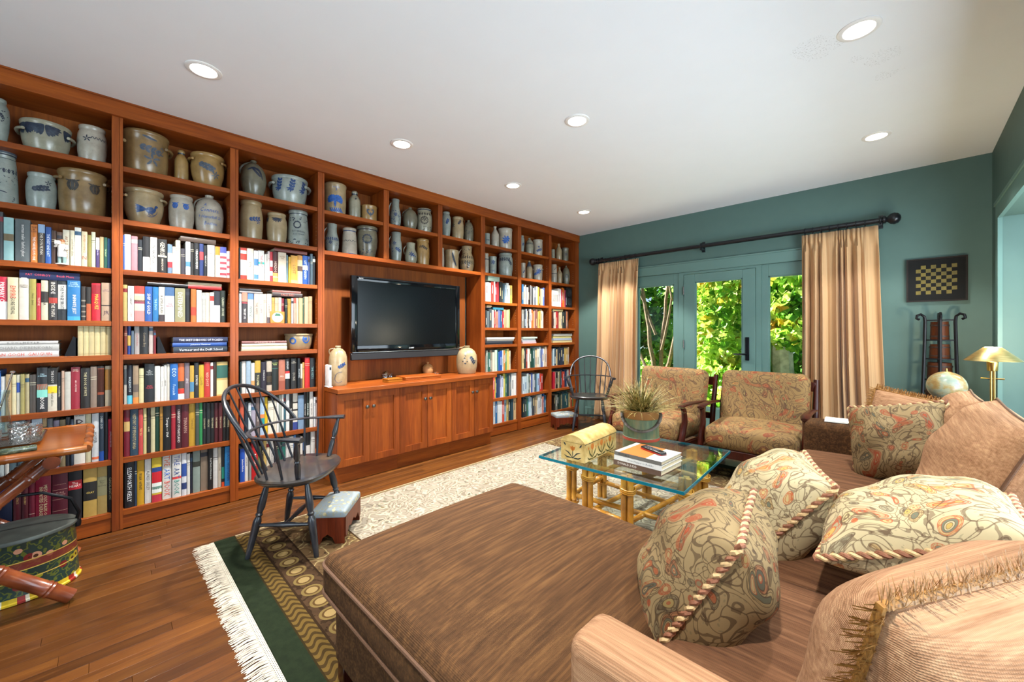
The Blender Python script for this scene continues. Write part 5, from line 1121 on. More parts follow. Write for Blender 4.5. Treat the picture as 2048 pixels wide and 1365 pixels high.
M['paisley_dark'] = paisley('paisley_pillow_dark', ('97805a', '7c6846'), ['8c5232', '8f7a4c', '5c5844', '94482c', '9a845a', '545040'], 13, lines='43301f', accent='8c3c20', strength=.9)
def chenille(name, c0, c1, c2, axis='y', sc=1.0):
    t = NT(name); v = t.obj()
    st = {'y': (38, 1.6, 38), 'x': (1.6, 38, 38), 'z': (38, 38, 1.6)}[axis]
    s1 = t.noise(t.map(v, tuple(q*sc for q in st)), 3.2, 3, .6); s2 = t.noise(t.map(v, tuple(q*sc*.4 for q in st)), 2.0, 2, .5)
    f = t.math('ADD', t.math('MULTIPLY', s1, .65), t.math('MULTIPLY', s2, .35))
    c = t.ramp(f, [(.30, c0), (.5, c1), (.68, c2)])
    w1 = t.wave(v, 95*sc, .6, 1, 1, bands_direction='X'); w2 = t.wave(v, 95*sc, .6, 1, 1, bands_direction='Y'); w3 = t.wave(v, 95*sc, .6, 1, 1, bands_direction='Z')
    wv = t.math('MULTIPLY', t.math('ADD', w1, w3), w2)
    c = t.mix(t.math('MULTIPLY', wv, .20), c, c2)
    t.bump(t.math('ADD', wv, s1), .35, .003)
    return t.set(c, .9, spec=.2)
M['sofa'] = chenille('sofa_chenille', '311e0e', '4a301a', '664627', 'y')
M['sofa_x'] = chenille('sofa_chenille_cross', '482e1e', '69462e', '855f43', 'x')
M['sofa_lit'] = chenille('sofa_chenille_lit', '7a5438', 'a07656', 'bb936e', 'x')  # lighter copy of the sofa fabric, lamplight put into its colour
M['piping'] = plain('piping_cord', '5c3e28', .8, var=.2, scale=200)
M['gold_fringe'] = plain('gold_fringe', '94662a', .6, var=.35, scale=160)
M['rope'] = plain('cream_rope', 'c8a878', .7, var=.25, scale=160); M['rope_r'] = plain('russet_rope', '8c5a40', .7, var=.25, scale=160)

# ================================================================== rug
RX0, RX1, RY0, RY1 = .622, 3.86, .455, 4.06
t = NT('persian_rug'); p = t.obj(); s = t.sep(p)
dx = t.math('MINIMUM', t.math('SUBTRACT', s[0], RX0), t.math('SUBTRACT', RX1, s[0])); dy = t.math('MINIMUM', t.math('SUBTRACT', s[1], RY0), t.math('SUBTRACT', RY1, s[1]))
dd = dy
nw = t.noise(p, 6, 2, .5, out=1); wv = t.node('ShaderNodeVectorMath', {0: nw, 'Scale': .16}, operation='SCALE').outputs[0]; pv = t.node('ShaderNodeVectorMath', {0: p, 1: wv}, operation='ADD').outputs[0]
d1 = t.voro(pv, 5.5); rg = t.math('GREATER_THAN', t.math('SINE', t.math('MULTIPLY', d1, 44)), .55); scr = t.math('GREATER_THAN', t.math('SINE', t.math('MULTIPLY', t.noise(pv, 5, 2), 60)), .76)
d2 = t.voro(pv, 19); fl = t.math('LESS_THAN', d2, .2); cc = t.sep(t.voro(pv, 19, out='Color'))
fld = t.mix(t.noise(p, 2.5, 3), hx('7f7667'), hx('9c9384'))
fld = t.mix(t.math('MULTIPLY', rg, .5), fld, hx('5a4c38')); fld = t.mix(t.math('MULTIPLY', scr, .55), fld, hx('beb398'))
fld = t.mix(t.math('MULTIPLY', fl, .8), fld, t.ramp(cc[0], [(0, '4c4436'), (.3, '6c5c3c'), (.55, 'b8ae98'), (.8, '5c6450')], 'CONSTANT'))
main = t.mix(t.noise(p, 3, 2), hx('5a4630'), hx('6e5638'))
main = t.mix(t.math('MULTIPLY', scr, .6), main, hx('a89668')); main = t.mix(t.math('MULTIPLY', fl, .85), main, t.ramp(cc[0], [(0, '2c2018'), (.35, '9c8a58'), (.7, '3c2a1c')], 'CONSTANT')); main = t.mix(t.math('MULTIPLY', rg, .35), main, hx('32241a'))
# guard border with small medallions at regular spacing
al = s[0]
cell = t.math('SUBTRACT', t.math('FRACT', t.math('MULTIPLY', al, 9.0)), .5); q = t.math('DIVIDE', t.math('SUBTRACT', dd, .245), .075)
md = t.math('SQRT', t.math('ADD', t.math('MULTIPLY', t.math('MULTIPLY', cell, cell), 2.4), t.math('MULTIPLY', q, q)))
grd = t.mix(t.noise(p, 26, 2), hx('35271b'), hx('4c3826')); grd = t.mix(t.math('MULTIPLY', t.math('GREATER_THAN', t.noise(pv, 30, 2), .56), .7), grd, hx('211710'))
grd = t.mix(t.math('LESS_THAN', md, .62), grd, hx('6c5a34')); grd = t.mix(t.math('LESS_THAN', md, .46), grd, hx('4c3820')); grd = t.mix(t.math('LESS_THAN', md, .34), grd, hx('857048'))
gz = t.math('FRACT', t.math('ADD', t.math('MULTIPLY', al, 21), t.math('MULTIPLY', dd, 22)))
gw = t.math('SINE', t.math('ADD', t.math('MULTIPLY', al, 150.0), t.math('MULTIPLY', t.math('SINE', t.math('MULTIPLY', dd, 95.0)), 2.4)))
gold = t.mix(t.math('GREATER_THAN', t.math('ADD', gw, t.math('MULTIPLY', t.noise(p, 60, 2), .8)), .55), hx('5e4a24'), hx('3a2c18'))
green = t.mix(t.noise(p, 40, 3), hx('141c14'), hx('26301f'))
def lt(v): return t.math('LESS_THAN', dd, v)
c = fld; c = t.mix(lt(.62), c, hx('3c2c1c')); c = t.mix(lt(.61), c, main); c = t.mix(lt(.325), c, hx('2c1f14')); c = t.mix(lt(.315), c, grd); c = t.mix(lt(.185), c, hx('2c1f14')); c = t.mix(lt(.175), c, gold); c = t.mix(t.math('LESS_THAN', dx, .035), c, hx('6c5a40')); c = t.mix(t.math('LESS_THAN', dx, .012), c, hx('b0a080')); c = t.mix(lt(.105), c, hx('2c2414')); c = t.mix(lt(.098), c, green)
c = t.mix(t.math('MULTIPLY', t.noise(p, 260, 2), .25), c, hx('1c140c'))
t.bump(t.noise(p, 500, 2), .4, .003)
rugm = t.set(c, 1.0, spec=.05)
rug = empty('rug', (0, 0, 0), 0, 'large brown and beige oriental rug with green border and white fringe', 'rug')
MB().box((RX0, RY0, .0005), (RX1, RY1, .011)).build('pile', rugm, rug, bevel=.003)
fm = plain('white_cotton', 'bfb5a2', .9, var=.15, scale=60); rr = random.Random(9)
mb = MB(); ym = RY0
for i in range(int((RX1-RX0)/.0062)):
    x = RX0+.004+i*.0062
    for k in range(2):
        x1 = x+rr.uniform(-.012, .012); L = rr.uniform(.060, .088); w_ = rr.uniform(.0016, .0030)
        pts = [(x, ym-.018, .006), (x+(x1-x)*.5, ym-.018-L*.5, .005+rr.uniform(0, .006)), (x1, ym-.018-L, .0015)]
        for a, b in zip(pts, pts[1:]): mb.add([(a[0]-w_, a[1], a[2]), (a[0]+w_, a[1], a[2]), (b[0]+w_*.8, b[1], b[2]), (b[0]-w_*.8, b[1], b[2])], [(0, 1, 2, 3)])
o = mb.build('fringe', fm, rug, smooth=False); o['kind'] = 'stuff'
MB().box((RX0, ym-.020, .0005), (RX1, ym+.001, .0075)).build('knotted_edge', fm, rug)
mb = MB()
for i in range(int((RX1-RX0)/.011)):
    for k in range(3):
        x = RX0+.006+i*.011+(k % 2)*.0055; y = ym-.017+k*.0065; mb.box((x-.0018, y-.0014, .0070), (x+.0018, y+.0014, .0079))
o = mb.build('edge_knots', plain('dark_wool', '2a2018', .9), rug, smooth=False); o['kind'] = 'stuff'
FZ = .0112      # top of the rug

# ================================================================== windsor chairs
black = plain('worn_black_paint', '22242a', .32, var=.45, scale=14, Coat_Weight=.3, Coat_Roughness=.2)
seatm = NT('worn_seat'); nz = seatm.noise(seatm.obj(), 9, 4, .6)
seatm.set(seatm.ramp(nz, [(.35, '24242a'), (.6, '3a332c'), (.75, '5c4834')]), .3, Coat_Weight=.35, Coat_Roughness=.15); seatm = seatm.m
LEGP = [(0, .012), (.08, .0135), (.22, .019), (.34, .0205), (.42, .014), (.44, .019), (.47, .0135), (.50, .0185), (.53, .0215), (.60, .0205), (.8, .0175), (1, .0125)]
POSTP = [(0, .011), (.12, .010), (.30, .0165), (.42, .0175), (.52, .011), (.55, .0155), (.58, .011), (.64, .0155), (.8, .016), (1, .013)]
def windsor(loc, rz, label, legmat=None, hb=.915):
    """local +x is the front"""
    e = empty('windsor_chair', loc, rz, label, 'chair', 'windsor armchairs'); sh = .435
    # shield seat
    out = []
    for i in range(40):
        a = 2*pi*i/40; ca, sa = cos(a), sin(a); k = .205 if ca > 0 else .20
        out.append((math.copysign(abs(ca)**.75, ca)*k, math.copysign(abs(sa)**.85, sa)*.265))
    mb = MB(); n = len(out)
    rings = [(.62, sh-.046), (.90, sh-.040), (.985, sh-.022), (1.0, sh-.010), (.97, sh-.001), (.80, sh-.006), (.45, sh-.014)]
    R = []
    for k, z in rings: R.append([mb.pt((x*k, y*k, z)) for x, y in out])
    for A, B in zip(R, R[1:]):
        for i in range(n): mb.face((A[i], A[(i+1) % n], B[(i+1) % n], B[i]))
    c0 = mb.pt((0, 0, sh-.046)); c1 = mb.pt((0, 0, sh-.016))
    for i in range(n): mb.face((c0, R[0][(i+1) % n], R[0][i])); mb.face((c1, R[-1][i], R[-1][(i+1) % n]))
    mb.build('seat', seatm, e)
    feet = {}
    for sx in (-1, 1):
        for sy in (-1, 1):
            top = Vector((.105*sx, .15*sy, sh-.03)); ft = Vector((.185*sx+.0, .205*sy, 0)); feet[sx, sy] = (top, ft)
            MB().turned(ft, top, [(1-t_, r) for t_, r in reversed(LEGP)], 12).build('leg', black, e)
    def mid(sx, sy, f): a, b = feet[sx, sy]; return a.lerp(b, f)
    for sy in (-1, 1): MB().turned(mid(-1, sy, .58), mid(1, sy, .58), [(0, .008), (.3, .011), (.5, .0155), (.7, .011), (1, .008)], 10).build('stretcher', black, e)
    a = mid(-1, -1, .58).lerp(mid(1, -1, .58), .5); b = mid(-1, 1, .58).lerp(mid(1, 1, .58), .5)
    MB().turned(a, b, [(0, .008), (.3, .011), (.5, .0155), (.7, .011), (1, .008)], 10).build('stretcher', black, e)
    # arm bow
    za = .665
    def armp(a): # a in -1..1 around the back
        an = a*pi*.5
        return Vector((-.235*cos(an)-.02, .275*sin(an), za))
    path = [Vector((.150, -.300, za)), Vector((.09, -.292, za)), Vector((.03, -.283, za))]+[armp(-1+2*i/14) for i in range(15)]+[Vector((.03, .283, za)), Vector((.09, .292, za)), Vector((.150, .300, za))]
    rad = [.026, .024, .016]+[.0125]*15+[.016, .024, .026]
    MB().sweep(path, rad, 10, flat=.55, upv=(0, 0, 1)).build('arm_bow', black, e)
    # back bow
    def bow(a):
        an = a*pi*.5; s_, c_ = sin(an), cos(an)
        return Vector((-.155-.02*c_-(hb-za)*.80*c_**.8, .262*s_*(1+.02*c_), za+(hb-za)*c_**.75))
    MB().sweep([bow(-1+2*i/24) for i in range(25)], .0115, 10).build('back_bow', black, e)
    for k in range(7):
        a = -.62+1.24*k/6; s0 = Vector((-.165+.05*abs(a)**2*1.6, .20*a/.62*.9, sh-.004)); s1 = bow(a)
        MB().turned(s0, s1, [(0, .0065), (.3, .0078), (.6, .006), (1, .0045)], 8).build('spindle', black, e)
    for sy in (-1, 1):
        for (x0, x1) in ((-.075, -.10), (.005, -.01)):
            MB().turned((x0, .215*sy, sh-.004), (x1, .272*sy, za), [(0, .0065), (.4, .008), (1, .005)], 8).build('spindle', black, e)
        MB().turned((.085, .205*sy, sh-.006), (.115, .290*sy, za), [(1-t_, r) for t_, r in reversed(POSTP)], 12).build('arm_post', black, e)
    return e
windsor((.945, .825, FZ), radians(47), 'black windsor armchair in front of the second and third bays')
windsor((.60, 4.42, .0002), radians(-58), 'black windsor armchair in the far corner by the left curtain')

# footstools
def footstool(loc, rz, label, fabric):
    e = empty('footstool', loc, rz, label, 'footstool'); wd = wood('stool_wood', '3a160c', '5c2412', '74341a', .35, 'z', 2) if 'stool_wood' not in bpy.data.materials else bpy.data.materials['stool_wood']
    L, D, Hh = .145, .095, .150
    for sx in (-1, 1):   # shaped end boards with an arched cut-out
        pts = [(-D, 0), (-D*.45, 0), (-D*.30, .035), (0, .055), (D*.30, .035), (D*.45, 0), (D, 0), (D, Hh), (-D, Hh)]
        mb = MB(); n = len(pts)
        for x in (L*sx-.008, L*sx+.008):
            for y, z in pts: mb.pt((x, y, z))
        mb.f += [tuple(reversed(range(n))), tuple(range(n, 2*n))]+[(i, (i+1) % n, n+(i+1) % n, n+i) for i in range(n)]
        mb.build('end_board', wd, e, smooth=False)
    for sy in (-1, 1):
        mb = MB(); y0 = D*sy-.006; pts = [(-L, .035), (-L*.8, .035), (-L*.62, .075), (-L*.3, .06), (0, .085), (L*.3, .06), (L*.62, .075), (L*.8, .035), (L, .035), (L, Hh), (-L, Hh)]; n = len(pts)
        for y in (y0, y0+.012):
            for x, z in pts: mb.pt((x, y, z))
        mb.f += [tuple(range(n)), tuple(reversed(range(n, 2*n)))]+[(i, n+i, n+(i+1) % n, (i+1) % n) for i in range(n)]
        mb.build('apron', wd, e, smooth=False)
    MB().rbox((L+.006, D+.006, .020), .012, 8, bulge=.022, c=(0, 0, Hh+.016)).build('padded_top', fabric, e)
t = NT('floral_damask'); d = t.voro(t.obj(), 24); cc = t.math('LESS_THAN', d, .24); st = t.math('GREATER_THAN', t.math('SINE', t.math('MULTIPLY', t.noise(t.obj(), 18, 2), 40)), .8)
fab = t.set(t.mix(t.math('MULTIPLY', st, .6), t.mix(cc, '7f8a90', 'b5ab86'), '8c845c'), .7)
footstool((1.010, 1.015, FZ), radians(139), 'small wooden footstool with grey floral pad beside the windsor chair', fab)
footstool((.34, 4.22, .0002), radians(60), 'dark footstool with grey pad beside the far windsor chair', fab)

# ================================================================== bamboo side table with drinks tray
bam = NT('bamboo'); n1 = bam.noise(bam.obj(), 7, 3); bam.set(bam.ramp(n1, [(.3, '5c2c0c'), (.55, '854614'), (.75, 'a06222')]), .28, Coat_Weight=.4, Coat_Roughness=.12); M['bamboo'] = bam.m
bamd = NT('dark_bamboo'); n1 = bamd.noise(bamd.obj(), 9, 3); bamd.set(bamd.ramp(n1, [(.3, '4a1e0c'), (.55, '74361a'), (.75, '96522a')]), .28, Coat_Weight=.4, Coat_Roughness=.12); M['bamboo_d'] = bamd.m
nodem = plain('bamboo_node', '3a1a0c', .4)
def bamboo(parent, p0, p1, r, mat, nodes=4, name='pole', off=0.0):
    p0 = Vector(p0); p1 = Vector(p1); path = []; rad = []
    ts = [0.0]
    for k in range(nodes):
        c_ = (k+.5+off)/nodes
        ts += [c_-.018, c_-.008, c_, c_+.008, c_+.018]
    ts += [1.0]
    for i, t_ in enumerate(ts):
        t_ = max(0, min(1, t_)); path.append(p0.lerp(p1, t_))
        j = (i-1) % 5 if 0 < i < len(ts)-1 else 0
        rad.append(r*(.97 if j in (0, 4) else (1.12 if j in (1, 3) else 1.0)))
    o = MB().sweep(path, rad, 12).build(name, mat, parent)
    return o
tb = empty('bamboo_table', (0, 0, 0), 0, 'brown bamboo folding side table cut by the left edge', 'table')
TZ = .700; TX0, TX1, TY0, TY1 = .07, .735, -.90, -.055
topw = wood('table_top_wood', '4c240c', '703a12', '8a501c', .3, 'y', 1.2, coat=.2)
BX('table_top', (TX0+.012, TY0+.012, TZ-.022), (TX1-.012, TY1-.012, TZ), topw, tb, .002)
for a, b in (((TX1, TY0, TZ-.012), (TX1, TY1, TZ-.012)), ((TX0, TY0, TZ-.012), (TX0, TY1, TZ-.012)), ((TX0, TY1, TZ-.012), (TX1, TY1, TZ-.012)), ((TX0, TY0, TZ-.012), (TX1, TY0, TZ-.012))):
    bamboo(tb, a, b, .018, M['bamboo'], 5, 'edge_rail')
for x in (.66, .14):
    bamboo(tb, (x, -.16, TZ-.045), (x, -.80, .03), .023, M['bamboo_d'], 6, 'leg'); bamboo(tb, (x+.055, -.16, TZ-.045), (x+.055, -.80, .03), .023, M['bamboo_d'], 6, 'leg', .15)
    bamboo(tb, (x+.11, -.105, .022), (x+.11, -.80, TZ-.045), .031, M['bamboo_d'], 5, 'leg')
    MB().tube((x-.02, -.455, .365), (x+.14, -.455, .365), .032, .032, 14).build('pivot', M['bamboo_d'], tb)
MB().tube((.10, -.165, TZ-.05), (.76, -.165, TZ-.05), .028, .028, 14).build('cross_bar', M['bamboo_d'], tb)
# silver tray
M['silver'] = plain('silver', 'c4c2bc', .14, 1.0, var=.05)
tr = empty('serving_tray', (.38, -.50, TZ+.0005), 0, 'silver rectangular serving tray on the bamboo table', 'tray')
def rrect(w_, h_, r, n=6):
    P = []
    for cx_, cy_, a0 in ((w_-r, h_-r, 0), (-w_+r, h_-r, pi/2), (-w_+r, -h_+r, pi), (w_-r, -h_+r, 3*pi/2)):
        for k in range(n+1): a = a0+pi/2*k/n; P.append((cx_+r*cos(a), cy_+r*sin(a)))
    return P
mb = MB(); rings = []
for k, z in ((.93, 0), (.94, .002), (.985, .016), (1.0, .018), (1.0, .020), (.975, .0185), (.925, .005)):
    rings.append([mb.pt((x*k, y*k, z)) for x, y in rrect(.20, .29, .05)])
for A, B in zip(rings, rings[1:]):
    n = len(A)
    for i in range(n): mb.face((A[i], A[(i+1) % n], B[(i+1) % n], B[i]))
mb.face(tuple(reversed(rings[0]))); mb.face(tuple(rings[-1])); mb.build('pan', M['silver'], tr)
M['cut'] = clear_mix('cut_glass', 'f2f4f4', 2.6, .04, 75)
gl0 = None
gi = 0
for (x, y) in ((.50, -.28), (.42, -.25), (.33, -.30), (.50, -.37), (.42, -.40), (.52, -.46), (.44, -.49), (.33, -.44), (.52, -.56), (.43, -.58), (.33, -.60)):
    e = empty('tumbler', (x, y, TZ+.006), 0, f'cut-glass tumbler on the silver tray, {ORD[gi]} counted from the right', 'glass', 'cut-glass tumblers on the tray')
    gi += 1
    if gl0 is None:
        mb = MB(); mb.lathe([(0, .0005), (.030, .0005), (.033, .004), (.0375, .078), (.0375, .080), (.0355, .080), (.031, .012), (0, .011)], 24); gl0 = mb.mesh('cup')
        gl0.materials.append(M['cut']); gl0.polygons.foreach_set('use_smooth', [True]*len(gl0.polygons))
    o = bpy.data.objects.new('cup', gl0); COL.objects.link(o); o.parent = e
M['clear'] = clear_mix('clear_glass', 'eef4f4', 1.45)
e = empty('carafe', (.30, -.375, TZ+.006), 0, 'tall clear glass cocktail carafe on the silver tray', 'carafe')
MB().lathe([(0, .0005), (.055, .0005), (.060, .006), (.050, .09), (.040, .17), (.038, .20), (.048, .245), (.0465, .246), (.0365, .20), (.0385, .17), (.0485, .09), (.057, .012), (0, .008)], 32).build('vessel', M['clear'], e)
e = empty('stirrer', (.30, -.375, TZ+.016), 0, 'clear glass stirring rod standing in the carafe', 'stirrer')
mb = MB(); mb.tube((0, -.020, .0), (-.01, .052, .325), .0042, .0042, 10); mb.build('rod', M['crystal'], e)
mb = MB(); mb.rbox((.009, .009, .005), .004, 4, c=(-.01, .0525, .328)); mb.build('knob', M['crystal'], e)
e = empty('stone_slab', (.655, -.30, TZ+.0005), radians(5), 'dark green marbled stone slab in front of the tray', 'slab')
t = NT('green_marble'); n1 = t.noise(t.obj(), 18, 5, .6, 1.5)
MB().rbox((.028, .085, .010), .004, 4, c=(0, 0, .010)).build('slab', t.set(t.ramp(n1, [(.35, '20281c'), (.55, '4a5640'), (.7, '9ca488')]), .12), e)

# ---- painted pail under the table
pail = empty('painted_pail', (.47, -.30, .0003), radians(0), 'oval dark painted metal pail with flower decoration and lid under the bamboo table', 'pail')
t = NT('tole_paint'); g = t.obj(); s = t.sep(g); d = t.voro(t.map(g, (1, 1, 1.1)), 16); cc = t.sep(t.voro(t.map(g, (1, 1, 1.1)), 16, out='Color'))
base = t.mix(t.noise(g, 8, 3), '14241e', '22403a')
leafy = t.math('GREATER_THAN', t.math('SINE', t.math('MULTIPLY', t.noise(g, 20, 2), 38)), .55)
c = t.mix(t.math('MULTIPLY', leafy, .8), base, '5c6420')
zb = t.math('FRACT', t.math('MULTIPLY', s[2], 9.5))
c = t.mix(t.math('LESS_THAN', d, .32), c, t.ramp(cc[0], [(0, '8c8420'), (.25, 'c08a6c'), (.45, '6c1c1c'), (.62, 'a89020'), (.8, 'd0a890')], 'CONSTANT'))
c = t.mix(t.math('LESS_THAN', d, .14), c, '3c2010')
red = t.math('MULTIPLY', t.math('GREATER_THAN', s[2], .150), t.math('LESS_THAN', s[2], .185)); c = t.mix(t.math('MULTIPLY', red, .75), c, '7c2820')
for zz_ in (.148, .187, .105): c = t.mix(t.math('LESS_THAN', t.math('ABSOLUTE', t.math('SUBTRACT', s[2], zz_)), .0022), c, 'c0a44c')
ang = t.math('FRACT', t.math('MULTIPLY', t.math('ARCTAN2', s[1], s[0]), 2.1)); foot = t.math('LESS_THAN', s[2], .034)
c = t.mix(foot, c, t.ramp(ang, [(0, 'c8a828'), (.3, '8c2018'), (.6, 'd0c8b0'), (.75, 'c0a020')], 'CONSTANT'))
tole = t.set(c, .35, Coat_Weight=.3)
SXp, SYp = .17, .215
MB().lathe([(0, 0), (1.0, 0), (1.03, .004), (1.03, .012), (1.0, .016), (.985, .05), (.93, .265), (.945, .272), (.945, .280), (.90, .281)], 48, sx=SXp, sy=SYp).build('body', tole, pail)
lidm = plain('dull_metal_lid', '565b56', .5, .5, var=.3, scale=12)
MB().lathe([(.965, .274), (.965, .284), (.94, .290), (.6, .300), (.25, .306), (0, .306)], 48, sx=SXp, sy=SYp).build('lid', lidm, pail)
mb = MB()
mb.sweep([(0, .20, .265), (.02, .212, .32), (.03, .185, .40), (.03, .09, .455), (.03, -.04, .465), (.03, -.14, .43), (.02, -.19, .34), (0, -.20, .265)], .0075, 8); mb.build('bail_handle', M['black_iron'], pail)
for sy in (-1, 1):
    mb = MB(); mb.T = Matrix.Translation((0, .205*sy, .262)); mb.lathe([(.0, -.02), (.014, -.018), (.016, 0), (.014, .018), (0, .02)], 12); mb.build('handle_lug', M['black_iron'], pail)

# ================================================================== glass coffee table on a bamboo frame
ct = empty('coffee_table', (2.255, 2.475, 0), radians(3.5), 'glass-topped coffee table on a bamboo lattice base', 'table')
GT = .445
o = BX('glass_top', (-.452, -.467, GT-.016), (.452, .467, GT), clear_mix('table_glass', 'eef6f4', 1.5), ct)
t = NT('glass_edge'); t.set('1f7f92', .08, Transmission_Weight=.35, IOR=1.45)
mb = MB(); E_ = .0035
for a, b in (((-.455, -.470, GT-.0165), (.455, -.467, GT+.0002)), ((-.455, .467, GT-.0165), (.455, .470, GT+.0002)), ((-.455, -.467, GT-.0165), (-.452, .467, GT+.0002)), ((.452, -.467, GT-.0165), (.455, .467, GT+.0002))): mb.box(a, b)
mb.build('polished_edge', t.m, ct, smooth=False)
bal = NT('light_bamboo'); n1 = bal.noise(bal.obj(), 9, 3); bal.set(bal.ramp(n1, [(.3, '96601c'), (.55, 'b9802c'), (.75, 'd2a048')]), .26, Coat_Weight=.4, Coat_Roughness=.12); M['bamboo_l'] = bal.m
BL = M['bamboo_l']; zl = FZ; zt = GT-.018
posts = [(-.36, -.26), (-.18, -.36), (.10, -.40), (.36, -.22), (.36, .10), (.22, .36), (-.10, .36), (-.36, .16)]
for i, (x, y) in enumerate(posts):
    for k, (ax, ay) in enumerate(((0, 0), (.036, .008), (.016, .036))):
        bamboo(ct, (x+ax, y+ay, zl), (x+ax, y+ay, zt), .0175, BL, 2, 'leg', .1*k)
    mb = MB()
    for z in (zt-.075, zt-.085, zt-.095, zl+.10, zl+.11): mb.sweep([(x+.017+.043*cos(a*pi/6), y+.015+.043*sin(a*pi/6), z+.004*sin(a)) for a in range(12)], .004, 6, closed=True)
    mb.build('cane_binding', BL, ct)['kind'] = 'stuff'
rails = [((-.36, -.26), (.36, -.22)), ((-.18, -.36), (-.10, .36)), ((.10, -.40), (.22, .36)), ((.36, .10), (-.36, .16)), ((-.36, -.26), (-.36, .16)), ((.36, -.22), (.36, .10)), ((-.18, -.36), (.10, -.40)), ((.22, .36), (-.10, .36))]
for i, (a, b) in enumerate(rails):
    z = zl+(.11 if i % 2 else .145); bamboo(ct, (a[0]+.017, a[1]+.015, z), (b[0]+.017, b[1]+.015, z), .016, BL, 3, 'rail')
    if i < 4: bamboo(ct, (a[0]+.017, a[1]+.015, zt-.055-.03*(i % 2)), (b[0]+.017, b[1]+.015, zt-.055-.03*(i % 2)), .016, BL, 3, 'rail')
GTZ = GT+.0006
# painted dome-top chest
ch = empty('painted_chest', (2.035, 2.255, GTZ), radians(4.5), 'small cream dome-topped chest painted with flowers', 'chest')
t = NT('chest_cream'); n1 = t.noise(t.obj(), 14, 4, .6); chm = t.set(t.ramp(n1, [(.3, '9c7c3c'), (.55, 'c4a868'), (.75, 'd6c08a')]), .45)
w2, d2 = .085, .215; hs = .115
BX('body', (-w2, -d2, 0), (w2, d2, hs), chm, ch, .002)
mb = MB(); n = 12; ids = []
for y in (-d2-.003, d2+.003):
    ids.append([mb.pt((-(w2+.003)*cos(pi*(.12+.76*k/n))/cos(pi*.12), y, hs+.001+(sin(pi*(.12+.76*k/n))-sin(pi*.12))*.072)) for k in range(n+1)])
for k in range(n): mb.face((ids[0][k], ids[0][k+1], ids[1][k+1], ids[1][k]))
mb.face(tuple(reversed(ids[0]))); mb.face(tuple(ids[1])); mb.face((ids[0][0], ids[1][0], ids[1][-1], ids[0][-1])); mb.build('lid', chm, ch, ang=50)
def flat_strokes(parent, name, mat, P, strokes):
    """brush strokes on a plane: P(u, v) -> point"""
    mb = MB()
    for pts, w_ in strokes:
        pts = [Vector(p) for p in pts]; n = 8; m = len(pts)-1; out = []
        for i in range(n+1):
            t_ = i/n*m; k = min(int(t_), m-1); out.append(pts[k].lerp(pts[k+1], t_-k))
        ids = []
        for i, p in enumerate(out):
            a = (out[min(i+1, n)]-out[max(i-1, 0)]).normalized(); q = Vector((-a.y, a.x)); h_ = w_*.5*(.25+.75*sin(pi*min(.98, i/n+.02)))
            ids.append((mb.pt(P(*(p+q*h_))), mb.pt(P(*(p-q*h_)))))
        for (a, b), (c, d) in zip(ids, ids[1:]): mb.face((a, b, d, c))
    return mb.build(name, mat, parent, smooth=False)
inkg = plain('leaf_green_paint', '4c4a20', .5); inko = plain('tulip_orange_paint', 'b86a20', .5); inkd = plain('dark_green_paint', '26302c', .5)
PX = lambda u, v: (w2+.0008, u, v)      # long side facing the sofa
PE = lambda u, v: (u, -d2-.0008, v)     # end facing the camera
st = []; so = []
for c_ in (-.12, 0.0, .12):
    st += [([(c_, .008), (c_-.004, .05), (c_, .075)], .006), ([(c_, .02), (c_-.03, .045), (c_-.045, .075)], .012), ([(c_, .02), (c_+.03, .045), (c_+.042, .07)], .012), ([(c_, .01), (c_-.045, .015), (c_-.06, .03)], .01), ([(c_, .01), (c_+.045, .015), (c_+.06, .03)], .01)]
    so += [([(c_, .066), (c_-.012, .085), (c_-.010, .105)], .016), ([(c_, .066), (c_+.012, .085), (c_+.012, .105)], .016), ([(c_, .066), (c_, .09), (c_, .108)], .014), ([(c_-.045, .075), (c_-.05, .09)], .014), ([(c_+.042, .07), (c_+.046, .085)], .014)]
flat_strokes(ch, 'painted_leaves', inkg, PX, st); flat_strokes(ch, 'painted_tulips', inko, PX, so)
se = [([(0, .015), (0, .05), (0, .07)], .005), ([(0, .02), (-.03, .05), (-.055, .06)], .008), ([(0, .02), (.03, .05), (.055, .058)], .008), ([(0, .02), (-.04, .02), (-.06, .03)], .008), ([(0, .02), (.04, .02), (.06, .03)], .008), ([(-.05, .09), (-.065, .11)], .01), ([(.05, .09), (.065, .11)], .01)]
flat_strokes(ch, 'painted_leaves', inkd, PE, se); flat_strokes(ch, 'painted_tulips', inko, PE, [([(0, .065), (-.015, .09)], .016), ([(0, .065), (.015, .09)], .016), ([(0, .065), (0, .095)], .014)])
mb = MB()
for k in range(28):
    y = -d2+.008+k*(2*d2-.016)/27; mb.box((w2, y-.0035, hs-.006), (w2+.0012, y+.0035, hs-.001))
o = mb.build('dotted_border', inkd, ch, smooth=False); o['kind'] = 'stuff'
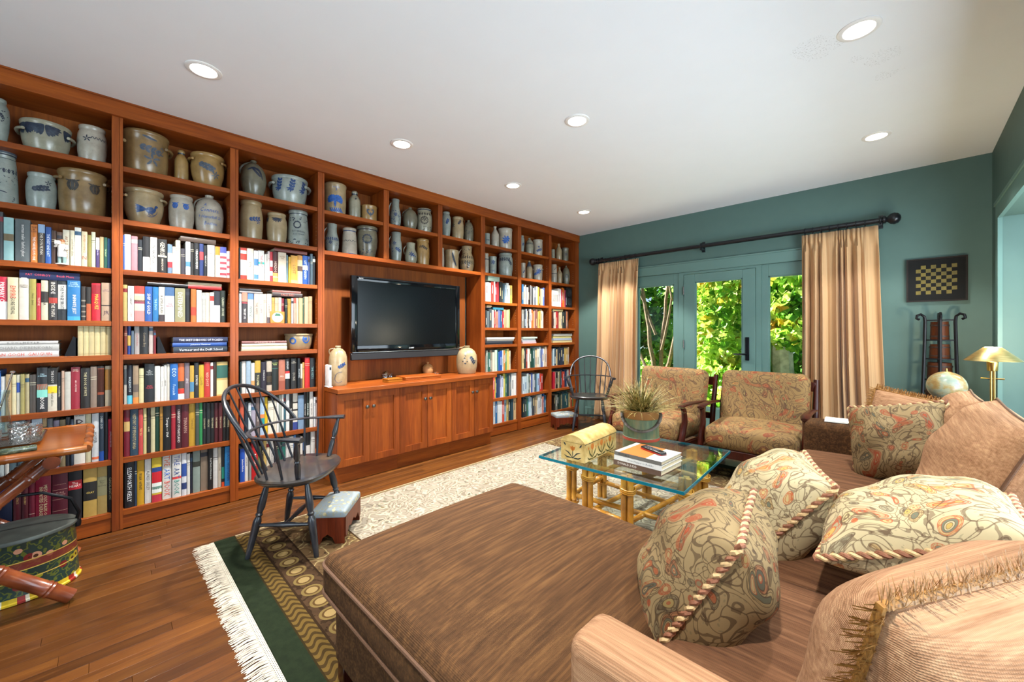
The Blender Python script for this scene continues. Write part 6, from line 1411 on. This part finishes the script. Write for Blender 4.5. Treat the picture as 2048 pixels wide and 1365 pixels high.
# planted firkin
fk = empty('planted_bucket', (2.205, 2.635, GTZ), 0, 'worn green wooden bucket with bent-wood handle holding a grassy plant', 'bucket')
t = NT('worn_green_paint'); n1 = t.noise(t.map(t.obj(), (1, 1, .2)), 22, 4, .6); sz = t.sep(t.obj())[2]
c = t.ramp(n1, [(.32, '3c5240'), (.55, '5c6a4c'), (.72, '7a6a44')])
def zband(c, a, b, col): return t.mix(t.math('MULTIPLY', t.math('GREATER_THAN', sz, a), t.math('LESS_THAN', sz, b)), c, col)
c = zband(c, .060, .078, hx('a8402c')); c = zband(c, .0, .060, hx('5e6246')); c = zband(c, .207, .27, hx('8c6230'))
fkm = t.set(c, .5)
mb = MB()
RB = .120
MB().lathe([(0, 0), (RB*1.02, 0), (RB*1.03, .004), (RB*1.02, .055), (RB*1.035, .058), (RB*1.03, .080), (RB*1.0, .083), (RB*.965, .205), (RB*.985, .208), (RB*.98, .262), (RB*.94, .263), (RB*.92, .225), (0, .222)], 40).build('bucket', fkm, fk)
hm = plain('dark_bentwood', '3a3228', .5)
mb = MB(); pts = []
for k in range(17):
    a = pi*k/16; pts.append((cos(a)*RB*1.07*.55+.02, -cos(a)*RB*1.07*.85 if False else -RB*1.08*cos(a), .205-.10*sin(a)))
view = atan2(CAM.y-2.635, CAM.x-2.205)
pts = []
for k in range(25):
    a = -pi/2+pi*k/24; an = view+a; rr_ = RB*1.075; pts.append((rr_*cos(an), rr_*sin(an), .235-.10*cos(a)))
mb.sweep(pts, .012, 8, flat=.35, upv=(0, 0, 1)); mb.build('bail_handle', hm, fk)
for sg in (-1, 1):
    an = view+sg*pi/2; mb = MB(); mb.tube((RB*.97*cos(an), RB*.97*sin(an), .235), (RB*1.14*cos(an), RB*1.14*sin(an), .235), .008, .008, 10); mb.build('handle_pin', hm, fk)
pr = random.Random(4); gm = NT('variegated_grass'); gu = gm.sep(gm.uv())
gm_c = gm.ramp(gm.noise(gm.obj(), 40, 2), [(.3, '2e2c10'), (.48, '6c6226'), (.60, 'b4a668'), (.72, '8a5a14')]); gm.set(gm_c, .5); gm = gm.m
mb = MB()
for i in range(420):
    a = pr.uniform(0, 2*pi); el = pr.uniform(.25, 1.5); L = pr.uniform(.19, .31); w_ = pr.uniform(.003, .0065); r0 = pr.uniform(0, .06)
    dirh = Vector((cos(a), sin(a), 0)); p_ = Vector((cos(a)*r0, sin(a)*r0, .225)); prev = None; sd = Vector((-sin(a), cos(a), 0))
    for k in range(6):
        f = k/5; e_ = el-1.1*f*f*pr.uniform(.5, 1.0); q = w_*(1-f*.92)
        cur = (mb.pt(p_+sd*q), mb.pt(p_+Vector((0, 0, q*.5))), mb.pt(p_-sd*q))
        if prev: mb.face((prev[0], cur[0], cur[1], prev[1])); mb.face((prev[1], cur[1], cur[2], prev[2]))
        prev = cur; p_ = p_+(dirh*cos(e_)+Vector((0, 0, sin(e_))))*L/5
o = mb.build('grass_blades', gm, fk); o['kind'] = 'stuff'
# art books and remote
bz = GTZ; bx0, by0 = 2.262, 2.170
def coffee_book(L, D, th, col, title, tc, lab, dx=0, dy=0, rz=radians(-2), cover=None, tleft=.03, italic=False):
    """lying book, spine along local +x facing the camera (-y)"""
    global bz
    e = empty('art_book', (bx0+dx, by0+dy, bz+.0003), rz, lab, 'book', 'art books on the coffee table')
    cm = plain('cover_'+col, col, .35, var=.04); c_ = .0028
    BX('cover', (0, 0, 0), (L, D, c_), cm, e); BX('cover', (0, 0, th-c_), (L, D, th), cover or cm, e); BX('spine', (0, -.0015, 0), (L, c_, th), cm, e)
    BX('page_block', (.003, c_, c_), (L-.004, D-.004, th-c_), M['pages'], e)
    if title:
        vs, fs = fit_text(title, L*.55, th*.55, italic); xs = [v[0] for v in vs]; mb = MB()
        mb.add([(x-min(xs)+tleft*1.0, -.0023, th/2+y) for x, y in vs], fs); q = mb.build('spine_title', M['ink'], e, smooth=False); q.color = hx(tc)
    bz += th+.0004
    return e
coffee_book(.300, .265, .030, '5a4438', 'DONALD JUDD', 'e8e0d8', 'brown art book at the bottom of the coffee table stack')
coffee_book(.300, .262, .027, 'd8d6d2', 'From Hopper to Rothko', '3c4858', 'white art book in the middle of the coffee table stack', .003, .002, tleft=.09, italic=True)
t = NT('rothko_cover'); s = t.sep(t.obj()); c = t.mix(t.math('LESS_THAN', s[1], .13), hx('c8c6c0'), hx('4c5078')); c = t.mix(t.math('MULTIPLY', t.math('GREATER_THAN', s[0], .03), t.math('LESS_THAN', s[0], .20)), hx('b8b6b2'), hx('d07038'))
c = t.mix(t.math('GREATER_THAN', s[0], .20), c, hx('c4c2be'))
tb_ = coffee_book(.296, .258, .022, '6c6862', 'ROTHKO', '1c1c1c', 'grey and orange art book on top of the coffee table stack', .004, .004, cover=t.set(c, .3))
rm = empty('remote_control', (2.445, 2.315, bz+.0004), radians(-22), 'black and red remote control on the top art book', 'remote')
MB().rbox((.085, .024, .009), .007, 6, bulge=.002, c=(0, 0, .010)).build('body', plain('remote_black', '1a1a1c', .25), rm)
MB().rbox((.084, .0245, .004), .003, 4, c=(0, 0, .0055)).build('red_side', plain('remote_red', 'a01c20', .25), rm)
for i in range(5):
    for j in (-1, 0, 1): MB().rbox((.005, .004, .0015), .0012, 2, c=(-.05+i*.022, j*.012, .0215)).build('button', plain('button_grey', '6c6c70', .4) if (i, j) == (0, -1) else bpy.data.materials['button_grey'], rm)

# ================================================================== paisley armchairs
def armchair(loc, rz, label):
    """local -y is the front"""
    e = empty('armchair', loc, rz, label, 'armchair', 'paisley armchairs'); W2 = .362; D2 = .33; mh = M['mahogany']
    MB().rbox((W2-.035, D2-.015, .085), .05, 10, bulge=.035, c=(0, -.03, .365), side=.012).build('seat_cushion', M['paisley_chair'], e)
    mb = MB(); mb.T = Matrix.Translation((0, .235, .615)) @ Matrix.Rotation(radians(-14), 4, 'X'); mb.rbox((W2-.025, .085, .265), .065, 10, side=.0); mb.build('back_cushion', M['paisley_chair'], e)
    BX('seat_rail', (-W2+.02, -D2-.005, .205), (W2-.02, -D2+.03, .275), mh, e, .004); BX('seat_rail', (-W2+.02, D2-.03, .205), (W2-.02, D2, .275), mh, e, .004)
    for s in (-1, 1):
        BX('seat_rail', (s*(W2-.01)-.016, -D2, .205), (s*(W2-.01)+.016, D2, .275), mh, e, .004)
        # curved front leg and arm support in one sweep
        x = s*W2
        mb = MB(); mb.sweep([(x, -D2+.01, 0), (x, -D2+.005, .12), (x, -D2, .25), (x, -D2+.045, .36), (x, -D2+.085, .46), (x, -D2+.07, .545), (x, -D2+.045, .585)], [.020, .024, .030, .032, .030, .027, .026], 10, flat=.8); mb.build('front_leg', mh, e)
        mb = MB(); mb.sweep([(x, -D2+.005, .592), (x, -D2+.05, .604), (x, -D2+.2, .606), (x, .10, .592), (x, .30, .572)], [.024, .033, .030, .026, .024], 10, flat=.5, upv=(0, 0, 1)); mb.build('armrest', mh, e)
        mb = MB(); mb.sweep([(x, D2+.03, 0), (x, D2-.02, .25), (x, D2+.01, .5), (x, D2+.085, .82)], [.020, .025, .025, .020], 10); mb.build('back_leg', mh, e)
    BX('back_rail', (-W2, D2+.055, .72), (W2, D2+.085, .80), mh, e, .004); BX('back_rail', (-W2, D2-.0, .40), (W2, D2+.03, .46), mh, e, .004)
    return e
armchair((2.625, 3.90, FZ), radians(2), 'paisley armchair with mahogany frame next to the sofa arm')
armchair((1.815, 3.80, FZ), radians(-4), 'paisley armchair with mahogany frame behind the grassy plant')
# ================================================================== sectional sofa with chaise
sf = empty('sectional_sofa', (0, 0, 0), 0, 'large brown chenille sectional sofa with chaise filling the foreground', 'sofa')
def rb(name, a, b, r, mat, n=10, bulge=0.0, side=0.0, parent=sf):
    c = [(p+q)/2 for p, q in zip(a, b)]; h = [(q-p)/2 for p, q in zip(a, b)]
    o = MB().rbox(h, r, n, bulge, (0, 0, 0), side).build(name, mat, parent); o.location = c; return o
SX = 3.03
def piping(parent, x0, y0, x1, y1, z, r=.0065, rad=.05, crown=0.0):
    pts = []
    for cx_, cy_, a0 in ((x1-rad, y1-rad, 0), (x0+rad, y1-rad, pi/2), (x0+rad, y0+rad, pi), (x1-rad, y0+rad, 3*pi/2)):
        for k in range(7): a = a0+pi/2*k/6; pts.append((cx_+rad*cos(a), cy_+rad*sin(a), z))
    full = []
    for i in range(len(pts)):
        p, q = Vector(pts[i]), Vector(pts[(i+1) % len(pts)]); n = max(1, int((q-p).length/.06))
        for k in range(n): full.append(p.lerp(q, k/n))
    return MB().sweep(full, r, 8, closed=True).build('piping', M['piping'], parent)
# bases
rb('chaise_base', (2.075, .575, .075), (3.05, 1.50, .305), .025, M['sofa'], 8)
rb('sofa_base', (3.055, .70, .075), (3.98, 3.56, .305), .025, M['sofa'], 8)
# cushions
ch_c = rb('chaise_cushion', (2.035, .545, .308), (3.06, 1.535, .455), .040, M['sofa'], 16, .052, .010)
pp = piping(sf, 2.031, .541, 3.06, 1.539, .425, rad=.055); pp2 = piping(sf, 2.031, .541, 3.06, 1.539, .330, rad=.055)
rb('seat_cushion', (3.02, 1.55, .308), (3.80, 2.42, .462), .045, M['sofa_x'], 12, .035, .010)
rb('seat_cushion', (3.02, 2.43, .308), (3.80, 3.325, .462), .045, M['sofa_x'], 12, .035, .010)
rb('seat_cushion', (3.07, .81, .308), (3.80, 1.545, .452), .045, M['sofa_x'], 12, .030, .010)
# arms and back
arm1 = rb('arm', (3.025, .668, .10), (3.97, .802, .622), .035, M['sofa_lit'], 10, .004)
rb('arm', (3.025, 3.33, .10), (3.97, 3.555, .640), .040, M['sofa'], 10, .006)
rb('back_frame', (3.80, .70, .10), (4.00, 3.50, .72), .05, M['sofa_lit'], 10, .006)
for x, y in ((2.11, .61), (2.11, 1.45), (3.10, .72), (3.10, 3.5), (3.92, .75), (3.92, 3.5)):
    MB().box((x-.025, y-.025, FZ), (x+.025, y+.025, .08)).build('foot', M['mahogany'], sf, bevel=.003)
def seam(parent, pts, r=.0045): return MB().sweep(pts, r, 8).build('seam', M['piping'], parent)
def blob_cushion(name, loc, rot, half, mat, parent, pw=2.3, n=24):
    """plump back cushion: flattened super-ellipsoid with a welt round its edge"""
    mb = MB(); key = {}
    a, b, c = half
    def P(u, v):
        x = math.copysign(abs(u), u); y = v
        return x, y
    for sg in (-1, 1):
        for i in range(n+1):
            for j in range(n+1):
                u = -1+2*i/n; v = -1+2*j/n
                # square to rounded square
                x = u*(1-.085*(1-abs(u)**3)*0-.10*(1-v*v)*abs(u)**3*.9)*sqrt(max(0, 1-.10*v*v)); y = v*(1-.10*(1-u*u)*abs(v)**3*.9)*sqrt(max(0, 1-.10*u*u))
                f = max(0, (1-abs(u)**pw))*max(0, (1-abs(v)**pw))
                z = sg*(f**.5)*(1+.06*sin(5.1*u+2.3*v+pw*sg)+.05*sin(7.7*v-3.1*u))
                key[sg, i, j] = key[-1, i, j] if (sg == 1 and (i in (0, n) or j in (0, n))) else mb.pt((x*a, y*b, z*c))
        for i in range(n):
            for j in range(n):
                q = [key[sg, i, j], key[sg, i+1, j], key[sg, i+1, j+1], key[sg, i, j+1]]
                if sg < 0: q.reverse()
                mb.face(q)
    rim = []
    for i in range(n): rim.append((i, 0))
    for j in range(n): rim.append((n, j))
    for i in range(n, 0, -1): rim.append((i, n))
    for j in range(n, 0, -1): rim.append((0, j))
    rim = [Vector(mb.v[key[-1, i, j]]) for i, j in rim]
    o = mb.build(name, mat, parent, ang=80); o.location = loc; o.rotation_euler = rot
    return o, rim
def eul(normal, up=(0, 0, 1), roll=0.0):
    """rotation whose local +z is `normal` and whose local +y leans towards `up`"""
    z = Vector(normal).normalized(); u = Vector(up); y = (u-z*u.dot(z)).normalized(); x = y.cross(z)
    m = Matrix((x, y, z)).transposed() @ Matrix.Rotation(roll, 3, 'Z'); return m.to_euler()
# loose back cushions of the sofa
for loc, nrm, half in (((3.715, 2.30, .715), (-.93, 0, .36), (.43, .275, .135)), ((3.69, 3.05, .70), (-.93, 0, .36), (.30, .26, .12))):
    o, rim = blob_cushion('back_cushion', loc, eul(nrm), half, M['sofa_lit'], sf)
    MB().sweep(rim, .005, 8, closed=True).build('welt', M['piping'], o)
def rope(parent, rim, r=.0085, pitch=.020):
    """two-strand twisted cord along a closed line"""
    L = 0; pts = []
    m = len(rim)
    for i in range(m):
        p, q = rim[i], rim[(i+1) % m]; n = max(2, int((q-p).length/.006))
        for k in range(n): pts.append(p.lerp(q, k/n))
    m = len(pts)
    for s in range(2):
        path = []; d = 0
        for i, p in enumerate(pts):
            tng = (pts[(i+1) % m]-pts[i-1]).normalized(); a = tng.orthogonal().normalized() if abs(tng.z) > .95 else tng.cross(Vector((0, 0, 1))).normalized(); b = tng.cross(a)
            if i: d += (p-pts[i-1]).length
            an = 2*pi*d/pitch/2+s*pi; path.append(p+(a*cos(an)+b*sin(an))*r*.62)
        MB().sweep(path, r*.72, 6, closed=True).build('rope_strand', M['rope'] if s == 0 else M['rope_r'], parent)
def tufted_fringe(parent, rim, ln=.030, dens=.0022, seed=1):
    r = random.Random(seed); mb = MB(); m = len(rim); cen = sum(rim, Vector())/m
    for i in range(m):
        p, q = rim[i], rim[(i+1) % m]; t_ = (q-p).normalized(); out = (p-cen); out.z = 0; out -= t_*out.dot(t_); out.normalize()
        n = max(2, int((q-p).length/dens))
        for k in range(n):
            for z in range(2):
                b = p.lerp(q, (k+r.random())/n)+Vector((0, 0, r.uniform(-.009, .009))); w_ = .0014
                d = out*ln*r.uniform(.6, 1.05)+Vector((0, 0, r.uniform(-.018, .018)))+t_*r.uniform(-.008, .008)
                mb.add([b-t_*w_, b+t_*w_, b+d+t_*w_*.6, b+d-t_*w_*.6], [(0, 1, 2, 3)])
    o = mb.build('brush_fringe', M['gold_fringe'], parent, smooth=False); o['kind'] = 'stuff'
    MB().sweep(rim, .007, 8, closed=True).build('gimp_braid', M['gold_fringe'], parent)
def pillow(label, loc, nrm, half, mat, trim='rope', up=(0, 0, 1), roll=0.0, seed=1):
    e, rim = blob_cushion('throw_pillow', loc, eul(nrm, up, roll), half, mat, None)
    tag(e, label, 'pillow', 'throw pillows on the sofa')
    if trim == 'rope': rope(e, rim)
    elif trim == 'fringe': tufted_fringe(e, rim, seed=seed)
    return e
pillow('paisley pillow with rope edge leaning at the far end of the sofa', (3.50, 2.86, .675), (-.35, -.82, .32), (.215, .215, .125), M['paisley_dark'], roll=.25)
pillow('tan pillow with gold fringe behind the far paisley pillow', (3.56, 3.12, .69), (-.3, -.88, .30), (.235, .215, .085), M['sofa_lit'], 'fringe', roll=-.12, seed=2)
pillow('light paisley pillow with rope edge in the middle of the chaise corner', (3.17, 1.78, .59), (-.67, -.24, .61), (.225, .225, .15), M['paisley_light'], roll=.0)
pillow('darker paisley pillow with rope edge nearest the chaise arm', (3.12, 1.22, .57), (-.76, -.13, .45), (.215, .215, .16), M['paisley_dark'], roll=.0)
pillow('light paisley pillow with rope edge lying flat against the back cushions', (3.55, 1.66, .68), (-.36, .03, .84), (.245, .235, .12), M['paisley_light'], roll=.1)
pillow('large tan pillow with gold fringe closest to the camera', (3.585, 1.01, .62), (-.85, .47, .25), (.30, .28, .15), M['sofa_lit'], 'fringe', roll=.0, seed=5)

# ================================================================== curtains and rod
rod = empty('curtain_rod', (0, 4.945, 2.262), 0, 'black wooden curtain rod with ball finials above the french door', 'curtain rod')
bk = plain('black_wood', '101318', .3, var=.2)
mb = MB(); mb.T = Matrix.Rotation(pi/2, 4, 'Y')
MB().tube((.355, 0, 0), (3.395, 0, 0), .023, .023, 14).build('pole', bk, rod)
for x in (.335, 3.415):
    mb = MB(); mb.T = Matrix.Translation((x, 0, 0)) @ Matrix.Rotation(pi/2*(1 if x > 1 else -1), 4, 'Y'); mb.lathe([(.027, -.04), (.034, -.035), (.034, -.022), (.022, -.015), (.024, -.008), (.044, .010), (.052, .036), (.044, .062), (.022, .078), (0, .082)], 20); mb.build('finial', bk, rod)
for x in (.40, 1.80, 3.36):
    mb = MB(); mb.box((x-.012, -.008, -.045), (x+.012, .090, -.020)); mb.box((x-.016, .078, -.06), (x+.016, .091, .06)); mb.sweep([(x, .030*cos(a*pi/8), .030*sin(a*pi/8)) for a in range(16)], .008, 6, closed=True); mb.build('bracket', bk, rod)
for xs in ([.44+.075*i for i in range(8)], [2.80+.065*i for i in range(8)]):
    for x in xs: MB().sweep([(x, .031*cos(a*pi/8), .031*sin(a*pi/8)-.006) for a in range(16)], .0035, 6, closed=True).build('ring', bk, rod)
t = NT('striped_curtain'); u = t.sep(t.uv())[0]
n1 = t.noise(t.comb(t.math('MULTIPLY', u, 46.0), 0.0, 0.0), 1.0, 2, .7); n2 = t.noise(t.comb(t.math('MULTIPLY', u, 150.0), 0.0, 0.0), 1.0, 1)
c = t.ramp(n1, [(.33, '8a5c38'), (.42, 'b4875c'), (.5, 'c69c6e'), (.56, 'a87c50'), (.62, 'cfae84'), (.70, '94683f')]); c = t.mix(t.math('MULTIPLY', n2, .35), c, hx('d6b88c'))
t.bump(t.noise(t.obj(), 500, 2), .15, .001); t.set(c, .8, Sheen_Weight=.2); M['curtain'] = t.m
def curtain(x0, x1, label, folds, seed, bx0, bx1):
    r = random.Random(seed); nx, nz = folds*12, 26; ztop, zbot = 2.222, .012
    ph = [r.uniform(0, 6.28) for _ in range(4)]
    mb = MB(); uv = []
    for j in range(nz+1):
        v = j/nz; z = ztop+(zbot-ztop)*v
        a0 = x0+(bx0-x0)*v; a1 = x1+(bx1-x1)*v
        for i in range(nx+1):
            u_ = i/nx; uw = u_+.030*sin(u_*11+ph[0])+.022*sin(u_*23+ph[2]); ang = uw*folds*2*pi
            amp = (.012 if v < .035 else .020+.020*min(1, (v-.035)*4))*(1+.45*sin(ph[0]+u_*13)+.25*sin(ph[1]+u_*29))
            xx = a0+(a1-a0)*(u_+.010*sin(ang*2+ph[1])*min(1, v*3)+.012*sin(v*5+ph[2]+u_*4)*v)
            fold = sin(ang+.7*sin(v*2.2+ph[3]+u_*3)*v)
            if v < .07: fold = sin(ang*(1 if v > .05 else 2.0))*(.7)
            mb.pt((xx, 4.952+amp*fold+.008*v, z)); uv.append((u_*folds/6, v))
    for j in range(nz):
        for i in range(nx):
            a = j*(nx+1)+i; mb.face((a, a+nx+1, a+nx+2, a+1))
    me = mb.mesh('curtain'); ul = me.uv_layers.new(name='UVMap')
    for lp in me.loops: ul.data[lp.index].uv = uv[lp.vertex_index]
    o = put('curtain', me, M['curtain'], None, ang=75)
    md = o.modifiers.new('thickness', 'SOLIDIFY'); md.thickness = .003; md.offset = 0
    tag(o, label, 'curtain', 'striped curtains'); return o
curtain(.395, 1.01, 'left striped tan curtain beside the far windsor chair', 9, 1, .33, 1.0)
curtain(2.775, 3.345, 'right striped tan curtain behind the sofa arm', 9, 2, 2.78, 3.40)

# ================================================================== far right corner
# checkerboard on the wall
cb = empty('checkerboard', (3.71, YF, 1.70), 0, 'antique black and yellow checkerboard hanging on the teal wall', 'checkerboard')
brd = plain('board_black', '08090a', .9, var=.3, scale=15); frm = plain('board_edge', '1c1410', .8, var=.3)
BX('board', (-.172, -.020, -.178), (.172, -.006, .178), brd, cb)
for a, b in (((-.182, -.028, -.188), (.182, -.002, -.176)), ((-.182, -.028, .176), (.182, -.002, .188)), ((-.182, -.028, -.176), (-.170, -.002, .176)), ((.170, -.028, -.176), (.182, -.002, .176))): BX('frame', a, b, frm, cb)
ym_ = plain('old_yellow_paint', '6b5d17', .5, var=.25, scale=25)
sqx, sqz = .0305, .0315; first = None
for i in range(8):
    for j in range(8):
        if (i+j) % 2 == 0:
            x = -.122+i*sqx; z = -.126+j*sqz; BX('square', (x, -.0212, z), (x+sqx, -.0195, z+sqz), ym_, cb)
# black iron stand with stacked wooden boxes
stn = empty('iron_stand', (3.725, 4.865, 0), 0, 'tall black scrolled iron stand with four tiers', 'stand')
mi = M['black_iron']
legs = [(-.115, -.07, -.085, -.05), (.0, -.11, .0, -.075), (.115, -.07, .085, -.05), (.0, .09, .0, .07)]
for (bx, by, tx, ty) in legs:
    pts = [(bx, by, 0), (bx*.97, by, .4), (tx*1.08, ty, 1.0), (tx, ty, 1.335), (tx*1.05, ty*1.05, 1.375), (tx*1.3, ty*1.35, 1.395), (tx*1.55, ty*1.6, 1.385), (tx*1.6, ty*1.7, 1.360), (tx*1.42, ty*1.5, 1.352)]
    if bx == 0: pts = [(bx, by, 0), (0, by, .4), (0, ty, 1.0), (0, ty, 1.335), (0, ty*1.15, 1.38), (0, ty*1.5, 1.40), (0, ty*1.75, 1.382), (0, ty*1.6, 1.36)]
    MB().sweep(pts, [.011]*4+[.010]*(len(pts)-4), 8).build('upright', mi, stn)
TI = [.58, .85, 1.025, 1.18]
for z in TI:
    f = 1-.27*z/1.3
    mb = MB(); ring = [(-.110*f, -.068*f, z), (0, -.108*f, z), (.110*f, -.068*f, z), (0, .088*f, z)]; mb.sweep(ring, .005, 8, closed=True); mb.box((-.10*f, -.06*f, z-.004), (.10*f, .06*f, z+.002)); mb.build('tier', mi, stn)
mb = MB(); mb.sweep([(-.086, -.05, 1.345), (0, -.077, 1.345), (.086, -.05, 1.345), (0, .07, 1.345)], .005, 8, closed=True); mb.build('tier', mi, stn)
fw_ = wood('old_pail_wood', '2a130a', '48230f', '5f331a', .5, 'z', 2)
for z, r, h_, lab in ((.583, .085, .21, 'lowest and largest brown wooden tub on the iron stand'), (.853, .074, .140, 'rust-brown wooden tub on the second tier of the iron stand'), (1.028, .060, .118, 'dark brown wooden tub on the third tier of the iron stand'), (1.183, .055, .150, 'small brown wooden tub on the top tier of the iron stand')):
    e = empty('wooden_tub', (3.725, 4.865, z), 0, lab, 'tub', 'old wooden tubs on the stand')
    MB().lathe([(0, .001), (r, .001), (r*1.02, .004), (r*.96, h_*.86), (r*.95, h_), (r*.90, h_), (r*.90, h_*.9), (0, h_*.88)], 28).build('body', fw_, e)
    mb = MB()
    for zz_ in (.14, .74): mb.lathe([(r*1.005, h_*zz_), (r*1.035, h_*zz_+.001), (r*1.03, h_*(zz_+.09)), (r*.98, h_*(zz_+.09)+.001)], 28)
    mb.build('hoops', plain('hoop', '2c1c14', .6) if 'hoop' not in bpy.data.materials else bpy.data.materials['hoop'], e)
# small table behind the sofa end carrying lamp and globe
st_ = empty('side_table', (3.74, 4.02, 0), 0, 'dark wooden side table hidden behind the sofa end', 'table')
MB().rbox((.24, .24, .012), .006, 6, c=(0, 0, .588)).build('table_top', M['mahogany'], st_)
for sx in (-1, 1):
    for sy in (-1, 1): MB().turned((sx*.20, sy*.20, 0), (sx*.20, sy*.20, .577), [(0, .012), (.5, .018), (1, .02)], 10).build('leg', M['mahogany'], st_)
gb = empty('globe', (3.72, 3.95, .6005), 0, 'cream desk globe on a small brass stand behind the sofa', 'globe')
t = NT('globe_map'); g = t.obj(); land = t.noise(t.map(g, loc=(3.1, 1.7, 0)), 9, 4, .55)
c = t.ramp(land, [(.44, '7f8a78'), (.50, '98967a'), (.54, '988250'), (.62, '8c6a3a'), (.70, '747a54')]); s = t.sep(g)
lat = t.math('LESS_THAN', t.math('ABSOLUTE', t.math('SUBTRACT', t.math('FRACT', t.math('MULTIPLY', t.sep(g)[2], 38)), .5)), .03); c = t.mix(t.math('MULTIPLY', lat, .4), c, hx('5c5a44'))
o = MB().lathe([(.097*sin(pi*k/24), -.097*cos(pi*k/24)) for k in range(25)], 40).build('sphere', t.set(c, .35, Coat_Weight=.25), gb); o.location = (0, 0, .285); o.rotation_euler = (radians(15), radians(8), 0)
mb = MB(); mb.lathe([(0, 0), (.075, 0), (.078, .006), (.06, .016), (.02, .026), (.012, .05), (.012, .15), (.016, .178), (0, .186)], 28); mb.build('base', M['mahogany'], gb)
mb = MB(); mb.sweep([(0, .106*sin(a), .285-.106*cos(a)) for a in [pi*k/16 for k in range(17)]], .003, 8); mb.tube((0, 0, .38), (0, 0, .402), .007, .004, 10); mb.build('meridian', M['brass'], gb)
lp = empty('floor_lamp', (3.925, 4.02, 0), 0, 'brass pharmacy floor lamp with conical metal shade in the right corner', 'lamp')
MB().lathe([(0, 0), (.12, 0), (.122, .006), (.115, .014), (.03, .022), (.012, .03), (0, .03)], 32).build('base', M['brass'], lp)
for dx in (-.006, .008): MB().tube((dx, 0, .028), (dx, 0, 1.02), .0055, .0055, 10).build('stem', M['brass'], lp)
mb = MB(); mb.tube((-.05, 0, .945), (.05, 0, .945), .004, .004, 10); mb.build('turn_key', M['brass'], lp)
MB().lathe([(0, .995), (.022, .995), (.024, 1.0), (.026, 1.052), (.022, 1.056), (0, 1.056)], 24).build('socket', M['brass'], lp)
t = NT('brushed_brass'); n1 = t.noise(t.map(t.obj(), (1, 1, 40)), 20, 2); shm = t.set(t.ramp(n1, [(.3, 'a08850'), (.7, 'cdb67c')]), .32, .95)
MB().lathe([(.038, 1.148), (.042, 1.146), (.126, 1.064), (.128, 1.060), (.124, 1.063), (.040, 1.143), (.037, 1.144), (.038, 1.148)], 48).build('shade', shm, lp)
blb = NT('bulb_glow'); blb.set('ffffff', .4); blb.b.inputs['Emission Color'].default_value = (1, .88, .62, 1); blb.b.inputs['Emission Strength'].default_value = 14
MB().lathe([(0, 1.056), (.018, 1.058), (.030, 1.085), (.028, 1.11), (.018, 1.128), (0, 1.134)], 20).build('bulb', blb.m, lp)
MB().lathe([(0, 1.150), (.034, 1.149), (.037, 1.146)], 24).build('top_glow', blb.m, lp)  # glowing disc added for the bright open top of the shade
pl_ = lamp('lamp_glow', 'POINT', (0, 0, 1.185), 13, (1, .84, .58), shadow_soft_size=.03); pl_.parent = lp
# papers on the far sofa arm
pa = plain('paper', 'e2e0da', .7, var=.02)
for i, (x, y, rz, lab) in enumerate(((3.19, 3.46, .1, 'folded white papers at the outer end of the far sofa arm'), (3.33, 3.47, -.05, 'white magazine lying on the far sofa arm'))):
    e = empty('papers', (x, y, .6475), rz, lab, 'papers'); BX('sheet', (-.06, -.075, 0), (.06, .075, .004), pa, e); BX('sheet', (-.055, -.07, .0042), (.065, .078, .009), pa, e)
